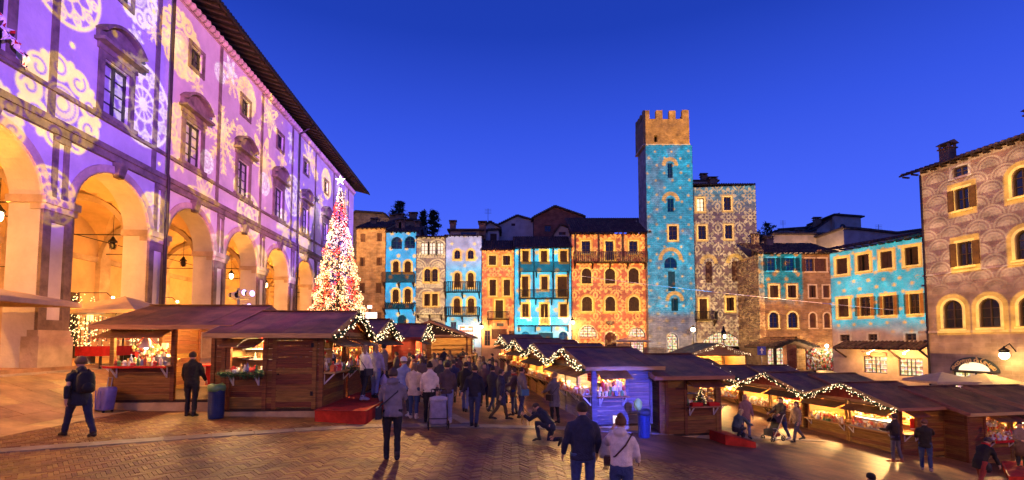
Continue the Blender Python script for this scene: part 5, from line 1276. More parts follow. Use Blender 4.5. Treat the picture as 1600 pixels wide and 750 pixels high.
# --- left block
l1 = stall('dark market stall with a white bell lamp and a man in its open doorway', -11.6, 14.0, .5, 3.15, 4.2, 2.22, .62, YL, {'front': [(0, .54, 'open'), (.9, 1, 'wall')], 'right': [(0, 1, 'wall')], 'left': [(0, .5, 'open'), (.5, 1, 'wall')]}, 90, True, shelves=('right',), npan=5, skirt=.8)
l2 = stall('market stall with fir trimmed window shelf and a closed plank door', -8.0, 13.4, .33, 2.65, 4.7, 2.13, .66, YL, {'front': [(0, .05, 'wall'), (.05, .42, 'open'), (.42, .52, 'wall'), (.52, .93, 'door'), (.93, 1, 'wall')], 'right': [(0, .46, 'open'), (.54, 1, 'open')], 'left': [(0, 1, 'wall')], 'back': [(0, 1, 'wall')]}, 105, True, shelves=('mid', 'left'), npan=5, flap=True, skirt=.6)
l3 = stall('market stall next behind the plank door stall, its garlanded gable over the red carpet', -8.3, 18.7, .3, 2.65, 4.7, 2.15, .66, YL, {'right': [(0, .48, 'open'), (.52, 1, 'open')], 'left': [(0, 1, 'wall')], 'back': [(0, 1, 'wall')], 'front': [(0, 1, 'wall')]}, 170, shelves=('left',), npan=4)
l4 = stall('red boarded stall with a bright candle window and red carpeted counter', -7.7, 24.3, .25, 2.75, 4.6, 2.2, .66, YL, {'front': [(0, .98, 'wall')], 'right': [(0, .55, 'open'), (.55, 1, 'wall')], 'left': [(0, 1, 'wall')], 'back': [(0, 1, 'wall')]}, 190, wood='red_gable', shelves=('left',), npan=4)
l5 = stall('wide roofed kiosk with a bright gable at the far end of the aisle', -3.1, 33.0, .2, 4.2, 5.0, 2.4, .95, PI/2, {'left': [(0, .5, 'open'), (.5, 1, 'wall')], 'front': [(0, 1, 'open')], 'back': [(0, 1, 'wall')], 'right': [(0, 1, 'wall')]}, 40, shelves=('right',), npan=4, gable='wood_dark', flap=False)
# --- middle block, two rows back to back
ybv = Vector((-math.sin(YB), math.cos(YB)))
def along(x, y, k, v): return (x + v.x*k, y + v.y*k)
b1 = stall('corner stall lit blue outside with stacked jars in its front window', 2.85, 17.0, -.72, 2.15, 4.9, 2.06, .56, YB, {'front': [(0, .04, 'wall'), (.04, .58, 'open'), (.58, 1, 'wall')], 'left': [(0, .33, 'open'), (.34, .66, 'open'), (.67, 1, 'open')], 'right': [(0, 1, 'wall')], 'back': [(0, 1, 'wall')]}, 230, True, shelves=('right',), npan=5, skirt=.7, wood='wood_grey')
bb = []
for k, (zf, lab) in enumerate(((-.6, 'second stall from the blue corner stall, gable garland over bakery trays'), (-.3, 'third stall from the blue corner stall along the crowded aisle'), (0, 'farthest stall of the row behind the blue corner stall'))):
    p = along(2.85, 17.0, 5.35*(k+1), ybv); bb.append(stall(lab, p[0], p[1], zf, 2.15, 4.9, 2.06, .56, YB, {'left': [(0, .33, 'open'), (.34, .66, 'open'), (.67, 1, 'open')], 'right': [(0, 1, 'wall')], 'back': [(0, 1, 'wall')], 'front': [(0, 1, 'wall')]}, 190, shelves=('right',), npan=4))
c1 = stall('violet lit boarded stall with a small toy tree and red boxes in its window', 5.3, 17.3, -1.12, 2.3, 4.9, 2.12, .62, YB, {'front': [(0, .1, 'wall'), (.1, .42, 'wall'), (.42, .96, 'open'), (.96, 1, 'wall')], 'right': [(0, .48, 'open'), (.52, 1, 'open')], 'left': [(0, 1, 'wall')], 'back': [(0, 1, 'wall')]}, 150, True, shelves=('left', 'mid'), npan=5, skirt=.7)
cc = []
for k, (zf, lab) in enumerate(((-1.0, 'dark roofed stall directly behind the violet boarded stall'), (-.75, 'third dark roofed stall behind the violet boarded stall'), (-.5, 'last dark roofed stall behind the violet boarded stall'))):
    p = along(5.3, 17.3, 5.35*(k+1), ybv); cc.append(stall(lab, p[0], p[1], zf, 2.3, 4.9, 2.12, .62, YB, {'left': [(0, 1, 'wall')], 'right': [(0, .48, 'open'), (.52, 1, 'open')], 'back': [(0, 1, 'wall')], 'front': [(0, 1, 'wall')]}, 140, shelves=('left',), npan=4))
# --- right block
ydv = Vector((-math.sin(YD), math.cos(YD)))
d1 = stall('long food stall with a glass cheese case and an open front flap', 16.2, 20.4, -2.66, 2.4, 4.6, 2.16, .72, YD, {'front': [(0, .06, 'wall'), (.06, .42, 'open'), (.42, 1, 'wall')], 'left': [(0, .48, 'open'), (.52, 1, 'open')], 'right': [(0, 1, 'wall')], 'back': [(0, 1, 'wall')]}, 260, True, shelves=('right',), npan=5, skirt=.7)
dd = []
for k, (zf, lab) in enumerate(((-2.5, 'bright sweets stall with a red awning sign behind the cheese case stall'), (-2.35, 'third food stall along the right aisle'), (-2.1, 'fourth food stall along the right aisle'))):
    p = along(16.2, 20.4, 5.0*(k+1), ydv); dd.append(stall(lab, p[0], p[1], zf, 2.4, 4.6, 2.16, .72, YD, {'left': [(0, .48, 'open'), (.52, 1, 'open')], 'right': [(0, 1, 'wall')], 'back': [(0, 1, 'wall')], 'front': [(0, 1, 'wall')]}, 250, shelves=('right',), npan=4))
e1 = stall('market stall at the right edge packed with ornaments above a red counter', 18.75, 20.0, -2.86, 2.3, 4.8, 2.2, .7, YD, {'front': [(0, .38, 'wall'), (.38, .98, 'open')], 'right': [(0, 1, 'open')], 'left': [(0, 1, 'wall')], 'back': [(0, 1, 'wall')]}, 230, True, shelves=('back', 'left'), npan=5, skirt=.7)
ee = []
for k, zf in enumerate((-2.6, -2.4)):
    p = along(18.75, 20.0, 5.2*(k+1), ydv); ee.append(stall(('dark roofed stall behind the ornament stall with string lights on its edge', 'far dark roofed stall below the cream parasols')[k], p[0], p[1], zf, 2.3, 4.8, 2.2, .7, YD, {'left': [(0, 1, 'wall')], 'right': [(0, 1, 'open')], 'back': [(0, 1, 'wall')], 'front': [(0, 1, 'wall')]}, 120, shelves=('left',), npan=4))
e3 = stall('stall cut by the right edge of the view with hanging ornaments', 22.2, 20.6, -2.86, 2.4, 4.6, 2.2, .7, YD, {'left': [(0, .5, 'open'), (.5, 1, 'open')], 'front': [(0, 1, 'open')], 'right': [(0, 1, 'wall')], 'back': [(0, 1, 'wall')]}, 220, shelves=('right',), npan=4)
f1 = stall('carved kiosk with glowing gable in front of the glazed arch', 19.4, 40.0, -1.0, 4.5, 4.6, 2.15, .8, PI/2, {'left': [(0, 1, 'open')], 'front': [(0, 1, 'wall')], 'back': [(0, 1, 'wall')], 'right': [(0, 1, 'wall')]}, 190, shelves=('right',), npan=4, gable='wood_light', flap=False)
# garlands
garland('garland of warm bulbs on the plank door stall gable', gable_pts(l2, 2.65, 4.7, 2.13, .66, 'right'), n=120)
garland('garland of warm bulbs on the second gable left of the crowd', gable_pts(l3, 2.65, 4.7, 2.15, .66, 'right'), n=120)
garland('garland of warm bulbs on the red boarded stall gable', gable_pts(l4, 2.75, 4.6, 2.2, .66, 'right'), n=110)
garland('garland on the gable of the blue corner stall', gable_pts(b1, 2.15, 4.9, 2.06, .56, 'left'), n=150)
for k, s in enumerate(bb): garland(('garland on the gable next to the blue corner stall', 'garland on the third gable behind the blue corner stall', 'garland on the farthest gable of the middle aisle')[k], gable_pts(s, 2.15, 4.9, 2.06, .56, 'left'), n=120)
garland('light garland down the right edge of the violet boarded stall roof', gable_pts(c1, 2.3, 4.9, 2.12, .62, 'right'), n=130)
for k, s in enumerate(cc): garland(('light garland down the roof edge just behind the violet boarded stall', 'light garland on the third dark roof edge', 'light garland on the last dark roof edge')[k], gable_pts(s, 2.3, 4.9, 2.12, .62, 'right'), n=90)
garland('garland over the cheese case stall gable', gable_pts(d1, 2.4, 4.6, 2.16, .72, 'left'), n=190)
for k, s in enumerate(dd): garland(('garland over the sweets stall gable with the red sign', 'garland over the third food stall gable', 'garland over the fourth food stall gable')[k], gable_pts(s, 2.4, 4.6, 2.16, .72, 'left'), n=150)
garland('light garland down the right roof edge of the ornament stall', gable_pts(e1, 2.3, 4.8, 2.2, .7, 'right'), n=110)
for k, s in enumerate(ee): garland(('light garland on the roof edge behind the ornament stall', 'light garland on the far roof edge below the parasols')[k], gable_pts(s, 2.3, 4.8, 2.2, .7, 'right'), n=80)
garland('row of bulbs under the glowing gable of the carved kiosk', [Vector((14.6, 39.5, 1.1)), Vector((17.1, 39.5, 1.95)), Vector((19.6, 39.5, 1.1))], n=90, strand=False)
garland('row of bulbs along the gable of the far aisle kiosk', [Vector((-8.0, 32.5, 2.5)), Vector((-5.6, 32.5, 3.4)), Vector((-3.1, 32.5, 2.5))], n=60, strand=False, bulb='bulb_dim')
# goods: countable pieces in front, heaps behind
def row(x0, x1, y, z, n, jy=.03): return [(x0 + (x1-x0)*(i+.5)/n + random.uniform(-.02, .02), y + random.uniform(-jy, jy), z) for i in range(n)]
put_goods(l2, ['toy_house', 'figurine', 'gift_box', 'toy_tree'], row(.2, 1.1, -.2, .996, 9, .04), 'from the left, front row of the fir trimmed shelf, goods', 'goods on the fir trimmed shelf')
put_goods(l2, ['toy_house', 'figurine', 'gift_box', 'toy_tree'], row(.2, 1.1, -.04, .996, 8), 'from the left, rear row of the fir trimmed shelf, goods', 'goods on the fir trimmed shelf')
for k, zz in enumerate((1.0, 1.32, 1.62, 1.86)): put_goods(l2, ['snow_globe', 'jar', 'figurine', 'bauble'], row(.15, 2.5, 4.7*.24-.17, zz+.026, 14), 'from the left, ' + ('lowest', 'lower middle', 'upper middle', 'topmost')[k] + ' shelf behind fir trim, goods', 'goods on the inner shelves', .8)
put_goods(l2, ['figurine', 'toy_house', 'bottle', 'toy_tree'], [(2.62 + random.uniform(-.12, .3), yy, .996) for yy in np.linspace(.25, 2.1, 22)], 'along the near side counter over the red platform, goods', 'goods on the side counter', 1.1)
put_goods(l2, ['figurine', 'toy_house', 'bottle', 'toy_tree'], [(2.5 + random.uniform(-.1, .1), yy, .996) for yy in np.linspace(2.6, 4.5, 16)], 'along the far side counter over the red platform, goods', 'goods on the side counter', 1.1)
trinkets(l2, 'ornaments', [(2.0, 2.5, .3, 2.1, .95, 1.5), (2.0, 2.55, 2.6, 4.5, .95, 1.5), (2.2, 2.6, .2, 4.5, 1.65, 2.0)], 420)
point('stall_light', (.65, .1, 1.86), 130, (1, .62, .28), .06, l2); point('stall_light', (.65, .7, 1.95), 130, (1, .6, .24), .1, l2)  # extra unseen lights added to brighten the goods in the window
point('stall_light', (.85, .15, 1.9), 150, (1, .62, .28), .06, l1)  # another added light, for the goods on the front counter
f = MB()
for i in range(700):
    p = Vector((random.uniform(.05, 1.2), random.uniform(-.42, -.25), .97 + random.gauss(0, .045))); dv = Vector((random.gauss(0, .1), random.gauss(-.03, .05), random.gauss(-.02, .05))); e = dv.cross(Vector((0, 0, 1)))*.16; f.add([p-e, p+e, p+dv], [(0, 1, 2)])
for i in range(300):
    p = Vector((2.98 + random.gauss(0, .06), random.uniform(1.4, 2.2), .98 + random.gauss(0, .05))); dv = Vector((random.gauss(0, .06), random.gauss(0, .1), random.gauss(0, .05))); e = dv.cross(Vector((0, 0, 1)))*.16; f.add([p-e, p+e, p+dv], [(0, 1, 2)])
f.build('fir_branches', mat('green fir', (.06, .16, .06), .8, .4, 20), l2, kind='stuff')
put_goods(l1, ['gift_box', 'jar', 'bottle', 'bauble', 'snow_globe'], row(.1, 1.6, -.18, .996, 14, .08), 'from the left, front of the counter below the bell lamp, goods', 'goods below the bell lamp', 1.0)
put_goods(l1, ['gift_box', 'jar', 'bottle', 'bauble', 'snow_globe'], row(.1, 1.6, .1, .996, 12, .08), 'from the left, rear of the counter below the bell lamp, goods', 'goods below the bell lamp', 1.0)
trinkets(l1, 'ornaments', [(.2, 1.6, .2, .6, .95, 1.1), (2.7, 3.05, .3, 3.5, 1.05, 1.95), (.1, .4, .6, 2, .95, 1.5)], 300)
MB().box(.0, 1.72, -.38, -.362, .93, .99).build('red_edging', M['red_cloth'], l1)
MB().box(1.95, 2.5, 1.2, 1.9, .3, .9).box(1.8, 2.7, 1.0, 2.0, .9, .95).build('red_table', M['red_cloth'], l1)
t = thing('bell_lamp', 'white bell shaped lamp with red ribbons hanging in the left stall window', 'lamp', Matrix.Rotation(YL, 4, 'Z') @ Vector((.85, .1, 0)) + l1.location + Vector((0, 0, 1.5)))
MB().lathe([(.2, 0), (.19, .03), (.13, .1), (.1, .24), (.05, .32), (.01, .36)], 14).build('shade', M['plastic_w'], t, smooth=True); MB().ball((0, 0, -.0), .05).build('bulb', M['lamp_w'], t)
for sx in (-1, 1): MB().bar((0, 0, .4), (sx*.28, 0, .12), .04, .01).build('ribbon', M['red_cloth'], t)
MB().tube([(0, 0, .36), (0, 0, .7)], .01, 5).build('cord', M['iron'], t)
t = thing('lidded_tureen', 'silver food warmer with domed lid on the left stall counter', 'food warmer', Matrix.Rotation(YL, 4, 'Z') @ Vector((1.25, .25, 0)) + l1.location + Vector((0, 0, .98)))
MB().lathe([(.2, 0), (.2, .02), (.16, .04), (.2, .1), (.2, .2)], 14).build('pan', M['metal'], t); MB().lathe([(.205, .205), (.2, .26), (.14, .33), (.03, .36), (.03, .39), (.01, .4)], 14).build('lid', M['metal'], t)
for s, nm in ((l3, 'ornaments'), (l4, 'ornaments')):
    trinkets(s, nm, [(2.0, 2.6, .3, 2.2, .95, 1.4), (2.0, 2.6, 2.5, 4.4, .95, 1.4), (.1, .3, .3, 4.4, 1.05, 1.9)], 380)
put_goods(l4, ['bottle', 'jar', 'toy_tree'], [(2.75 + random.uniform(-.1, .25), yy, .996) for yy in np.linspace(.3, 2.3, 10)], 'from the near end of the red boarded stall counter, goods', 'goods of the red boarded stall', 1.5)
for nm_, rw_ in (('front', row(.15, 1.2, -.12, .996, 9, .02)), ('rear', row(.15, 1.2, .03, .996, 9)), ('stacked', row(.2, 1.2, -.05, 1.16, 8)), ('topmost', row(.25, 1.1, -.03, 1.32, 6))): put_goods(b1, ['jar'], rw_, 'from the left, ' + nm_ + ' row of the blue corner stall window, goods', 'jars in the blue corner stall', 1.1)
for s in [b1] + bb:
    trinkets(s, 'food_heaps', [(-.25, .3, .2, 1.5, .98, 1.1), (-.25, .3, 1.8, 3.2, .98, 1.1), (-.25, .3, 3.4, 4.7, .98, 1.1), (1.8, 2.05, .3, 4.6, 1.05, 1.95)], 420, 'food', (.035, .085))
put_goods(b1, ['bottle', 'jar'], [(-.2 + random.uniform(-.08, .1), yy, .996) for yy in np.linspace(.3, 4.6, 14)], 'from the near end of the blue corner stall aisle counter, goods', 'goods on the blue corner stall aisle counter', 1.0)
trinkets(c1, 'toys', [(1.0, 2.1, .1, .4, .95, 1.05), (1.0, 2.1, 1.75, 2.0, 1.0, 1.9), (2.0, 2.5, .3, 4.5, .98, 1.2)], 260)
for sx in (1.3, 1.95):
    o = MB().box(-.2, .2, -.1, .1, 0, .02).box(-.2, -.18, -.1, .1, .02, .12).box(.18, .2, -.1, .1, .02, .12).box(-.18, .18, -.1, -.08, .02, .12).box(-.18, .18, .08, .1, .02, .12).build('red_box', M['red_cloth'])
    o.location = Matrix.Rotation(YB, 4, 'Z') @ Vector((sx, -.18, 0)) + c1.location + Vector((0, 0, .997)); o.rotation_euler = (0, 0, YB)
    tag(o, ('left red open box on the violet boarded stall counter', 'right red open box on the violet boarded stall counter')[sx > 1.5], 'box', 'red boxes on the violet boarded stall')
def small_tree(label, p, h, deco=True):
    t = thing('toy_christmas_tree', label, 'small tree', p)
    b = MB()
    for i in range(260):
        z = h*(.12 + .88*random.random()); r = (h-z)*.34; a = random.uniform(0, 2*PI); q = Vector((r*math.cos(a), r*math.sin(a), z)); dv = Vector((math.cos(a)*.12*h, math.sin(a)*.12*h, -.06*h)); e = Vector((-math.sin(a), math.cos(a), 0))*.02*h*2; b.add([q*.6-e + Vector((0, 0, z*.4)), q*.6+e + Vector((0, 0, z*.4)), q+dv], [(0, 1, 2)])
    b.build('needles', M['leaf'], t, kind='stuff'); MB().tube([(0, 0, 0), (0, 0, h*.9)], [.03*h, .01*h], 6).build('trunk', M['bark'], t)
    if deco:
        b = MB()
        for i in range(34): z = h*(.15+.8*random.random()); r = (h-z)*.38+.02; a = random.uniform(0, 2*PI); b.octa((r*math.cos(a), r*math.sin(a), z), .014)
        b.build('bulbs', M['bulb_dim'], t, kind='stuff')
mwc = lambda s, p: Matrix.Rotation(s.rotation_euler.z, 4, 'Z') @ Vector(p) + s.location
small_tree('small lit toy Christmas tree in the violet boarded stall window', mwc(c1, (1.62, .05, .96)), .62)
put_goods(c1, ['toy_tree', 'gift_box', 'bauble'], row(1.05, 2.1, .15, .96, 7), 'from the left behind the red boxes of the violet stall, goods', 'goods in the violet boarded stall', 1.2)
for s in [d1] + dd + [e3]:
    trinkets(s, 'food_heaps', [(-.25, .5, .2, 2.1, .98, 1.2), (-.25, .5, 2.5, 4.4, .98, 1.2), (2.05, 2.3, .3, 4.4, 1.05, 1.95)], 520, 'food', (.035, .09))
put_goods(d1, ['bottle', 'jar', 'gift_box'], [(-.2 + random.uniform(-.08, .1), yy, .996) for yy in np.linspace(2.5, 4.4, 9)], 'along the aisle counter beyond the cheese case, goods', 'goods beside the cheese case', 1.1)
trinkets(e1, 'ornaments', [(.9, 2.2, -.3, .3, .98, 1.2), (.9, 2.2, .3, 1.0, 1.2, 1.9), (2.0, 2.6, .3, 4.6, .98, 1.3), (.1, .35, .3, 4.6, 1.0, 1.9), (2.1, 2.4, .1, 4.6, 1.3, 2.0)], 900, 'festive', (.03, .08))
put_goods(e1, ['bauble', 'figurine', 'toy_house'], row(.95, 2.2, -.2, .996, 12, .1), 'from the left on the red edged ornament stall counter, goods', 'goods on the ornament stall counter', 1.2)
MB().box(.9, 2.28, -.39, -.362, .9, 1.0).build('red_edging', M['red_cloth'], e1)
# glass cheese case on d1's counter
t = thing('cheese_case', 'curved glass display case of cheeses on the long food stall counter', 'display case', mwc(d1, (.05, .25, .99)), YD)
prof = [(.25, 0), (.25, .42), (-.02, .44), (-.22, .3), (-.3, .05), (-.3, 0)]
mg = bpy.data.materials.new('clear glass'); mg.use_nodes = True; nt = mg.node_tree; nb = nt.nodes; tr_ = nb.new('ShaderNodeBsdfTransparent'); gl = nb.new('ShaderNodeBsdfGlossy'); gl.inputs['Roughness'].default_value = .05; mx_ = nb.new('ShaderNodeMixShader'); mx_.inputs[0].default_value = .14
nt.links.new(tr_.outputs[0], mx_.inputs[1]); nt.links.new(gl.outputs[0], mx_.inputs[2]); nt.links.new(mx_.outputs[0], nb['Material Output'].inputs[0])
MB().add([(x, yy, z) for yy in (0, 1.8) for x, z in prof[1:5]], [(i, i+1, i+5, i+4) for i in range(3)]).build('glass_front', mg, t)
MB().box(-.31, .26, 0, 1.8, 0, .05).box(.22, .26, .0, 1.8, .05, .43).box(-.03, .26, 0, 1.8, .425, .46).build('case_frame', M['metal'], t)
for i in range(9): tag(MB().lathe([(.09, 0), (.09, .07), (.08, .08)], 10).build('cheese', M['food'], t, loc=(-.08 + .16*(i % 2), .15 + .18*i, .05)))
MB().tube([(-.02, .05, .42), (-.02, 1.75, .42)], .015, 6).build('case_light', M['tube'], t)
# red signs and cloths
for s, p, sz, lab in ((dd[0], (.1, .9, 1.55), (1.2, .3), 'red spotted sign board hanging in the sweets stall'), (b1, (.15, .55, 1.45), (.9, .36), 'red cloth panel hanging at the near end of the blue corner stall'), (d1, (1.1, .12, 1.15), (.6, .42), 'red banner with white edge inside the front flap of the cheese stall')):
    t = thing('hanging_sign', lab, 'sign', mwc(s, p), s.rotation_euler.z)
    if s is d1: MB().box(-sz[0]/2, sz[0]/2, -.01, .01, 0, sz[1]).build('panel', M['red_cloth'], t); MB().box(-sz[0]/2, sz[0]/2, -.014, .014, -.04, -.005).build('hem', M['white_cloth'], t)
    else:
        MB().box(-.01, .01, -sz[0]/2, sz[0]/2, 0, sz[1]).build('panel', M['red_cloth'], t); b = MB()
        for i in range(40): b.box(-.013, -.0105, (i % 10 - 4.5)*sz[0]/10.5, (i % 10 - 4.5)*sz[0]/10.5+.02, .03+sz[1]*(i//10)/4.3, .05+sz[1]*(i//10)/4.3)
        b.build('dots', M['white_cloth'], t)
# ================================================================== people
DG = lambda: bpy.context.evaluated_depsgraph_get()
_pending = []
def skin_obj(verts, edges, radii, name, material, parent, levels=1, root=0):
    me = bpy.data.meshes.new(name); bm = bmesh.new(); lay = bm.verts.layers.skin.verify()
    vs = []
    for i, (p, r) in enumerate(zip(verts, radii)):
        v = bm.verts.new(p); rr = r if isinstance(r, tuple) else (r, r); v[lay].radius = rr; v[lay].use_root = (i == root); vs.append(v)
    for a, b in edges: bm.edges.new((vs[a], vs[b]))
    bm.to_mesh(me); bm.free(); me.materials.append(material)
    o = bpy.data.objects.new(name, me); COL.objects.link(o); o.parent = parent
    sk = o.modifiers.new('skin', 'SKIN'); sk.use_smooth_shade = True
    if levels: s = o.modifiers.new('sub', 'SUBSURF'); s.levels = levels; s.render_levels = levels
    _pending.append((o, material)); return o
_tex = bpy.data.textures.new('folds', 'CLOUDS'); _tex.noise_scale = .11; _tex.noise_depth = 2
def cloth(o, m, detail, amt):
    r = o.modifiers.new('remesh', 'REMESH'); r.mode = 'VOXEL'; r.voxel_size = .017 if detail else .026; r.use_smooth_shade = True
    s = o.modifiers.new('smooth', 'SMOOTH'); s.factor = .6; s.iterations = 3
    d = o.modifiers.new('folds', 'DISPLACE'); d.texture = _tex; d.strength = amt*1.6; d.mid_level = .5; d.texture_coords = 'GLOBAL' if False else 'LOCAL'
    _pending.append((o, m))
def flush():
    dg = DG(); dg.update(); done = []
    for o, m in _pending:
        ev = o.evaluated_get(dg); done.append((o, m, bpy.data.meshes.new_from_object(ev)))
    for o, m, me in done:
        o.modifiers.clear(); old = o.data; o.data = me; me.name = old.name
        if not me.materials: me.materials.append(m)
        bpy.data.meshes.remove(old)
    _pending.clear()
def person(label, x, y, face, H=1.7, top=(.05, .05, .06), legs=(.03, .035, .06), hem=.80, hair=(.03, .02, .015), arms=((8, 8, 12), (8, 8, 12)), leg=((0, 0), (0, 0)), lean=0, hat=None, long_hair=False, bun=False, group='people at the Christmas market', bag=None, backpack=None, zoff=0.0, shoes=(.02, .02, .022), scarf=None, puffer=False, turn=0, detail=True, skirt=False, wide=1.0, tuck=False, apron=None, hood=False, extra=None):
    """face: compass angle, 0 = looking away from the camera"""
    s = H/1.74; D = math.radians
    t = thing('person', label, 'person', (x, y, 0), D(face), group)
    V = Vector
    hipc = V((0, 0, .94)); Rl = Matrix.Rotation(-D(lean), 3, 'X')
    T = lambda p: hipc + Rl @ (V(p) - hipc)
    legj = []
    for sd, (h, k) in ((-1, leg[0]), (1, leg[1])):
        hp = V((.095*sd*wide, 0, .93)); kn = hp + V((.015*sd, math.sin(D(h)), -math.cos(D(h))))*.43; sh = D(h-k)
        an = kn + V((0, math.sin(sh), -math.cos(sh)))*.42
        ft = V((0, math.cos(sh*.6), math.sin(sh*.6) if sh < 0 else 0)) if k > 60 else V((.03*sd, 1, 0)); ft = ft.normalized()
        if k > 60 and sh < -.9: ft = V((0, .45, -.9))
        toe = an + ft*.17 + V((0, 0, -.055 if k < 60 or sh > -.9 else 0)); legj.append((hp, kn, an, toe))
    low = min(min(an.z - .085, tz.z - .035, kn.z - .06) for hp, kn, an, tz in legj)
    dz = -low
    armj = []
    for sd, (f, o_, b) in ((-1, arms[0]), (1, arms[1])):
        sh = T((.185*sd*wide, 0, 1.40)); f_, o2 = D(f), D(o_)
        d = V((math.sin(o2)*sd, math.sin(f_)*math.cos(o2), -math.cos(f_)*math.cos(o2))); el = sh + d*.285
        f2 = D(f+b); inn = o_*.35 - (b*.22 if b > 50 else b*.05); d2 = V((math.sin(D(inn))*sd, math.sin(f2), -math.cos(f2))).normalized()
        wr = el + d2*.245; armj.append((sh, el, wr, d2, sd))
    off = V((0, 0, dz)); Z = lambda p: (V(p) + off)*s
    hc = T((0, .02, 1.60)); nk = T((0, .0, 1.49))
    # ---- body: one continuous surface with fingers, nose and ears
    vv, ee, rr = [], [], []
    def add(p, r, par=None):
        vv.append(Z(p)); rr.append(r*s if not isinstance(r, tuple) else tuple(q*s for q in r))
        if par is not None: ee.append((par, len(vv)-1))
        return len(vv)-1
    pe = add(hipc, .115); sp = add(T((0, 0, 1.13)), .105, pe); ch = add(T((0, 0, 1.30)), (.12, .085), sp); nb = add(nk, .055, ch); hd0 = add(T((0, .01, 1.545)), .06, nb)
    hd = add(hc + Rl @ V((0, 0, .01)), (.078, .09), hd0); tp = add(hc + Rl @ V((0, -.01, .085)), (.066, .075), hd)
    if detail:
        hz = Matrix.Rotation(D(turn), 3, 'Z')
        add(hc + Rl @ (hz @ V((0, .105, -.005))), .017, hd)
        for sd in (-1, 1): add(hc + Rl @ (hz @ V((.088*sd, 0, 0))), (.012, .024), hd)
    for hp, kn, an, toe in legj:
        a = add(hp, .085, pe); b = add((hp+kn)/2, .075, a); b = add(kn, .055, b); c = add(an, .04, b); add(toe, .035, c)
    for sh, el, wr, d2, sd in armj:
        a = add(sh*.9 + T((0, 0, 1.36))*.1 + V((0, 0, -.02)), .045, ch); b = add(el, .038, a); c = add(wr, .027, b); side = d2.cross(V((1, 0, 0))).normalized()
        if side.length < .1: side = V((0, 0, 1))
        pn = side.cross(d2).normalized()*-sd
        pal = add(wr + d2*.055, (.036, .02), c)
        if detail:
            for q, ln in ((-.03, .062), (-.01, .075), (.011, .07), (.031, .055)):
                e0 = add(wr + d2*.095 + side*q, .0095, pal); e1 = add(wr + d2*(.095 + ln*.5) + side*q*1.1 + pn*.008, .0088, e0); add(wr + d2*(.095 + ln*.85) + side*q*1.1 + pn*.03, .0075, e1)
            t0 = add(wr + d2*.04 - side*.045, .011, pal); add(wr + d2*.085 - side*.06 + pn*.012, .009, t0)
        else: add(wr + d2*.14, (.03, .014), pal)
    skin_obj(vv, ee, rr, 'body', M['skin'], t, 1)
    def ring(c, rx, ry, rot=None, n=14):
        rot = rot or Matrix.Identity(3); return [tuple(Z(c + rot @ V((rx*math.cos(2*PI*j/n), ry*math.sin(2*PI*j/n), 0)))) for j in range(n)]
    # ---- jacket
    J = MB(); w = wide
    rows = []
    if hem < .9:
        hh = hem; n = 3
        for i in range(n): z = hh + (.94-hh)*i/n; fl = (.94-z)*.1; rows.append(ring(V((0, -math.sin(D(lean))*.0, z)), (.185+fl)*w, .135+fl*.8))
    for z, rx, ry in ((.94, .18, .13), (1.06, .175, .13), (1.2, .185, .135), (1.32, .195, .135), (1.4, .175, .12), (1.455, .11, .095), (1.5, .075, .078)):
        if z < hem: continue
        pf = (1.04 if (puffer and int(z*100) % 2) else 1); rows.append(ring(T((0, 0, z)), rx*w*pf, ry*(.5+.5*w)*pf, Rl))
    J.loft(rows)
    for sh, el, wr, d2, sd in armj:
        i0 = T((.09*sd*w, 0, 1.405)); i1 = T((.165*sd*w, 0, 1.385)) + (el - sh)*.08
        J.tube([Z(i0), Z(i1), Z((sh*.5+el*.5)), Z(el), Z(el*.45+wr*.55), Z(wr)], [.055*s, .076*s, .07*s, .062*s, .054*s, .044*s], 10)
    J.tube([Z(T((0, -.02, 1.46))), Z(T((0, 0, 1.53)))], [.085*s, .075*s], 10)
    if hood: J.ball(tuple(Z(T((0, -.075, 1.49)))), .11*s, 10, 6, (1.1, .75, .7))
    for i, v in enumerate(J.v): J.v[i] = (v[0] + random.gauss(0, .004), v[1] + random.gauss(0, .004), v[2] + random.gauss(0, .003))
    jo = J.build('jacket', cmat(top), t, smooth=True)
    cloth(jo, cmat(top), detail, .022 if not puffer else .012)
    # ---- trousers and shoes
    P = MB(); P.loft([ring(V((0, 0, .80)), .15*w, .115), ring(V((0, 0, .9)), .172*w, .128), ring(T((0, 0, 1.0)), .165*w, .122, Rl), ring(T((0, 0, 1.06)), .15*w, .115, Rl)])
    for hp, kn, an, toe in legj:
        P.tube([Z(hp + V((0, 0, .02))), Z(hp*.55+kn*.45), Z(kn), Z(kn*.5+an*.5), Z(an + (kn-an)*.04)], [.1*s*w, .088*s, .068*s, .062*s, .055*s], 10)
    cloth(P.build('trousers', cmat(legs), t, smooth=True), cmat(legs), detail, .02)
    for hp, kn, an, toe in legj:
        S = MB(); d = (toe-an); heel = an - V((d.x, d.y, 0))*.35 + V((0, 0, -.035)); up = (kn-an).normalized()
        if (an - V((0, 0, .085))).z + dz < .03 or True:
            S.tube([Z(heel), Z(an + up*-.03), Z(an*.5+toe*.5), Z(toe), Z(toe + d.normalized()*.06)], [.036*s, .052*s, .048*s, .043*s, .022*s], 8, flat=.85)
            S.tube([Z(an + up*.09), Z(an - up*.02)], [.055*s, .052*s], 8)
        S.build('shoe', cmat(shoes, .5), t, smooth=True)
    # ---- hair, hat, face
    hz = Matrix.Rotation(D(turn), 3, 'Z'); Hh = MB(); rings = []
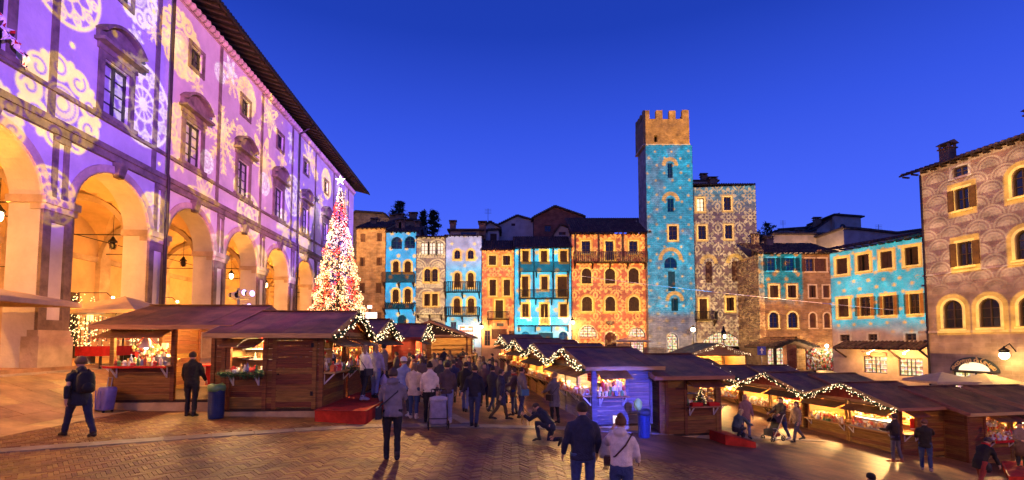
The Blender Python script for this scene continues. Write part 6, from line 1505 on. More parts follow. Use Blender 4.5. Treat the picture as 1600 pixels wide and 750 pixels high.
    for i in range(8):
        ph = PI*(.02 + .62*i/7); rr_ = .102*math.sin(ph); zz = .108*math.cos(ph); row_ = []
        for j in range(14):
            a = 2*PI*j/14; q = V((rr_*.93*math.cos(a), rr_*1.1*math.sin(a) - .012, zz + .035))
            if i > 3 and math.sin(a) > .25: q = V((q.x*.8, q.y*.8 - .01, max(q.z, .05)))
            row_.append(tuple(Z(hc + Rl @ (hz @ q))))
        rings.append(row_)
    Hh.loft(rings)
    if long_hair: Hh.loft([[tuple(Z(hc + Rl @ (hz @ V((rx*math.cos(2*PI*j/10), -.06 + ry*math.sin(2*PI*j/10), z))))) for j in range(10)] for z, rx, ry in ((.06, .08, .05), (-.05, .095, .055), (-.16, .1, .045), (-.27, .075, .03))])
    if bun: Hh.ball(tuple(Z(hc + V((0, -.06, .14)))), .05*s, 8, 6)
    Hh.build('hair', cmat(hair, .6), t, smooth=True)
    if hat:
        kind, col = hat; h = MB()
        R_ = lambda q: tuple(Z(hc + Rl @ (hz @ V(q))))
        h.loft([[R_((r*.95*math.cos(2*PI*j/12), r*1.1*math.sin(2*PI*j/12) - .01, z)) for j in range(12)] for r, z in ((.104, .025), (.107, .06), (.1, .11), (.07, .15), (.02, .165))])
        if kind == 'cap': h.loft([[R_((.075*math.cos(2*PI*j/10), .13 + .065*math.sin(2*PI*j/10), .05 + dz_)) for j in range(10)] for dz_ in (0, .012)])
        if kind == 'pom': h.ball(R_((0, -.01, .185)), .035*s, 8, 5)
        h.build('hat', cmat(col), t, smooth=True)
    if detail:
        for sd in (-1, 1): MB().ball(tuple(Z(hc + Rl @ (hz @ V((.033*sd, .083, .02))))), .011*s, 6, 4).build('eye', M['eye'], t)
        MB().ball(tuple(Z(hc + Rl @ (hz @ V((0, .088, -.045))))), .016*s, 6, 4, (1.4, .4, .35)).build('mouth', cmat((.3, .1, .08)), t)
    if scarf: MB().tube([Z(T((.08*math.cos(a), .08*math.sin(a), 1.5))) for a in np.linspace(0, 2*PI, 12)], .035*s, 8).build('scarf', cmat(scarf), t, smooth=True)
    if backpack:
        b = MB(); b.loft([ring(T((0, -.23, z)), rx, ry, Rl, 12) for z, rx, ry in ((.98, .1, .05), (1.02, .16, .1), (1.2, .165, .115), (1.36, .15, .09), (1.43, .08, .04))])
        bo = b.build('backpack', cmat(backpack), t, smooth=True)
        MB().ball(tuple(Z(T((0, -.335, 1.1)))), .1*s, 8, 6, (1.1, .5, 1)).build('pocket', cmat(backpack), bo, smooth=True)
        for sd in (-1, 1): MB().tube([Z(T((.1*sd, -.16, 1.42))), Z(T((.13*sd, .0, 1.47))), Z(T((.13*sd, .14, 1.3))), Z(T((.13*sd, -.1, 1.03)))], .02*s, 6).build('strap', cmat(backpack), bo)
    if bag:
        kind, col, sd = bag
        b = MB()
        if kind == 'shoulder':
            c = V((.25*sd, -.03, .9)); b.box(*[q for q in (Z(c).x-.05*s, Z(c).x+.05*s, Z(c).y-.14*s, Z(c).y+.14*s, Z(c).z-.11*s, Z(c).z+.1*s)])
            bo = b.build('handbag', cmat(col, .5), t); MB().tube([Z(c + V((0, -.1, .1))), Z(T((-.1*sd, -.12, 1.3))), Z(T((-.12*sd, 0, 1.47))), Z(T((0, .13, 1.3))), Z(c + V((0, .1, .1)))], .012*s, 6).build('strap', cmat(col, .5), bo)
        elif kind == 'hand':
            c = armj[0 if sd < 0 else 1][2] + V((0, 0, -.32)); q = Z(c); b.loft([[(q.x + rx*math.cos(2*PI*j/10), q.y + ry*math.sin(2*PI*j/10), q.z + z) for j in range(10)] for z, rx, ry in ((-.17, .1, .07), (-.1, .14, .1), (.05, .13, .09), (.12, .07, .05), (.2, .02, .02))])
            b.build('carrier_bag', cmat(col, .5), t, smooth=True)
    if apron: MB().loft([ring(V((0, .03, z)), rx*w, ry) for z, rx, ry in ((.45, .23, .15), (.8, .215, .15), (1.0, .19, .145))]).build('apron', cmat(apron), t, smooth=True)
    gz = g(x, y) + zoff; t.location.z = gz
    return t, dict(Z=Z, T=T, arm=armj, hc=hc, s=s, leg=legj)
def at_px(px, d): return (px - 800)/750*d
WALK = ((22, 10), (-18, 22)); WALK2 = ((-14, 20), (20, 6))
B_ = (.02, .022, .03); NAVY = (.02, .03, .075); JEAN = (.05, .075, .16); BLK = BLK
def P(label, px, d, face, **k): return person(label, at_px(px, d), d, face, **k)
P('man in dark coat with a backpack striding past the left stall', 131, 10.3, 62, H=1.78, top=(.02, .022, .035), legs=(.02, .025, .06), hair=(.12, .07, .035), leg=((30, 8), (-20, 14)), arms=((-22, 10, 30), (34, 10, 62)), backpack=(.015, .015, .02), hem=.74, lean=4, hat=('beanie', (.2, .12, .06)), shoes=(.03, .02, .015))
P('man in black seen from behind in the left stall doorway', 303, 13.1, 8, H=1.76, top=(.012, .011, .012), legs=(.014, .014, .018), hem=.86, leg=((4, 6), (-3, 4)), arms=((10, 9, 22), (12, 10, 30)))
P('stall keeper in striped dark puffer behind the side counter of the plank door stall', 512, 15.3, 210, H=1.72, top=(.03, .06, .08), legs=B_, puffer=True, arms=((15, 8, 50), (15, 8, 50)), zoff=.3)
P('woman in cream jumper and black leggings with a dark handbag on the red platform', 571, 14.6, -38, H=1.68, top=(.7, .64, .58), legs=B_, hem=.93, hair=(.35, .2, .09), long_hair=True, bag=('shoulder', (.03, .03, .04), 1), leg=((5, 4), (-7, 8)), zoff=.36, shoes=(.3, .28, .4))
P('woman in grey violet coat and wide jeans on the red platform', 588, 15.2, -20, H=1.7, top=(.3, .28, .42), legs=(.17, .2, .42), hem=.84, hair=(.3, .17, .08), long_hair=True, bag=('hand', (.35, .3, .5), 1), leg=((3, 3), (-5, 6)), zoff=.36)
P('man in brown jacket reaching to the counter beyond the two women on the platform', 600, 17.0, 70, H=1.74, top=(.22, .16, .11), legs=B_, arms=((30, 8, 50), (45, 6, 40)), zoff=.3)
P('tall man in grey hooded coat standing alone in front of the red platform', 615, 9.5, 10, H=1.78, top=(.17, .16, .21), legs=(.012, .013, .02), hem=.82, hair=(.07, .05, .04), bag=('shoulder', (.02, .02, .03), -1), leg=((3, 4), (-4, 4)), arms=((25, 8, 70), (25, 8, 75)), hood=True, shoes=(.02, .02, .03))
P('man in pale blue jacket wearing a white cap', 632, 14.2, 40, H=1.75, top=(.24, .3, .46), legs=(.03, .035, .06), hat=('cap', (.7, .68, .66)), turn=-25, leg=((4, 4), (-6, 8)), shoes=(.6, .6, .65), bag=None)
P('woman in long beige cardigan and blue jeans in the middle of the aisle', 648, 14.1, 0, H=1.64, top=(.55, .46, .36), legs=(.03, .06, .15), hem=.72, hair=(.2, .12, .06), long_hair=True, leg=((3, 3), (-6, 8)), shoes=(.5, .45, .4))
P('woman in cream pullover and black trousers with dark hair in a bun', 672, 13.8, 8, H=1.7, top=(.68, .6, .48), legs=(.012, .012, .016), hem=.88, hair=(.02, .014, .012), bun=True, leg=((2, 3), (-8, 10)))
P('man in dark brown jacket and faded jeans pulling a shopping trolley', 699, 14.0, 5, H=1.76, top=(.09, .06, .06), legs=(.19, .21, .4), hem=.84, leg=((6, 4), (-6, 8)), arms=((-22, 14, 5), (5, 8, 14)), shoes=(.4, .4, .5))
P('woman in blue jacket and red hat facing down the aisle', 657, 19.0, 190, H=1.62, top=(.05, .08, .26), legs=B_, hat=('pom', (.5, .04, .03)), arms=((30, 8, 70), (30, 8, 70)))
P('man in black jacket holding one hand behind his back at the right of the crowd', 742, 13.9, -12, H=1.77, top=(.02, .02, .032), legs=(.03, .045, .11), hem=.86, arms=((-14, 14, -38), (5, 8, 14)), leg=((6, 4), (-8, 10)), hair=(.04, .03, .02))
P('stout man in black puffer walking behind the man with his hand at his back', 728, 16.2, -8, H=1.74, top=(.015, .014, .016), legs=(.1, .12, .3), wide=1.15, puffer=True, leg=WALK)
P('woman in dark blue coat crossing the aisle before the second middle stall', 783, 15.6, -70, H=1.68, top=(.03, .035, .07), legs=(.05, .035, .03), hem=.55, hair=(.06, .04, .03), leg=WALK, arms=((20, 8, 20), (-16, 8, 10)))
P('woman in rust scarf and brown coat looking at the middle stalls', 803, 17.0, 85, H=1.66, top=(.13, .08, .055), legs=(.035, .05, .12), hem=.7, scarf=(.4, .06, .03), hair=(.1, .06, .03), leg=((4, 4), (-4, 6)), arms=((20, 8, 60), (20, 8, 60)))
P('man in grey jacket with blue bag holding the small dog on its lead', 815, 16.6, -60, H=1.75, top=(.18, .15, .15), legs=(.04, .05, .12), bag=('shoulder', (.05, .15, .28), 1), arms=((18, 10, 20), (-5, 8, 10)), leg=((8, 5), (-8, 8)))
P('woman in long grey coat and black tights at the counter of the blue corner stall', 866, 16.4, 35, H=1.72, top=(.13, .12, .13), legs=(.01, .01, .012), hem=.58, hair=(.24, .14, .07), bag=('shoulder', (.03, .02, .02), -1), arms=((20, 8, 50), (25, 8, 60)), leg=((3, 3), (-3, 5)))
kd = 12.8
P('photographer in dark clothes crouching on one knee in the open square', 860, kd, 52, H=1.66, top=(.018, .022, .04), legs=(.018, .025, .05), hem=.9, lean=46, leg=((98, 112), (18, 118)), arms=((50, 12, 62), (56, 12, 58)), hair=(.05, .035, .025), shoes=(.02, .02, .025))
P('stout man in dark navy padded jacket seen from behind in the foreground', 909, 7.8, 6, H=1.76, top=(.022, .026, .06), legs=(.04, .06, .17), hem=.84, wide=1.1, hair=(.03, .022, .018), puffer=True, arms=((4, 14, 22), (6, 12, 22)), leg=((2, 3), (-3, 4)))
wp, wj = P('woman in white quilted jacket holding up a phone, seen from behind', 968, 7.5, -22, H=1.66, top=(.68, .62, .62), legs=(.035, .055, .15), hem=.9, hair=(.1, .045, .02), bun=True, puffer=True, hood=True, wide=1.0, arms=((52, 16, 92), (8, 10, 46)), leg=((2, 3), (-3, 4)))
# what the woman holds and wears
def held(parent, J, name, label, cat, p, m, build, rz=0):
    o = build.build(name, m); o.location = parent.location + Matrix.Rotation(parent.rotation_euler.z, 3, 'Z') @ p; o.rotation_euler = (0, 0, parent.rotation_euler.z + rz); tag(o, label, cat); return o
wr, d2 = wj['arm'][0][2], wj['arm'][0][3]
pp = wj['Z'](wr + d2*.15)
ph = MB().box(-.036, .036, -.006, .006, -.02, .13).build('phone', M['frame_gr']); ph.location = wp.location + Matrix.Rotation(wp.rotation_euler.z, 3, 'Z') @ pp; ph.rotation_euler = (.15, 0, wp.rotation_euler.z); tag(ph, 'phone held up by the woman in white with its screen lit', 'phone')
scm = mat('phone screen', (.8, .7, .6), .4, emit=(.9, .75, .8), estr=1.2); MB().box(-.032, .032, -.0085, -.0065, -.012, .122).build('screen', scm, ph)
hb = MB(); T_, Z_ = wj['T'], wj['Z']
hb.box(*[q for c in [Z_(Vector((-.2, .12, .98)))] for q in (c.x-.09, c.x+.03, c.y-.05, c.y+.05, c.z-.08, c.z+.06)])
ho = hb.build('cross_body_bag', cmat((.07, .03, .02), .5)); ho.location = wp.location; ho.rotation_euler = wp.rotation_euler; tag(ho, 'small brown cross-body bag with tassels on the woman in white', 'handbag')
MB().tube([Z_(T_((-.19, .05, 1.02))), Z_(T_((-.06, -.165, 1.12))), Z_(T_((.1, -.165, 1.3))), Z_(T_((.19, -.05, 1.47))), Z_(T_((.14, .12, 1.42)))], .013, 6).build('strap', cmat((.07, .03, .02), .5), ho)
for i in range(5): MB().tube([Z_(Vector((-.2 - .015*i, .07, .93))), Z_(Vector((-.23 - .02*i, .05, .83)))], .006, 5).build('tassel', cmat((.07, .03, .02), .5), ho)
# left-hand carrier bag of the woman
cb_ = MB(); q = Z_(wj['arm'][0][1] + Vector((-.06, .1, -.1))); cb_.loft([[(q.x + rx*math.cos(2*PI*j/10), q.y + ry*math.sin(2*PI*j/10), q.z + z) for j in range(10)] for z, rx, ry in ((-.16, .09, .06), (-.08, .11, .08), (.05, .09, .06), (.14, .03, .02))])
co_ = cb_.build('carrier_bag', cmat((.55, .5, .47), .6), smooth=True); co_.location = wp.location; co_.rotation_euler = wp.rotation_euler; tag(co_, 'pale fabric bag hanging from the raised arm of the woman in white', 'bag')
# right aisle
P('woman in green grey anorak squatting beside the red ramp', 1146, 17.6, -60, H=1.64, top=(.07, .1, .1), legs=B_, hair=(.5, .36, .14), long_hair=True, lean=28, leg=((95, 120), (88, 115)), arms=((40, 8, 30), (40, 8, 30)), hem=.9)
P('fair haired woman in pink brown coat standing behind the squatting woman', 1161, 19.0, 175, H=1.7, top=(.3, .17, .15), legs=(.12, .13, .25), hair=(.55, .36, .16), long_hair=True, hem=.75, leg=((8, 4), (-12, 10)))
P('man in dark jacket and blue jeans pushing the baby buggy', 1216, 19.6, 115, H=1.78, top=(.045, .035, .03), legs=(.03, .05, .14), arms=((34, 8, 42), (34, 8, 42)), leg=WALK2, shoes=(.5, .48, .45))
P('woman in tan coat and grey trousers walking beside the buggy', 1240, 19.8, 100, H=1.68, top=(.32, .22, .14), legs=(.09, .08, .11), hem=.8, hair=(.14, .08, .04), long_hair=True, leg=WALK)
P('man in dark sweater and grey trousers at the cheese stall corner', 1391, 17.7, 25, H=1.76, top=(.035, .025, .022), legs=(.1, .09, .12), hair=(.05, .035, .025), arms=((30, 10, 60), (22, 8, 60)), leg=((5, 4), (-6, 6)), shoes=(.35, .1, .06))
P('man in black jacket and blue jeans beside the cheese stall flap', 1437, 16.6, -35, H=1.76, top=(.016, .014, .014), legs=(.03, .05, .13), hair=(.13, .05, .03), arms=((20, 10, 55), (55, 10, 25)), leg=((4, 3), (-8, 8)), shoes=(.4, .3, .25))
P('person in black bending forward with a red scarf at the lower right', 1520, 14.3, -75, H=1.66, top=(.012, .011, .012), legs=(.22, .03, .025), scarf=(.45, .03, .02), lean=32, hem=.7, leg=((22, 18), (-14, 18)), arms=((40, 8, 20), (10, 8, 20)), bag=('hand', (.015, .015, .018), -1), hair=(.04, .03, .025))
P('vendor in brown apron standing under the ornament stall roof', 1584, 18.6, 170, H=1.72, top=(.24, .17, .12), legs=B_, apron=(.13, .08, .05), arms=((15, 8, 60), (15, 8, 60)), zoff=.2)
P('child in dark hood at the bottom edge in front of the right stalls', 1352, 8.5, 15, H=1.1, top=(.02, .015, .014), legs=B_, hat=('beanie', (.015, .012, .012)), hood=True)
# far aisle crowd
crowd = [(684, 24.5, 185, (.06, .05, .05), 'man in black apron in front of the far plate rack kiosk'), (703, 28, 10, (.16, .11, .08), 'person in tan coat near the red sign shop'), (694, 31, 30, (.03, .03, .035), 'person in black near the end of the left stalls'), (716, 24, 0, (.09, .06, .05), 'person in brown jacket deep in the aisle'), (733, 21, 190, (.05, .045, .06), 'person in grey blue coat walking towards the square'),
         (750, 26, 170, (.22, .15, .1), 'person in light brown coat walking back from the far houses'), (765, 22.5, 200, (.03, .03, .05), 'woman in navy coat walking along the middle stalls'), (775, 19.5, 160, (.16, .1, .07), 'person in chestnut jacket by the third middle stall'), (640, 22, 60, (.1, .07, .06), 'person in dark red coat at the carpeted counter'), (620, 20.5, 95, (.06, .05, .05), 'person in brown at the second left gable'),
         (792, 23.5, 100, (.3, .24, .17), 'person in beige coat at the garlanded counter in the middle row'), (709, 18.0, 15, (.035, .04, .09), 'person in blue parka behind the trolley man'), (757, 17.6, 185, (.14, .08, .06), 'person in reddish brown coat facing the square'), (664, 27, 120, (.07, .06, .06), 'person at the bright window of the red boarded stall'), (723, 35, 0, (.05, .05, .06), 'distant person below the shop with the red sign'), (742, 38, 180, (.09, .07, .06), 'distant person in brown in front of the salmon house'),
         (660, 17.5, 20, (.2, .13, .09), 'person in camel coat squeezed behind the cream pullover woman'), (689, 17.0, 170, (.04, .04, .06), 'person in slate jacket just beyond the shopping trolley'), (713, 20.0, 20, (.1, .04, .035), 'person in wine red coat deep in the central lane'), (678, 21.0, 0, (.26, .2, .15), 'person in oatmeal coat in the central lane'), (740, 18.8, 10, (.06, .05, .045), 'person in umber jacket behind the hand on back man'),
         (770, 17.0, -30, (.035, .035, .05), 'person in midnight blue coat left of the woman crossing the aisle'), (755, 22.0, 15, (.12, .11, .12), 'person in mid grey coat in the right half of the lane'), (700, 22.5, 185, (.05, .06, .05), 'person in bottle green coat walking out of the lane'), (646, 18.2, 100, (.3, .1, .06), 'person in russet top leaning to the carpeted counter'), (795, 20.0, 30, (.09, .08, .09), 'person in charcoal coat by the second garland'), (729, 27, 5, (.2, .15, .12), 'person in sandy coat far down the lane'), (769, 28, 100, (.05, .04, .04), 'person in black brown coat at the farthest middle stall')]
for i, (px, d, fc, tp, lb) in enumerate(crowd):
    P(lb, px, d, fc, H=1.6 + .035*((i*7) % 5), top=tp, legs=[B_, NAVY, JEAN, (.05, .04, .035)][i % 4], hem=[.82, .6, .9, .75][i % 4], hair=[(.03, .02, .015), (.12, .07, .03), (.06, .045, .03)][i % 3], long_hair=i % 3 == 1, leg=[WALK, ((3, 3), (-4, 5)), WALK2][i % 3], arms=((12, 8, 25), (-8, 8, 12)), detail=False)
# ------------------------------------------------------------------ dog, buggy, trolley, suitcase, bins, ramps
def dog():
    x, y = at_px(822, 15.4), 15.4; t = thing('dog', 'small tan terrier on a lead beside the middle stalls', 'dog', (x, y, g(x, y)), math.radians(200))
    V = [(0, -.2, .27), (0, -.05, .28), (0, .12, .285), (0, .2, .32), (0, .26, .39), (0, .34, .385), (0, .41, .365), (.04, .25, .455), (-.04, .25, .455), (0, -.28, .33), (0, -.33, .4)]
    R = [.075, .078, .088, .06, .055, .04, .024, .014, .014, .022, .012]; E = [(0, 1), (1, 2), (2, 3), (3, 4), (4, 5), (5, 6), (4, 7), (4, 8), (0, 9), (9, 10)]
    for sx in (-.055, .055):
        for yy, b in ((.14, 2), (-.2, 0)):
            k = len(V)
            if yy > 0: V += [(sx, .15, .2), (sx, .14, .11), (sx, .15, .02), (sx, .18, .015)]; R += [.036, .022, .018, .018]
            else: V += [(sx, -.17, .19), (sx, -.25, .11), (sx, -.22, .02), (sx, -.19, .015)]; R += [.045, .022, .018, .018]
            E += [(b, k), (k, k+1), (k+1, k+2), (k+2, k+3)]
    skin_obj(V, E, R, 'body', mat('tan fur', (.42, .28, .14), .9, .3, 12, .5, 80), t, 2, 1)
    MB().tube([(.055*math.cos(a), .21 + .02*math.sin(a), .335 + .05*math.sin(a)) for a in np.linspace(0, 2*PI, 10)], .01, 5).build('collar', M['red_cloth'], t)
    MB().tube([(0, .19, .38), (.1, -.1, .6), (.25, -.35, .95)], .006, 5).build('lead', M['iron'], t)
dog()
def wheel(c, r, ax='x'):
    o = MB(); pts = [(0, r*math.cos(a), r*math.sin(a)) for a in np.linspace(0, 2*PI, 14)]
    o.tube([(c[0]+p[0], c[1]+p[1], c[2]+p[2]) for p in pts], .018, 6); o.lathe([(.03, -.02), (.03, .02)], 8, c)
    for a in (0, PI/3, 2*PI/3): o.bar((c[0], c[1]-r*math.cos(a), c[2]-r*math.sin(a)), (c[0], c[1]+r*math.cos(a), c[2]+r*math.sin(a)), .012, .012)
    return o
def buggy():
    x, y = at_px(1203, 19.4), 19.4; t = thing('baby_buggy', 'dark folding baby buggy pushed along the right aisle', 'buggy', (x, y, g(x, y)), math.radians(115))
    for sx in (-.22, .22):
        for yy in (-.3, .32): wheel((sx, yy, .1), .1).build('wheel', M['iron'], t)
        MB().tube([(sx, .32, .1), (sx, -.05, .55), (sx, -.35, 1.0), (sx, -.45, 1.02)], .014, 6).tube([(sx, -.3, .1), (sx, .1, .5), (sx, .3, .52)], .014, 6).build('frame', M['metal'], t)
    MB().box(-.2, .2, -.05, .28, .4, .44).add([(-.2, -.05, .42), (.2, -.05, .42), (.2, -.3, .9), (-.2, -.3, .9)], [(0, 1, 2, 3)]).box(-.2, .2, .26, .3, .2, .42).build('seat', cmat((.03, .03, .04)), t)
    MB().loft([[(.23*math.cos(a), -.26 + .4*k/4 - .0, .72 + .3*math.sin(a)*(1-.12*k)) for a in np.linspace(0, PI, 9)] for k in range(4)], caps=False).build('hood', cmat((.05, .03, .03)), t)
    MB().box(-.16, .16, -.2, .2, .18, .3).build('basket', cmat((.25, .05, .04)), t)
    MB().tube([(-.22, -.45, 1.02), (.22, -.45, 1.02)], .018, 6).build('handle', M['iron'], t)
buggy()
def trolley():
    x, y = at_px(686, 13.0), 13.0; t = thing('shopping_trolley', 'grey violet shopping trolley bag on a wire frame with wheels', 'shopping trolley', (x, y, g(x, y)), math.radians(6))
    MB().loft([[(rx*math.copysign(abs(math.cos(a))**.5, math.cos(a)), .02 + ry*math.copysign(abs(math.sin(a))**.5, math.sin(a)), z) for a in np.linspace(0, 2*PI, 17)[:-1]] for z, rx, ry in ((.14, .2, .13), (.2, .235, .16), (.55, .235, .16), (.78, .22, .15), (.84, .12, .08))]).build('bag', cmat((.23, .22, .34)), t, smooth=True)
    MB().loft([[(rx*math.cos(a), .02 + ry*math.sin(a), z) for a in np.linspace(0, 2*PI, 17)[:-1]] for z, rx, ry in ((.77, .24, .17), (.85, .23, .16), (.89, .1, .07))]).build('flap', cmat((.42, .4, .5)), t, smooth=True)
    f = MB()
    for sx in (-.24, .24): f.tube([(sx, -.2, .02), (sx, -.18, .5), (sx*.8, .2, 1.05)], .012, 6)
    f.tube([(-.24, -.2, .1), (.24, -.2, .1)], .012, 6).tube([(-.24, -.2, .32), (.24, -.2, .32)], .01, 6).tube([(-.19, .2, 1.05), (.19, .2, 1.05)], .016, 6); f.build('frame', M['iron'], t)
    for sx in (-.27, .27): wheel((sx, .14, .1), .1).build('wheel', M['iron'], t)
trolley()
def suitcase():
    x, y = at_px(168, 13.5), 13.5; t = thing('suitcase', 'blue violet wheeled suitcase leaning by the left stall', 'suitcase', (x, y, g(x, y)), math.radians(-25))
    q = lambda v: math.copysign(abs(v)**.45, v)
    MB().loft([[(.26*k*q(math.cos(a)), .15*k*q(math.sin(a)) + .12*z, z) for a in np.linspace(0, 2*PI, 21)[:-1]] for z, k in ((.06, .9), (.09, 1), (.6, 1), (.66, .95), (.69, .8))]).build('shell', M['blue_bag'], t, smooth=True)
    for sx in (-.12, .12): MB().box(sx-.012, sx+.012, -.158, -.14, .12, .6).build('rib', M['blue_bag'], t)
    MB().tube([(-.1, .1, .68), (-.1, .13, .95), (.1, .13, .95), (.1, .1, .68)], .012, 6).build('handle', M['metal'], t)
    for sx in (-.2, .2):
        for yy in (-.1, .1): MB().ball((sx, yy, .035), .035, 8, 5).build('wheel', M['iron'], t)
suitcase()
def bin_(label, x, y, bagc, h=.86, r=.2, lift=False):
    t = thing('litter_bin', label, 'litter bin', (x, y, g(x, y)))
    MB().lathe([(r*.88, 0), (r*.95, .05), (r, h*.9), (r*.98, h)], 20).build('body', M['bin'], t)
    for k in range(12): z = .1 + k*h*.07; MB().lathe([(r*(.955 + .045*z/h), z), (r*(.985 + .05*z/h), z+.012), (r*(.96 + .045*z/h), z+.026)], 20).build('rib', M['bin'], t)
    b = MB(); n = 20
    rows = [[((r*rr + random.gauss(0, .008))*math.cos(2*PI*j/n), (r*rr + random.gauss(0, .008))*math.sin(2*PI*j/n), z + random.gauss(0, .012)) for j in range(n)] for rr, z in ((1.06, h*.86), (1.1, h*.95), (1.04, h+.03), (.8, h+.05), (.4, h+.02))]
    b.loft(rows).build('bin_bag', bagc, t, smooth=True)
    return t
bin_('ribbed blue litter bin with green liner between the two left stalls', at_px(342, 13.0), 13.0, M['binbag'])
rb = bin_('ribbed blue litter bin at the front of the blue corner stall', at_px(1004, 16.0), 16.0, cmat((.03, .035, .05), .4))
p = rb.location + Vector((-.2, -.05, .9)); t = tag(MB().loft([[(rx*math.cos(2*PI*j/10), ry*math.sin(2*PI*j/10), z) for j in range(10)] for z, rx, ry in ((0, .08, .08), (.1, .13, .1), (.25, .14, .1), (.34, .08, .06), (.38, .02, .02))]).build('green_bag', cmat((.3, .5, .1), .5), smooth=True), 'bright green bag stuffed on top of the right hand litter bin', 'bag'); t.location = p
def ramp(label, pts, z0, h, name='red_platform'):
    t = thing(name, label, 'platform', (pts[0][0], pts[0][1], 0)); P0 = Vector((pts[0][0], pts[0][1])); m = MB(); n = len(pts)
    lo = [(p[0]-P0.x, p[1]-P0.y, min(g(*p[:2]), z0) - .05) for p in pts]; hi = [(p[0]-P0.x, p[1]-P0.y, (p[2] if len(p) > 2 else z0+h)) for p in pts]
    m.add(lo+hi, [tuple(range(n, 2*n))] + [(i, (i+1) % n, n+(i+1) % n, n+i) for i in range(n)]).build('carpet', M['red_carpet'], t)
    b = MB()
    for i in range(n): a, c = Vector(hi[i]), Vector(hi[(i+1) % n]); b.bar(a + Vector((0, 0, .003)), c + Vector((0, 0, .003)), .05, .012)
    b.build('edge_trim', mat('red edge', (.3, .03, .02), .6, .1), t)
def quad_front(x0, y0, x1, y1, dv, L): return [(x0, y0), (x1, y1), (x1+dv[0]*L, y1+dv[1]*L), (x0+dv[0]*L, y0+dv[1]*L)]
ramp('red carpeted platform along the side counter of the plank door stall', quad_front(-5.25, 12.9, -3.85, 12.75, (-.07, 1), 4.4), .0, .36)
ramp('red carpeted ramp beside the violet boarded stall', [(7.35, 16.75, -1.02), (8.5, 16.95, -1.32), (8.2, 18.6, -1.25), (7.0, 18.4, -1.0)], -1.4, .3)
ramp('wide red carpeted platform in front of the ornament stall at the right edge', [(17.3, 17.0, -2.5), (21.6, 17.4, -2.6), (21.3, 19.6, -2.6), (19.4, 19.3, -2.55)], -2.8, .25)
ramp('red carpeted platform along the red boarded stall in the aisle', quad_front(-5.5, 19.0, -4.6, 19.0, (-.07, 1), 4.6), .0, .3)
# ------------------------------------------------------------------ Christmas tree
def xmas_tree():
    x, y = at_px(527, 32), 32; zb = g(x, y); zt = 12.75 - zb; z0 = 1.0; R0 = 2.25
    t = thing('christmas_tree', 'tall slender Christmas tree covered in gold and red lights with a star', 'Christmas tree', (x, y, zb))
    MB().tube([(0, 0, 0), (0, 0, zt*.97)], [.18, .02], 8).build('trunk', M['bark'], t)
    r_ = lambda z: R0*(zt - z)/(zt - z0)
    b = MB()
    for i in range(5200):
        z = z0 + (zt-z0)*(1 - math.sqrt(random.random())) ; a = random.uniform(0, 2*PI); r = r_(z)*random.uniform(.55, .98)
        c = Vector((r*math.cos(a), r*math.sin(a), z)); d = Vector((math.cos(a), math.sin(a), -.25 + random.gauss(0, .3))).normalized()*random.uniform(.16, .34); e = Vector((-math.sin(a), math.cos(a), random.gauss(0, .3)))*.05
        b.add([c-e, c+e, c+d*1.25], [(0, 1, 2)])
    b.build('crown', M['conifer'], t, kind='stuff')
    turns = 17
    bl = [MB(), MB(), MB()]
    reds = [(random.uniform(0, 2*PI), random.uniform(z0, zt*.9), random.uniform(.14, .34)) for _ in range(60)]
    for i in range(9500):
        z = z0 + (zt-z0)*(1 - math.sqrt(random.random()))*1.0; a = random.uniform(0, 2*PI); r = r_(z)*random.uniform(.86, 1.04)*(1 + .07*math.sin(z*6.3 + a*2) + .05*math.sin(a*7 - z*3)) + .03
        k = 0 if random.random() < .42 else 1
        if vnoise(np.array([a*r_(z)*1.0 + 9]), np.array([z + 20]), .42, 77)[0] < .2: continue
        for (ra, rz_, rr_) in reds:
            da = (a-ra+PI) % (2*PI) - PI
            if (da*r)**2 + ((z-rz_)*.6)**2 < rr_**2 and random.random() < .8: k = 2
        bl[k].octa((r*math.cos(a), r*math.sin(a), z), random.uniform(.022, .045) if k != 2 else random.uniform(.03, .05))
    for m, nm in zip(bl, ('bulb_tree', 'bulb_tree_gold', 'bulb_red')): m.build('light_string', M[nm], t, kind='stuff')
    s = MB(); pts = []
    for i in range(10): rr = .36 if i % 2 == 0 else .13; a = PI/2 + i*PI/5; pts.append((rr*math.cos(a), rr*math.sin(a)))
    s.add([(0, -.12, 0), (0, .12, 0)] + [(p[0], 0, p[1]) for p in pts], [(0, 2+i, 2+(i+1) % 10) for i in range(10)] + [(1, 2+(i+1) % 10, 2+i) for i in range(10)])
    so = s.build('star', M['star'], t); so.location = (0, 0, zt+.35)
    for zz, e in ((2.5, 260), (6, 160)): point('tree_glow', (0, -R0-.3, zz), e, (1, .7, .35), .5, t)
xmas_tree()
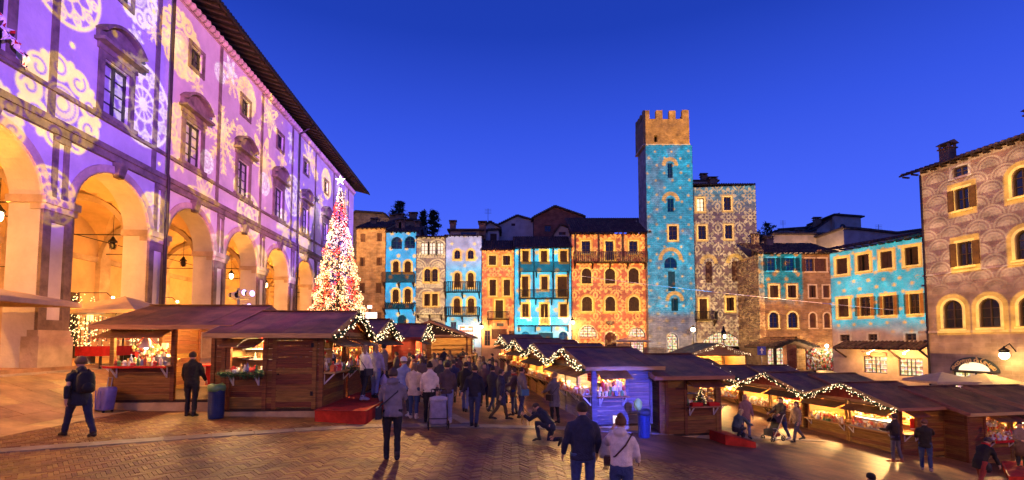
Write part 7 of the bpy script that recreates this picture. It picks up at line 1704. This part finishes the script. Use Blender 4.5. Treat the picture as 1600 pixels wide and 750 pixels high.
# ------------------------------------------------------------------ trees on the skyline
def skyline_tree(label, px, pyt, pyb, Y, w, kind, seed):
    rnd = random.Random(seed); b0 = at(px, pyb, Y); tp_ = at(px, pyt, Y); h = tp_.z - b0.z + 3
    t = thing('conifer_tree' if kind == 'conifer' else 'broadleaf_tree', label, 'tree', (b0.x, Y, b0.z - 3), 0, 'trees on the skyline')
    limbs = MB(); limbs.tube([(0, 0, 0), (.1, 0, h*.5), (0, 0, h*.97)], [.3, .18, .03], 8); b = MB()
    n = 46 if kind == 'conifer' else 30
    for i in range(n):
        f = i/n; z = h*(.25 + .74*f); a = rnd.uniform(0, 2*PI); L = w*(1-f*.75)*rnd.uniform(.5, 1.1) if kind == 'conifer' else w*rnd.uniform(.5, 1.0)*math.sin(PI*(.25+.7*f))
        e = Vector((math.cos(a)*L, math.sin(a)*L, z + (rnd.uniform(-.1, .35)*L))); s0 = Vector((0, 0, z - .15*L)); limbs.tube([s0, (s0+e)/2 + Vector((0, 0, .1)), e], [.07, .05, .015], 5)
        for k in range(26):
            u = rnd.uniform(.3, 1.05); c = s0.lerp(e, u) + Vector((rnd.gauss(0, .22), rnd.gauss(0, .22), rnd.gauss(0, .14))); d = Vector((rnd.gauss(0, .2), rnd.gauss(0, .2), rnd.gauss(.03, .13))); q = Vector((rnd.gauss(0, .1), rnd.gauss(0, .1), rnd.gauss(0, .1)))
            b.add([c-q, c+q, c+d*1.6], [(0, 1, 2)])
    limbs.build('trunk', M['bark'], t); b.build('crown', M['conifer' if kind == 'conifer' else 'leaf'], t, kind='stuff')
skyline_tree('broad dark conifer above the rear houses left of centre', 624, 313, 344, 88, 2.6, 'conifer', 1)
skyline_tree('thin dark conifer standing left of its twin on the skyline', 661, 330, 352, 90, 1.1, 'conifer', 2)
skyline_tree('dark conifer right of its twin above the patterned house', 677, 329, 352, 90, 1.7, 'conifer', 3)
skyline_tree('bushy tree against the sky right of the tall ornamented house', 1198, 348, 374, 92, 2.2, 'broad', 4)
skyline_tree('low dark shrubby tree beside the skyline bush', 1184, 362, 384, 86, 1.6, 'broad', 5)
# ------------------------------------------------------------------ cafe under the arcade and parasols
def parasol(label, p, r, h, mat_='canvas', drop=.45, ground=None):
    gz = g(p[0], p[1]) if ground is None else ground
    t = thing('parasol', label, 'parasol', (p[0], p[1], gz), random.uniform(-.1, .2), 'cream parasols')
    hh = p[2] - gz
    MB().tube([(0, 0, 0), (0, 0, hh)], .03, 8).build('pole', M['wood_dark'], t); MB().lathe([(.25, 0), (.25, .06), (.06, .1)], 12).build('base', M['iron'], t)
    n = 4; c = MB(); top_ = (0, 0, hh)
    cor = [(r*math.cos(PI/4+PI/2*i), r*math.sin(PI/4+PI/2*i), hh-drop) for i in range(4)]; vs = [top_]; N = 6
    for i in range(4):
        a, b = Vector(cor[i]), Vector(cor[(i+1) % 4])
        for k in range(N): u = k/N; q = a.lerp(b, u); q.z += -.0; q.x *= 1 - .06*math.sin(PI*u); q.y *= 1 - .06*math.sin(PI*u); vs.append(tuple(q))
    m = len(vs)-1; lo = [(v[0], v[1], v[2]-.14) for v in vs[1:]]
    c.add(vs + lo, [(0, 1+i, 1+(i+1) % m) for i in range(m)] + [(1+i, 1+m+i, 1+m+(i+1) % m, 1+(i+1) % m) for i in range(m)]); c.build('canopy', M[mat_], t)
    for i in range(4): MB().tube([(0, 0, hh-.04), (cor[i][0]*.98, cor[i][1]*.98, cor[i][2]-.03)], .012, 5).build('rib', M['wood_dark'], t)
p = LG.w(13.7, -.3, 3.75); parasol('cream parasol reaching in from the left edge before the first arch', p, 2.0, 0, drop=.35)
p = LG.w(18.7, -.4, 3.95); parasol('cream parasol over the cafe table in the second arch', p, 2.1, 0, drop=.6)
p = at(985, 526, 55); parasol('cream parasol in front of the orange house shop', p, 2.6, 0, drop=.5)
p = at(1471, 581, 29); parasol('left cream parasol before the arched shop sign', p, 1.9, 0, drop=.5)
p = at(1538, 583, 28.5); parasol('right cream parasol lit yellow before the arched shop sign', p, 2.2, 0, drop=.6)
p = at(1592, 618, 25); parasol('small cream parasol at the right edge behind the ornament stall', p, 1.3, 0, drop=.35)
def cafe():
    base = LG.w(18.2, -.35, g(*LG.w(18.2, -.35, 0)[:2]))
    t = thing('cafe_table', 'long cafe table with a red cloth beneath the second arch', 'table', base, LG.rz)
    MB().box(-1.0, 1.0, -.4, .4, .74, .78).build('tabletop', M['wood_dark'], t)
    for a in (-.9, .9):
        for b in (-.3, .3): MB().box(a-.03, a+.03, b-.03, b+.03, 0, .74).build('leg', M['wood_dark'], t)
    o = MB().box(-1.05, 1.05, -.45, .45, .785, .8).box(-1.06, 1.06, -.47, -.455, .45, .8).box(-1.06, -1.045, -.45, .45, .45, .8).box(1.045, 1.06, -.45, .45, .45, .8).build('tablecloth', M['red_cloth']); o.location = base; o.rotation_euler = (0, 0, LG.rz); tag(o, 'red cloth draped over the cafe table under the arch', 'tablecloth')
    Rz = Matrix.Rotation(LG.rz, 3, 'Z')
    for k in range(4):
        t2 = thing('potted_poinsettia', ('first', 'second', 'third', 'fourth')[k] + ' red potted poinsettia from the left on the red cloth', 'pot plant', base + Rz @ Vector((-.8+.52*k, 0, .8)), 0, 'poinsettias on the red cloth')
        MB().lathe([(.07, 0), (.1, .16), (.1, .18)], 10).build('pot', M['gold'], t2); b = MB()
        for i in range(40): a = random.uniform(0, 2*PI); rr = random.uniform(.05, .2); c = Vector((rr*math.cos(a), rr*math.sin(a), .22 + random.uniform(0, .12))); d = Vector((math.cos(a)*.1, math.sin(a)*.1, .02)); e = Vector((-math.sin(a), math.cos(a), 0))*.03; b.add([c-e, c+d, c+e, c-d*.4], [(0, 1, 2, 3)])
        b.build('leaves', M['red_cloth'], t2, kind='stuff')
    h = base + Rz @ Vector((.1, .9, 0)); t3 = thing('patio_heater', 'mushroom patio heater glowing behind the cafe table', 'patio heater', h)
    MB().lathe([(.22, 0), (.22, .06), (.2, .6), (.05, .66), (.04, 1.7), (.09, 1.75), (.09, 2.0), (.42, 2.04), (.4, 2.08), (.05, 2.2)], 14).build('body', M['metal'], t3)
    MB().lathe([(.095, 1.76), (.1, 1.86), (.095, 1.98)], 12).build('burner', M['bulb_gold'], t3)
    for k, (du, dd_, n_, lab) in enumerate(((.4, 1.6, 160, 'wall of fairy lights behind the cafe table'), (2.3, .3, 260, 'glittering curtain of gold lights between pier and left stall'), (-.6, .2, 110, 'fairy lights wound on the pier beside the cafe'))):
        c = base + Rz @ Vector((du, dd_, 0)); t4 = thing('fairy_lights', lab, 'fairy lights', c, LG.rz, 'fairy lights at the arcade cafe'); b = MB()
        for i in range(n_): b.octa((random.uniform(-.8, .8), random.uniform(-.2, .2), random.uniform(.75, 1.9 if k != 0 else 2.8)), random.uniform(.014, .03))
        b.build('bulbs', M['bulb_dim'], t4, kind='stuff'); f = MB()
        for i in range(8): f.tube([(-.8+.2*i, 0, .7), (-.75+.2*i, .05, 1.9)], .012, 4)
        f.build('wires', M['garland'], t4)
    t5 = thing('planter', 'dark planter box below the glittering gold lights', 'planter', base + Rz @ Vector((2.3, .3, 0)), LG.rz); MB().box(-.9, .9, -.25, .25, 0, .7).build('box', M['iron'], t5); MB().box(-.86, .86, -.21, .21, .69, .705).build('soil', M['bark'], t5)
    t6 = thing('menu_board', 'upright cream menu board beside the gold lights', 'menu board', base + Rz @ Vector((1.25, -.5, 0)), LG.rz + .1); MB().box(-.24, .24, -.02, .02, .35, 1.55).build('panel', M['canvas'], t6); b = MB()
    for i in range(9): b.box(-.16, .16 - .03*(i % 3), -.024, -.0205, .5 + i*.1, .525 + i*.1)
    b.build('text_lines', M['frame'], t6)
    for sx in (-.22, .22): MB().bar((sx, 0, 0), (sx, 0, .36), .04, .04).build('leg', M['wood_dark'], t6)
    point('cafe_light', base + Rz @ Vector((.1, .5, 2.3)), 160, (1, .6, .22), .15)
cafe()
# ------------------------------------------------------------------ floodlight mast
def mast():
    x, y = at_px(371, 23), 23.0; gz = g(x, y); t = thing('floodlight_mast', 'mast with white floodlight heads behind the left stalls', 'floodlight mast', (x, y, gz), 0)
    MB().tube([(0, 0, 0), (0, 0, 4.75 - gz)], .06, 8).build('pole', M['metal'], t); MB().box(-.3, .5, -.1, .1, 4.2-gz, 4.25-gz).box(-.3, .5, -.1, .1, 3.6-gz, 3.65-gz).build('bracket', M['metal'], t)
    for k, (dx, z) in enumerate(((.1, 4.52), (.48, 4.48), (.35, 3.85), (-.25, 4.4))):
        hd = MB().lathe([(.09, -.25), (.14, -.1), (.15, .2), (.16, .25)], 12).mesh('lamp_head', M['plastic_w']); o = inst('lamp_head', hd, t, (dx, -.02, z-gz), (0, PI/2, -.35))
        MB().lathe([(.05, .251), (.14, .252), (.12, .256)], 12).build('lens', mat('violet lens', (.5, .4, .9), .3, emit=(.6, .45, 1), estr=4) if k < 3 else M['glass'], o)
        MB().box(-.1, .1, -.17, .17, -.03, .03).build('yoke', M['iron'], o)
    MB().box(-.35, .05, -.2, .2, 3.0-gz, 3.55-gz).build('control_box', M['iron'], t)
mast()
# ------------------------------------------------------------------ street lamps on walls and posts
def wall_lantern(label, px, py, F, e, col=(1, .6, .2), out=.8):
    o0 = F.o.copy(); F.o = o0 + F.n*out; u, z = F.uz(px, py); F.o = o0; p = F.w(u, -out, z); t = thing('wall_lantern', label, 'street lamp', p, F.rz, 'street lamps on the house walls')
    MB().tube([(0, out, .1), (0, out*.5, .55), (0, 0, .35)], .03, 6).build('bracket', M['iron'], t)
    MB().lathe([(.12, -.25), (.24, .15), (.26, .17), (.05, .34), (.02, .42)], 8).build('hood', M['iron'], t); MB().lathe([(.08, -.3), (.17, -.16), (.2, .02), (.15, .12)], 10).ball((0, 0, -.12), .23, 10, 6).build('globe', M['lamp'], t)
    point('lantern_light', (0, -.15, -.5), e, col, .2, t)
wall_lantern('glowing wall lantern between pale balcony house and salmon house', 752, 509, FS['salmon'], 420)
wall_lantern('glowing wall lantern between gallery house and orange house', 895, 502, FS['orange'], 380)
wall_lantern('glowing wall lantern on the low brown house', 1280, 546, FS['low'], 700)
wall_lantern('bright white wall lantern right of the arched shop sign', 1569, 552, FS['right'], 200, out=.9)
def post_lamp(label, px, py, Y, e, ornate=False):
    p = at(px, py, Y); gz = g(p.x, p.y); t = thing('street_lamp', label, 'street lamp', (p.x, p.y, gz), 0, 'street lamps on posts'); h = p.z - gz
    MB().lathe([(.18, 0), (.16, .5), (.06, .7), (.05, h-.4), (.09, h-.36)], 10).build('post', M['iron'], t)
    MB().lathe([(.12, h-.36), (.24, h+.25), (.28, h+.27), (.1, h+.6), (.12, h+.64), (.02, h+.95)], 6).build('lantern', M['iron'], t) if ornate else MB().lathe([(.2, h+.2), (.24, h+.24), (.06, h+.5), (.02, h+.6)], 8).build('hood', M['iron'], t)
    if ornate:
        for a in range(6): MB().box(.13*math.cos(a*PI/3+.5)-.07, .13*math.cos(a*PI/3+.5)+.07, .2*math.sin(a*PI/3+.5)-.03, .2*math.sin(a*PI/3+.5)+.03, h-.2, h+.12).build('pane', M['lamp_w'] if a % 3 == 1 else M['glass'], t)
    else: MB().ball((0, 0, h), .26, 12, 8).build('globe', M['lamp'], t)
    if e: point('street_light', (0, -.4, h-.1), e, (1, .6, .2), .2, t)
post_lamp('globe street lamp on a dark post in front of the tower', 1083, 515, 56, 1500)
post_lamp('ornate black lantern post in front of the glazed arch', 1131, 525, 44, 60, True)
# ------------------------------------------------------------------ porch, souvenir rack, signs, cable
def porch():
    p = at(1234, 560, 50); t = thing('timber_porch', 'timber porch roof on a brick pillar before the low brown house', 'porch', (p.x, p.y, g(p.x, p.y))); gz = g(p.x, p.y)
    a = at(1203, 545, 50).x - p.x; b = at(1272, 543, 50).x - p.x; za = at(1203, 545, 50).z - gz; zt = at(1237, 531, 50).z - gz
    MB().box(-.5, .5, -.4, .4, 0, zt-.5).build('pillar', M['brick_red'], t)
    for x0, x1, z0, z1 in ((a, .2, za, zt), (.2, b, zt, za)):
        MB().add([(x0, -.8, z0), (x1, -.8, z1), (x1, 5.5, z1), (x0, 5.5, z0), (x0, -.8, z0+.2), (x1, -.8, z1+.2), (x1, 5.5, z1+.2), (x0, 5.5, z0+.2)], [(0, 3, 2, 1), (4, 5, 6, 7), (0, 1, 5, 4), (1, 2, 6, 5), (2, 3, 7, 6), (3, 0, 4, 7)]).build('roof', M['tile_dk'], t)
        m = MB(); L = math.hypot(x1-x0, z1-z0)
        for i in range(9): u = i/8; m.tube([(x0+(x1-x0)*u, -.9, z0+(z1-z0)*u+.24), (x0+(x1-x0)*u, 5.4, z0+(z1-z0)*u+.24)], .11, 6)
        m.build('roof_tiles', M['tile'], t, kind='stuff'); MB().bar((x0, -.85, z0+.05), (x1, -.85, z1+.05), .15, .26).build('rafter', M['wood_dark'], t)
    for x in (a+.3, b-.3): MB().box(x-.12, x+.12, -.5, -.25, 0, za).build('post', M['wood_dark'], t)
    point('porch_light', (1.6, 0, za-.8), 350, (1, .66, .3), .2, t); point('porch_light', (-1.4, 1, za-.8), 250, (1, .66, .3), .2, t)
    p = at(1281, 562, 49); t = thing('souvenir_rack', 'bright rack of hanging souvenirs right of the brick pillar', 'souvenir rack', (p.x, p.y, g(p.x, p.y)))
    MB().box(-1.4, 1.4, .0, .08, .3, 2.6).build('board', M['wood_light'], t); b = MB()
    for i in range(260): x, z, r = random.uniform(-1.35, 1.35), random.uniform(.4, 2.5), random.uniform(.05, .12); b.ball((x, -.1, z), r, 6, 4, (1, .6, random.uniform(.8, 1.6)))
    b.build('souvenirs', M['festive'], t, kind='stuff'); MB().ball((.3, -.7, 2.8), .16).build('bulb', M['lamp_w'], t); MB().tube([(.3, -.7, 2.85), (.3, .05, 2.9), (.3, .05, 2.5)], .02, 5).build('arm', M['iron'], t); point('rack_light', (.3, -1.0, 2.7), 260, (1, .75, .45), .15, t)
porch()
def signs():
    p = at(1190, 548, 48); gz = g(p.x, p.y); t = thing('road_sign', 'square blue road sign with a white arrow', 'road sign', (p.x, p.y, gz)); h = p.z - gz
    MB().tube([(0, .03, 0), (0, .03, h+.4)], .035, 6).build('post', M['metal'], t); w = .42; MB().box(-w, w, -.02, .02, h-w, h+w).build('panel', M['sign_blue'], t)
    MB().prism([(-.07, h-.28), (.07, h-.28), (.07, h+.02), (.2, h+.02), (0, h+.3), (-.2, h+.02), (-.07, h+.02)], [], -.03, -.021).build('arrow', M['sign_white'], t)
    for k, (px0, py0, px1, py1, Y, lab) in enumerate(((571, 488, 589, 499, 44, 'white lit panel right of the Christmas tree foot'), (574, 477, 581, 482, 44, 'small white lit panel above the other right of the Christmas tree'))):
        a = at(px0, py1, Y); b = at(px1, py0, Y); t = thing('lit_panel', lab, 'lit sign', (a.x, Y, g(a.x, Y)), 0, 'lit panels by the Christmas tree'); gz = g(a.x, Y)
        MB().box(0, b.x-a.x, 0, .06, a.z-gz, b.z-gz).build('screen', mat('panel glow', (.9, .9, .9), .5, emit=(.85, .9, 1), estr=1.2), t); MB().tube([((b.x-a.x)/2, .1, 0), ((b.x-a.x)/2, .1, a.z-gz+.1)], .05, 6).build('post', M['iron'], t)
        c = MB(); 
        for i in range(2): c.box(.1, b.x-a.x-.1, -.01, -.001, a.z-gz + (b.z-a.z)*(.3+.3*i), a.z-gz + (b.z-a.z)*(.36+.3*i))
        c.build('lines', M['sign_dark'], t)
    # cable across the square
    a, b = at(905, 431, 58), at(1447, 489, 36.5); pts = []
    for i in range(25): u = i/24; q = a.lerp(b, u); q.z -= .5*4*u*(1-u)*.35; pts.append(q)
    t = thing('overhead_cable', 'thin pale cable slung across the house fronts at the right', 'cable', a); MB().tube([q-a for q in pts], .022, 5).build('wire', mat('pale cable', (.6, .55, .75), .5, .05), t)
signs()
# unseen warm and violet lights added to brighten the ground and stalls
def warm_fill(loc, e, col, r=.3): return point('warm_fill', loc, e, col, r)
warm_fill((-10, -14, 9.0), 2300, (1, .47, .13)); warm_fill((10, -13, 9.0), 3600, (1, .47, .12)); warm_fill((20, 3, 4.0), 3600, (1, .45, .11)); warm_fill((-13.2, 8, 5.0), 750, (1, .43, .09))
def flood(name, loc, aim, energy, col, deg, r=.1, blend=.5):
    L = bpy.data.lights.new(name, 'SPOT'); L.energy = energy; L.color = col; L.spot_size = math.radians(deg); L.spot_blend = blend; L.shadow_soft_size = r
    o = bpy.data.objects.new(name, L); COL.objects.link(o); o.location = loc; o.rotation_euler = (Vector(aim)-Vector(loc)).to_track_quat('-Z', 'Y').to_euler()
flood('blue_floodlight', (4.5, -5, 4.5), (3.7, 17, -.2), 85000, (.07, .09, 1), 10)
flood('violet_roof_fill', (-9, 13, 15.5), (-7.6, 15.8, 2.6), 5200, (.42, .16, 1), 24)  # added unseen spot that tints the left stall roofs violet
flood('warm_pool_light', (-4, 21, 6.5), (-3.2, 11.2, 0), 4600, (1, .5, .14), 20, .1, .7)  # added unseen spots that put warm pools on the paving
flood('warm_pool_light', (-14, 10, 6), (-6.5, 11.5, 0), 1800, (1, .5, .14), 26, .1, .7)
flood('warm_pool_light', (12.6, 27, 4.2), (10.6, 13, -1.6), 8000, (1, .48, .12), 24, .1, .8)
flood('warm_pool_light', (2, -4, 6), (-2, 9.5, 0), 250, (1, .5, .16), 40, .1, .9)
for i, (x_, y_, z_, e_) in enumerate(((-22, 68, 13, 2600), (-6, 67, 13, 2200), (8, 66.5, 15, 2200), (30, 66, 11, 2600), (44, 68, 12, 2600), (-34, 70, 14, 1500))): point('rear_roof_fill', (x_, y_, z_), e_, (1, .6, .3), .4)  # unseen warm lights added to lift the rear houses
flush()
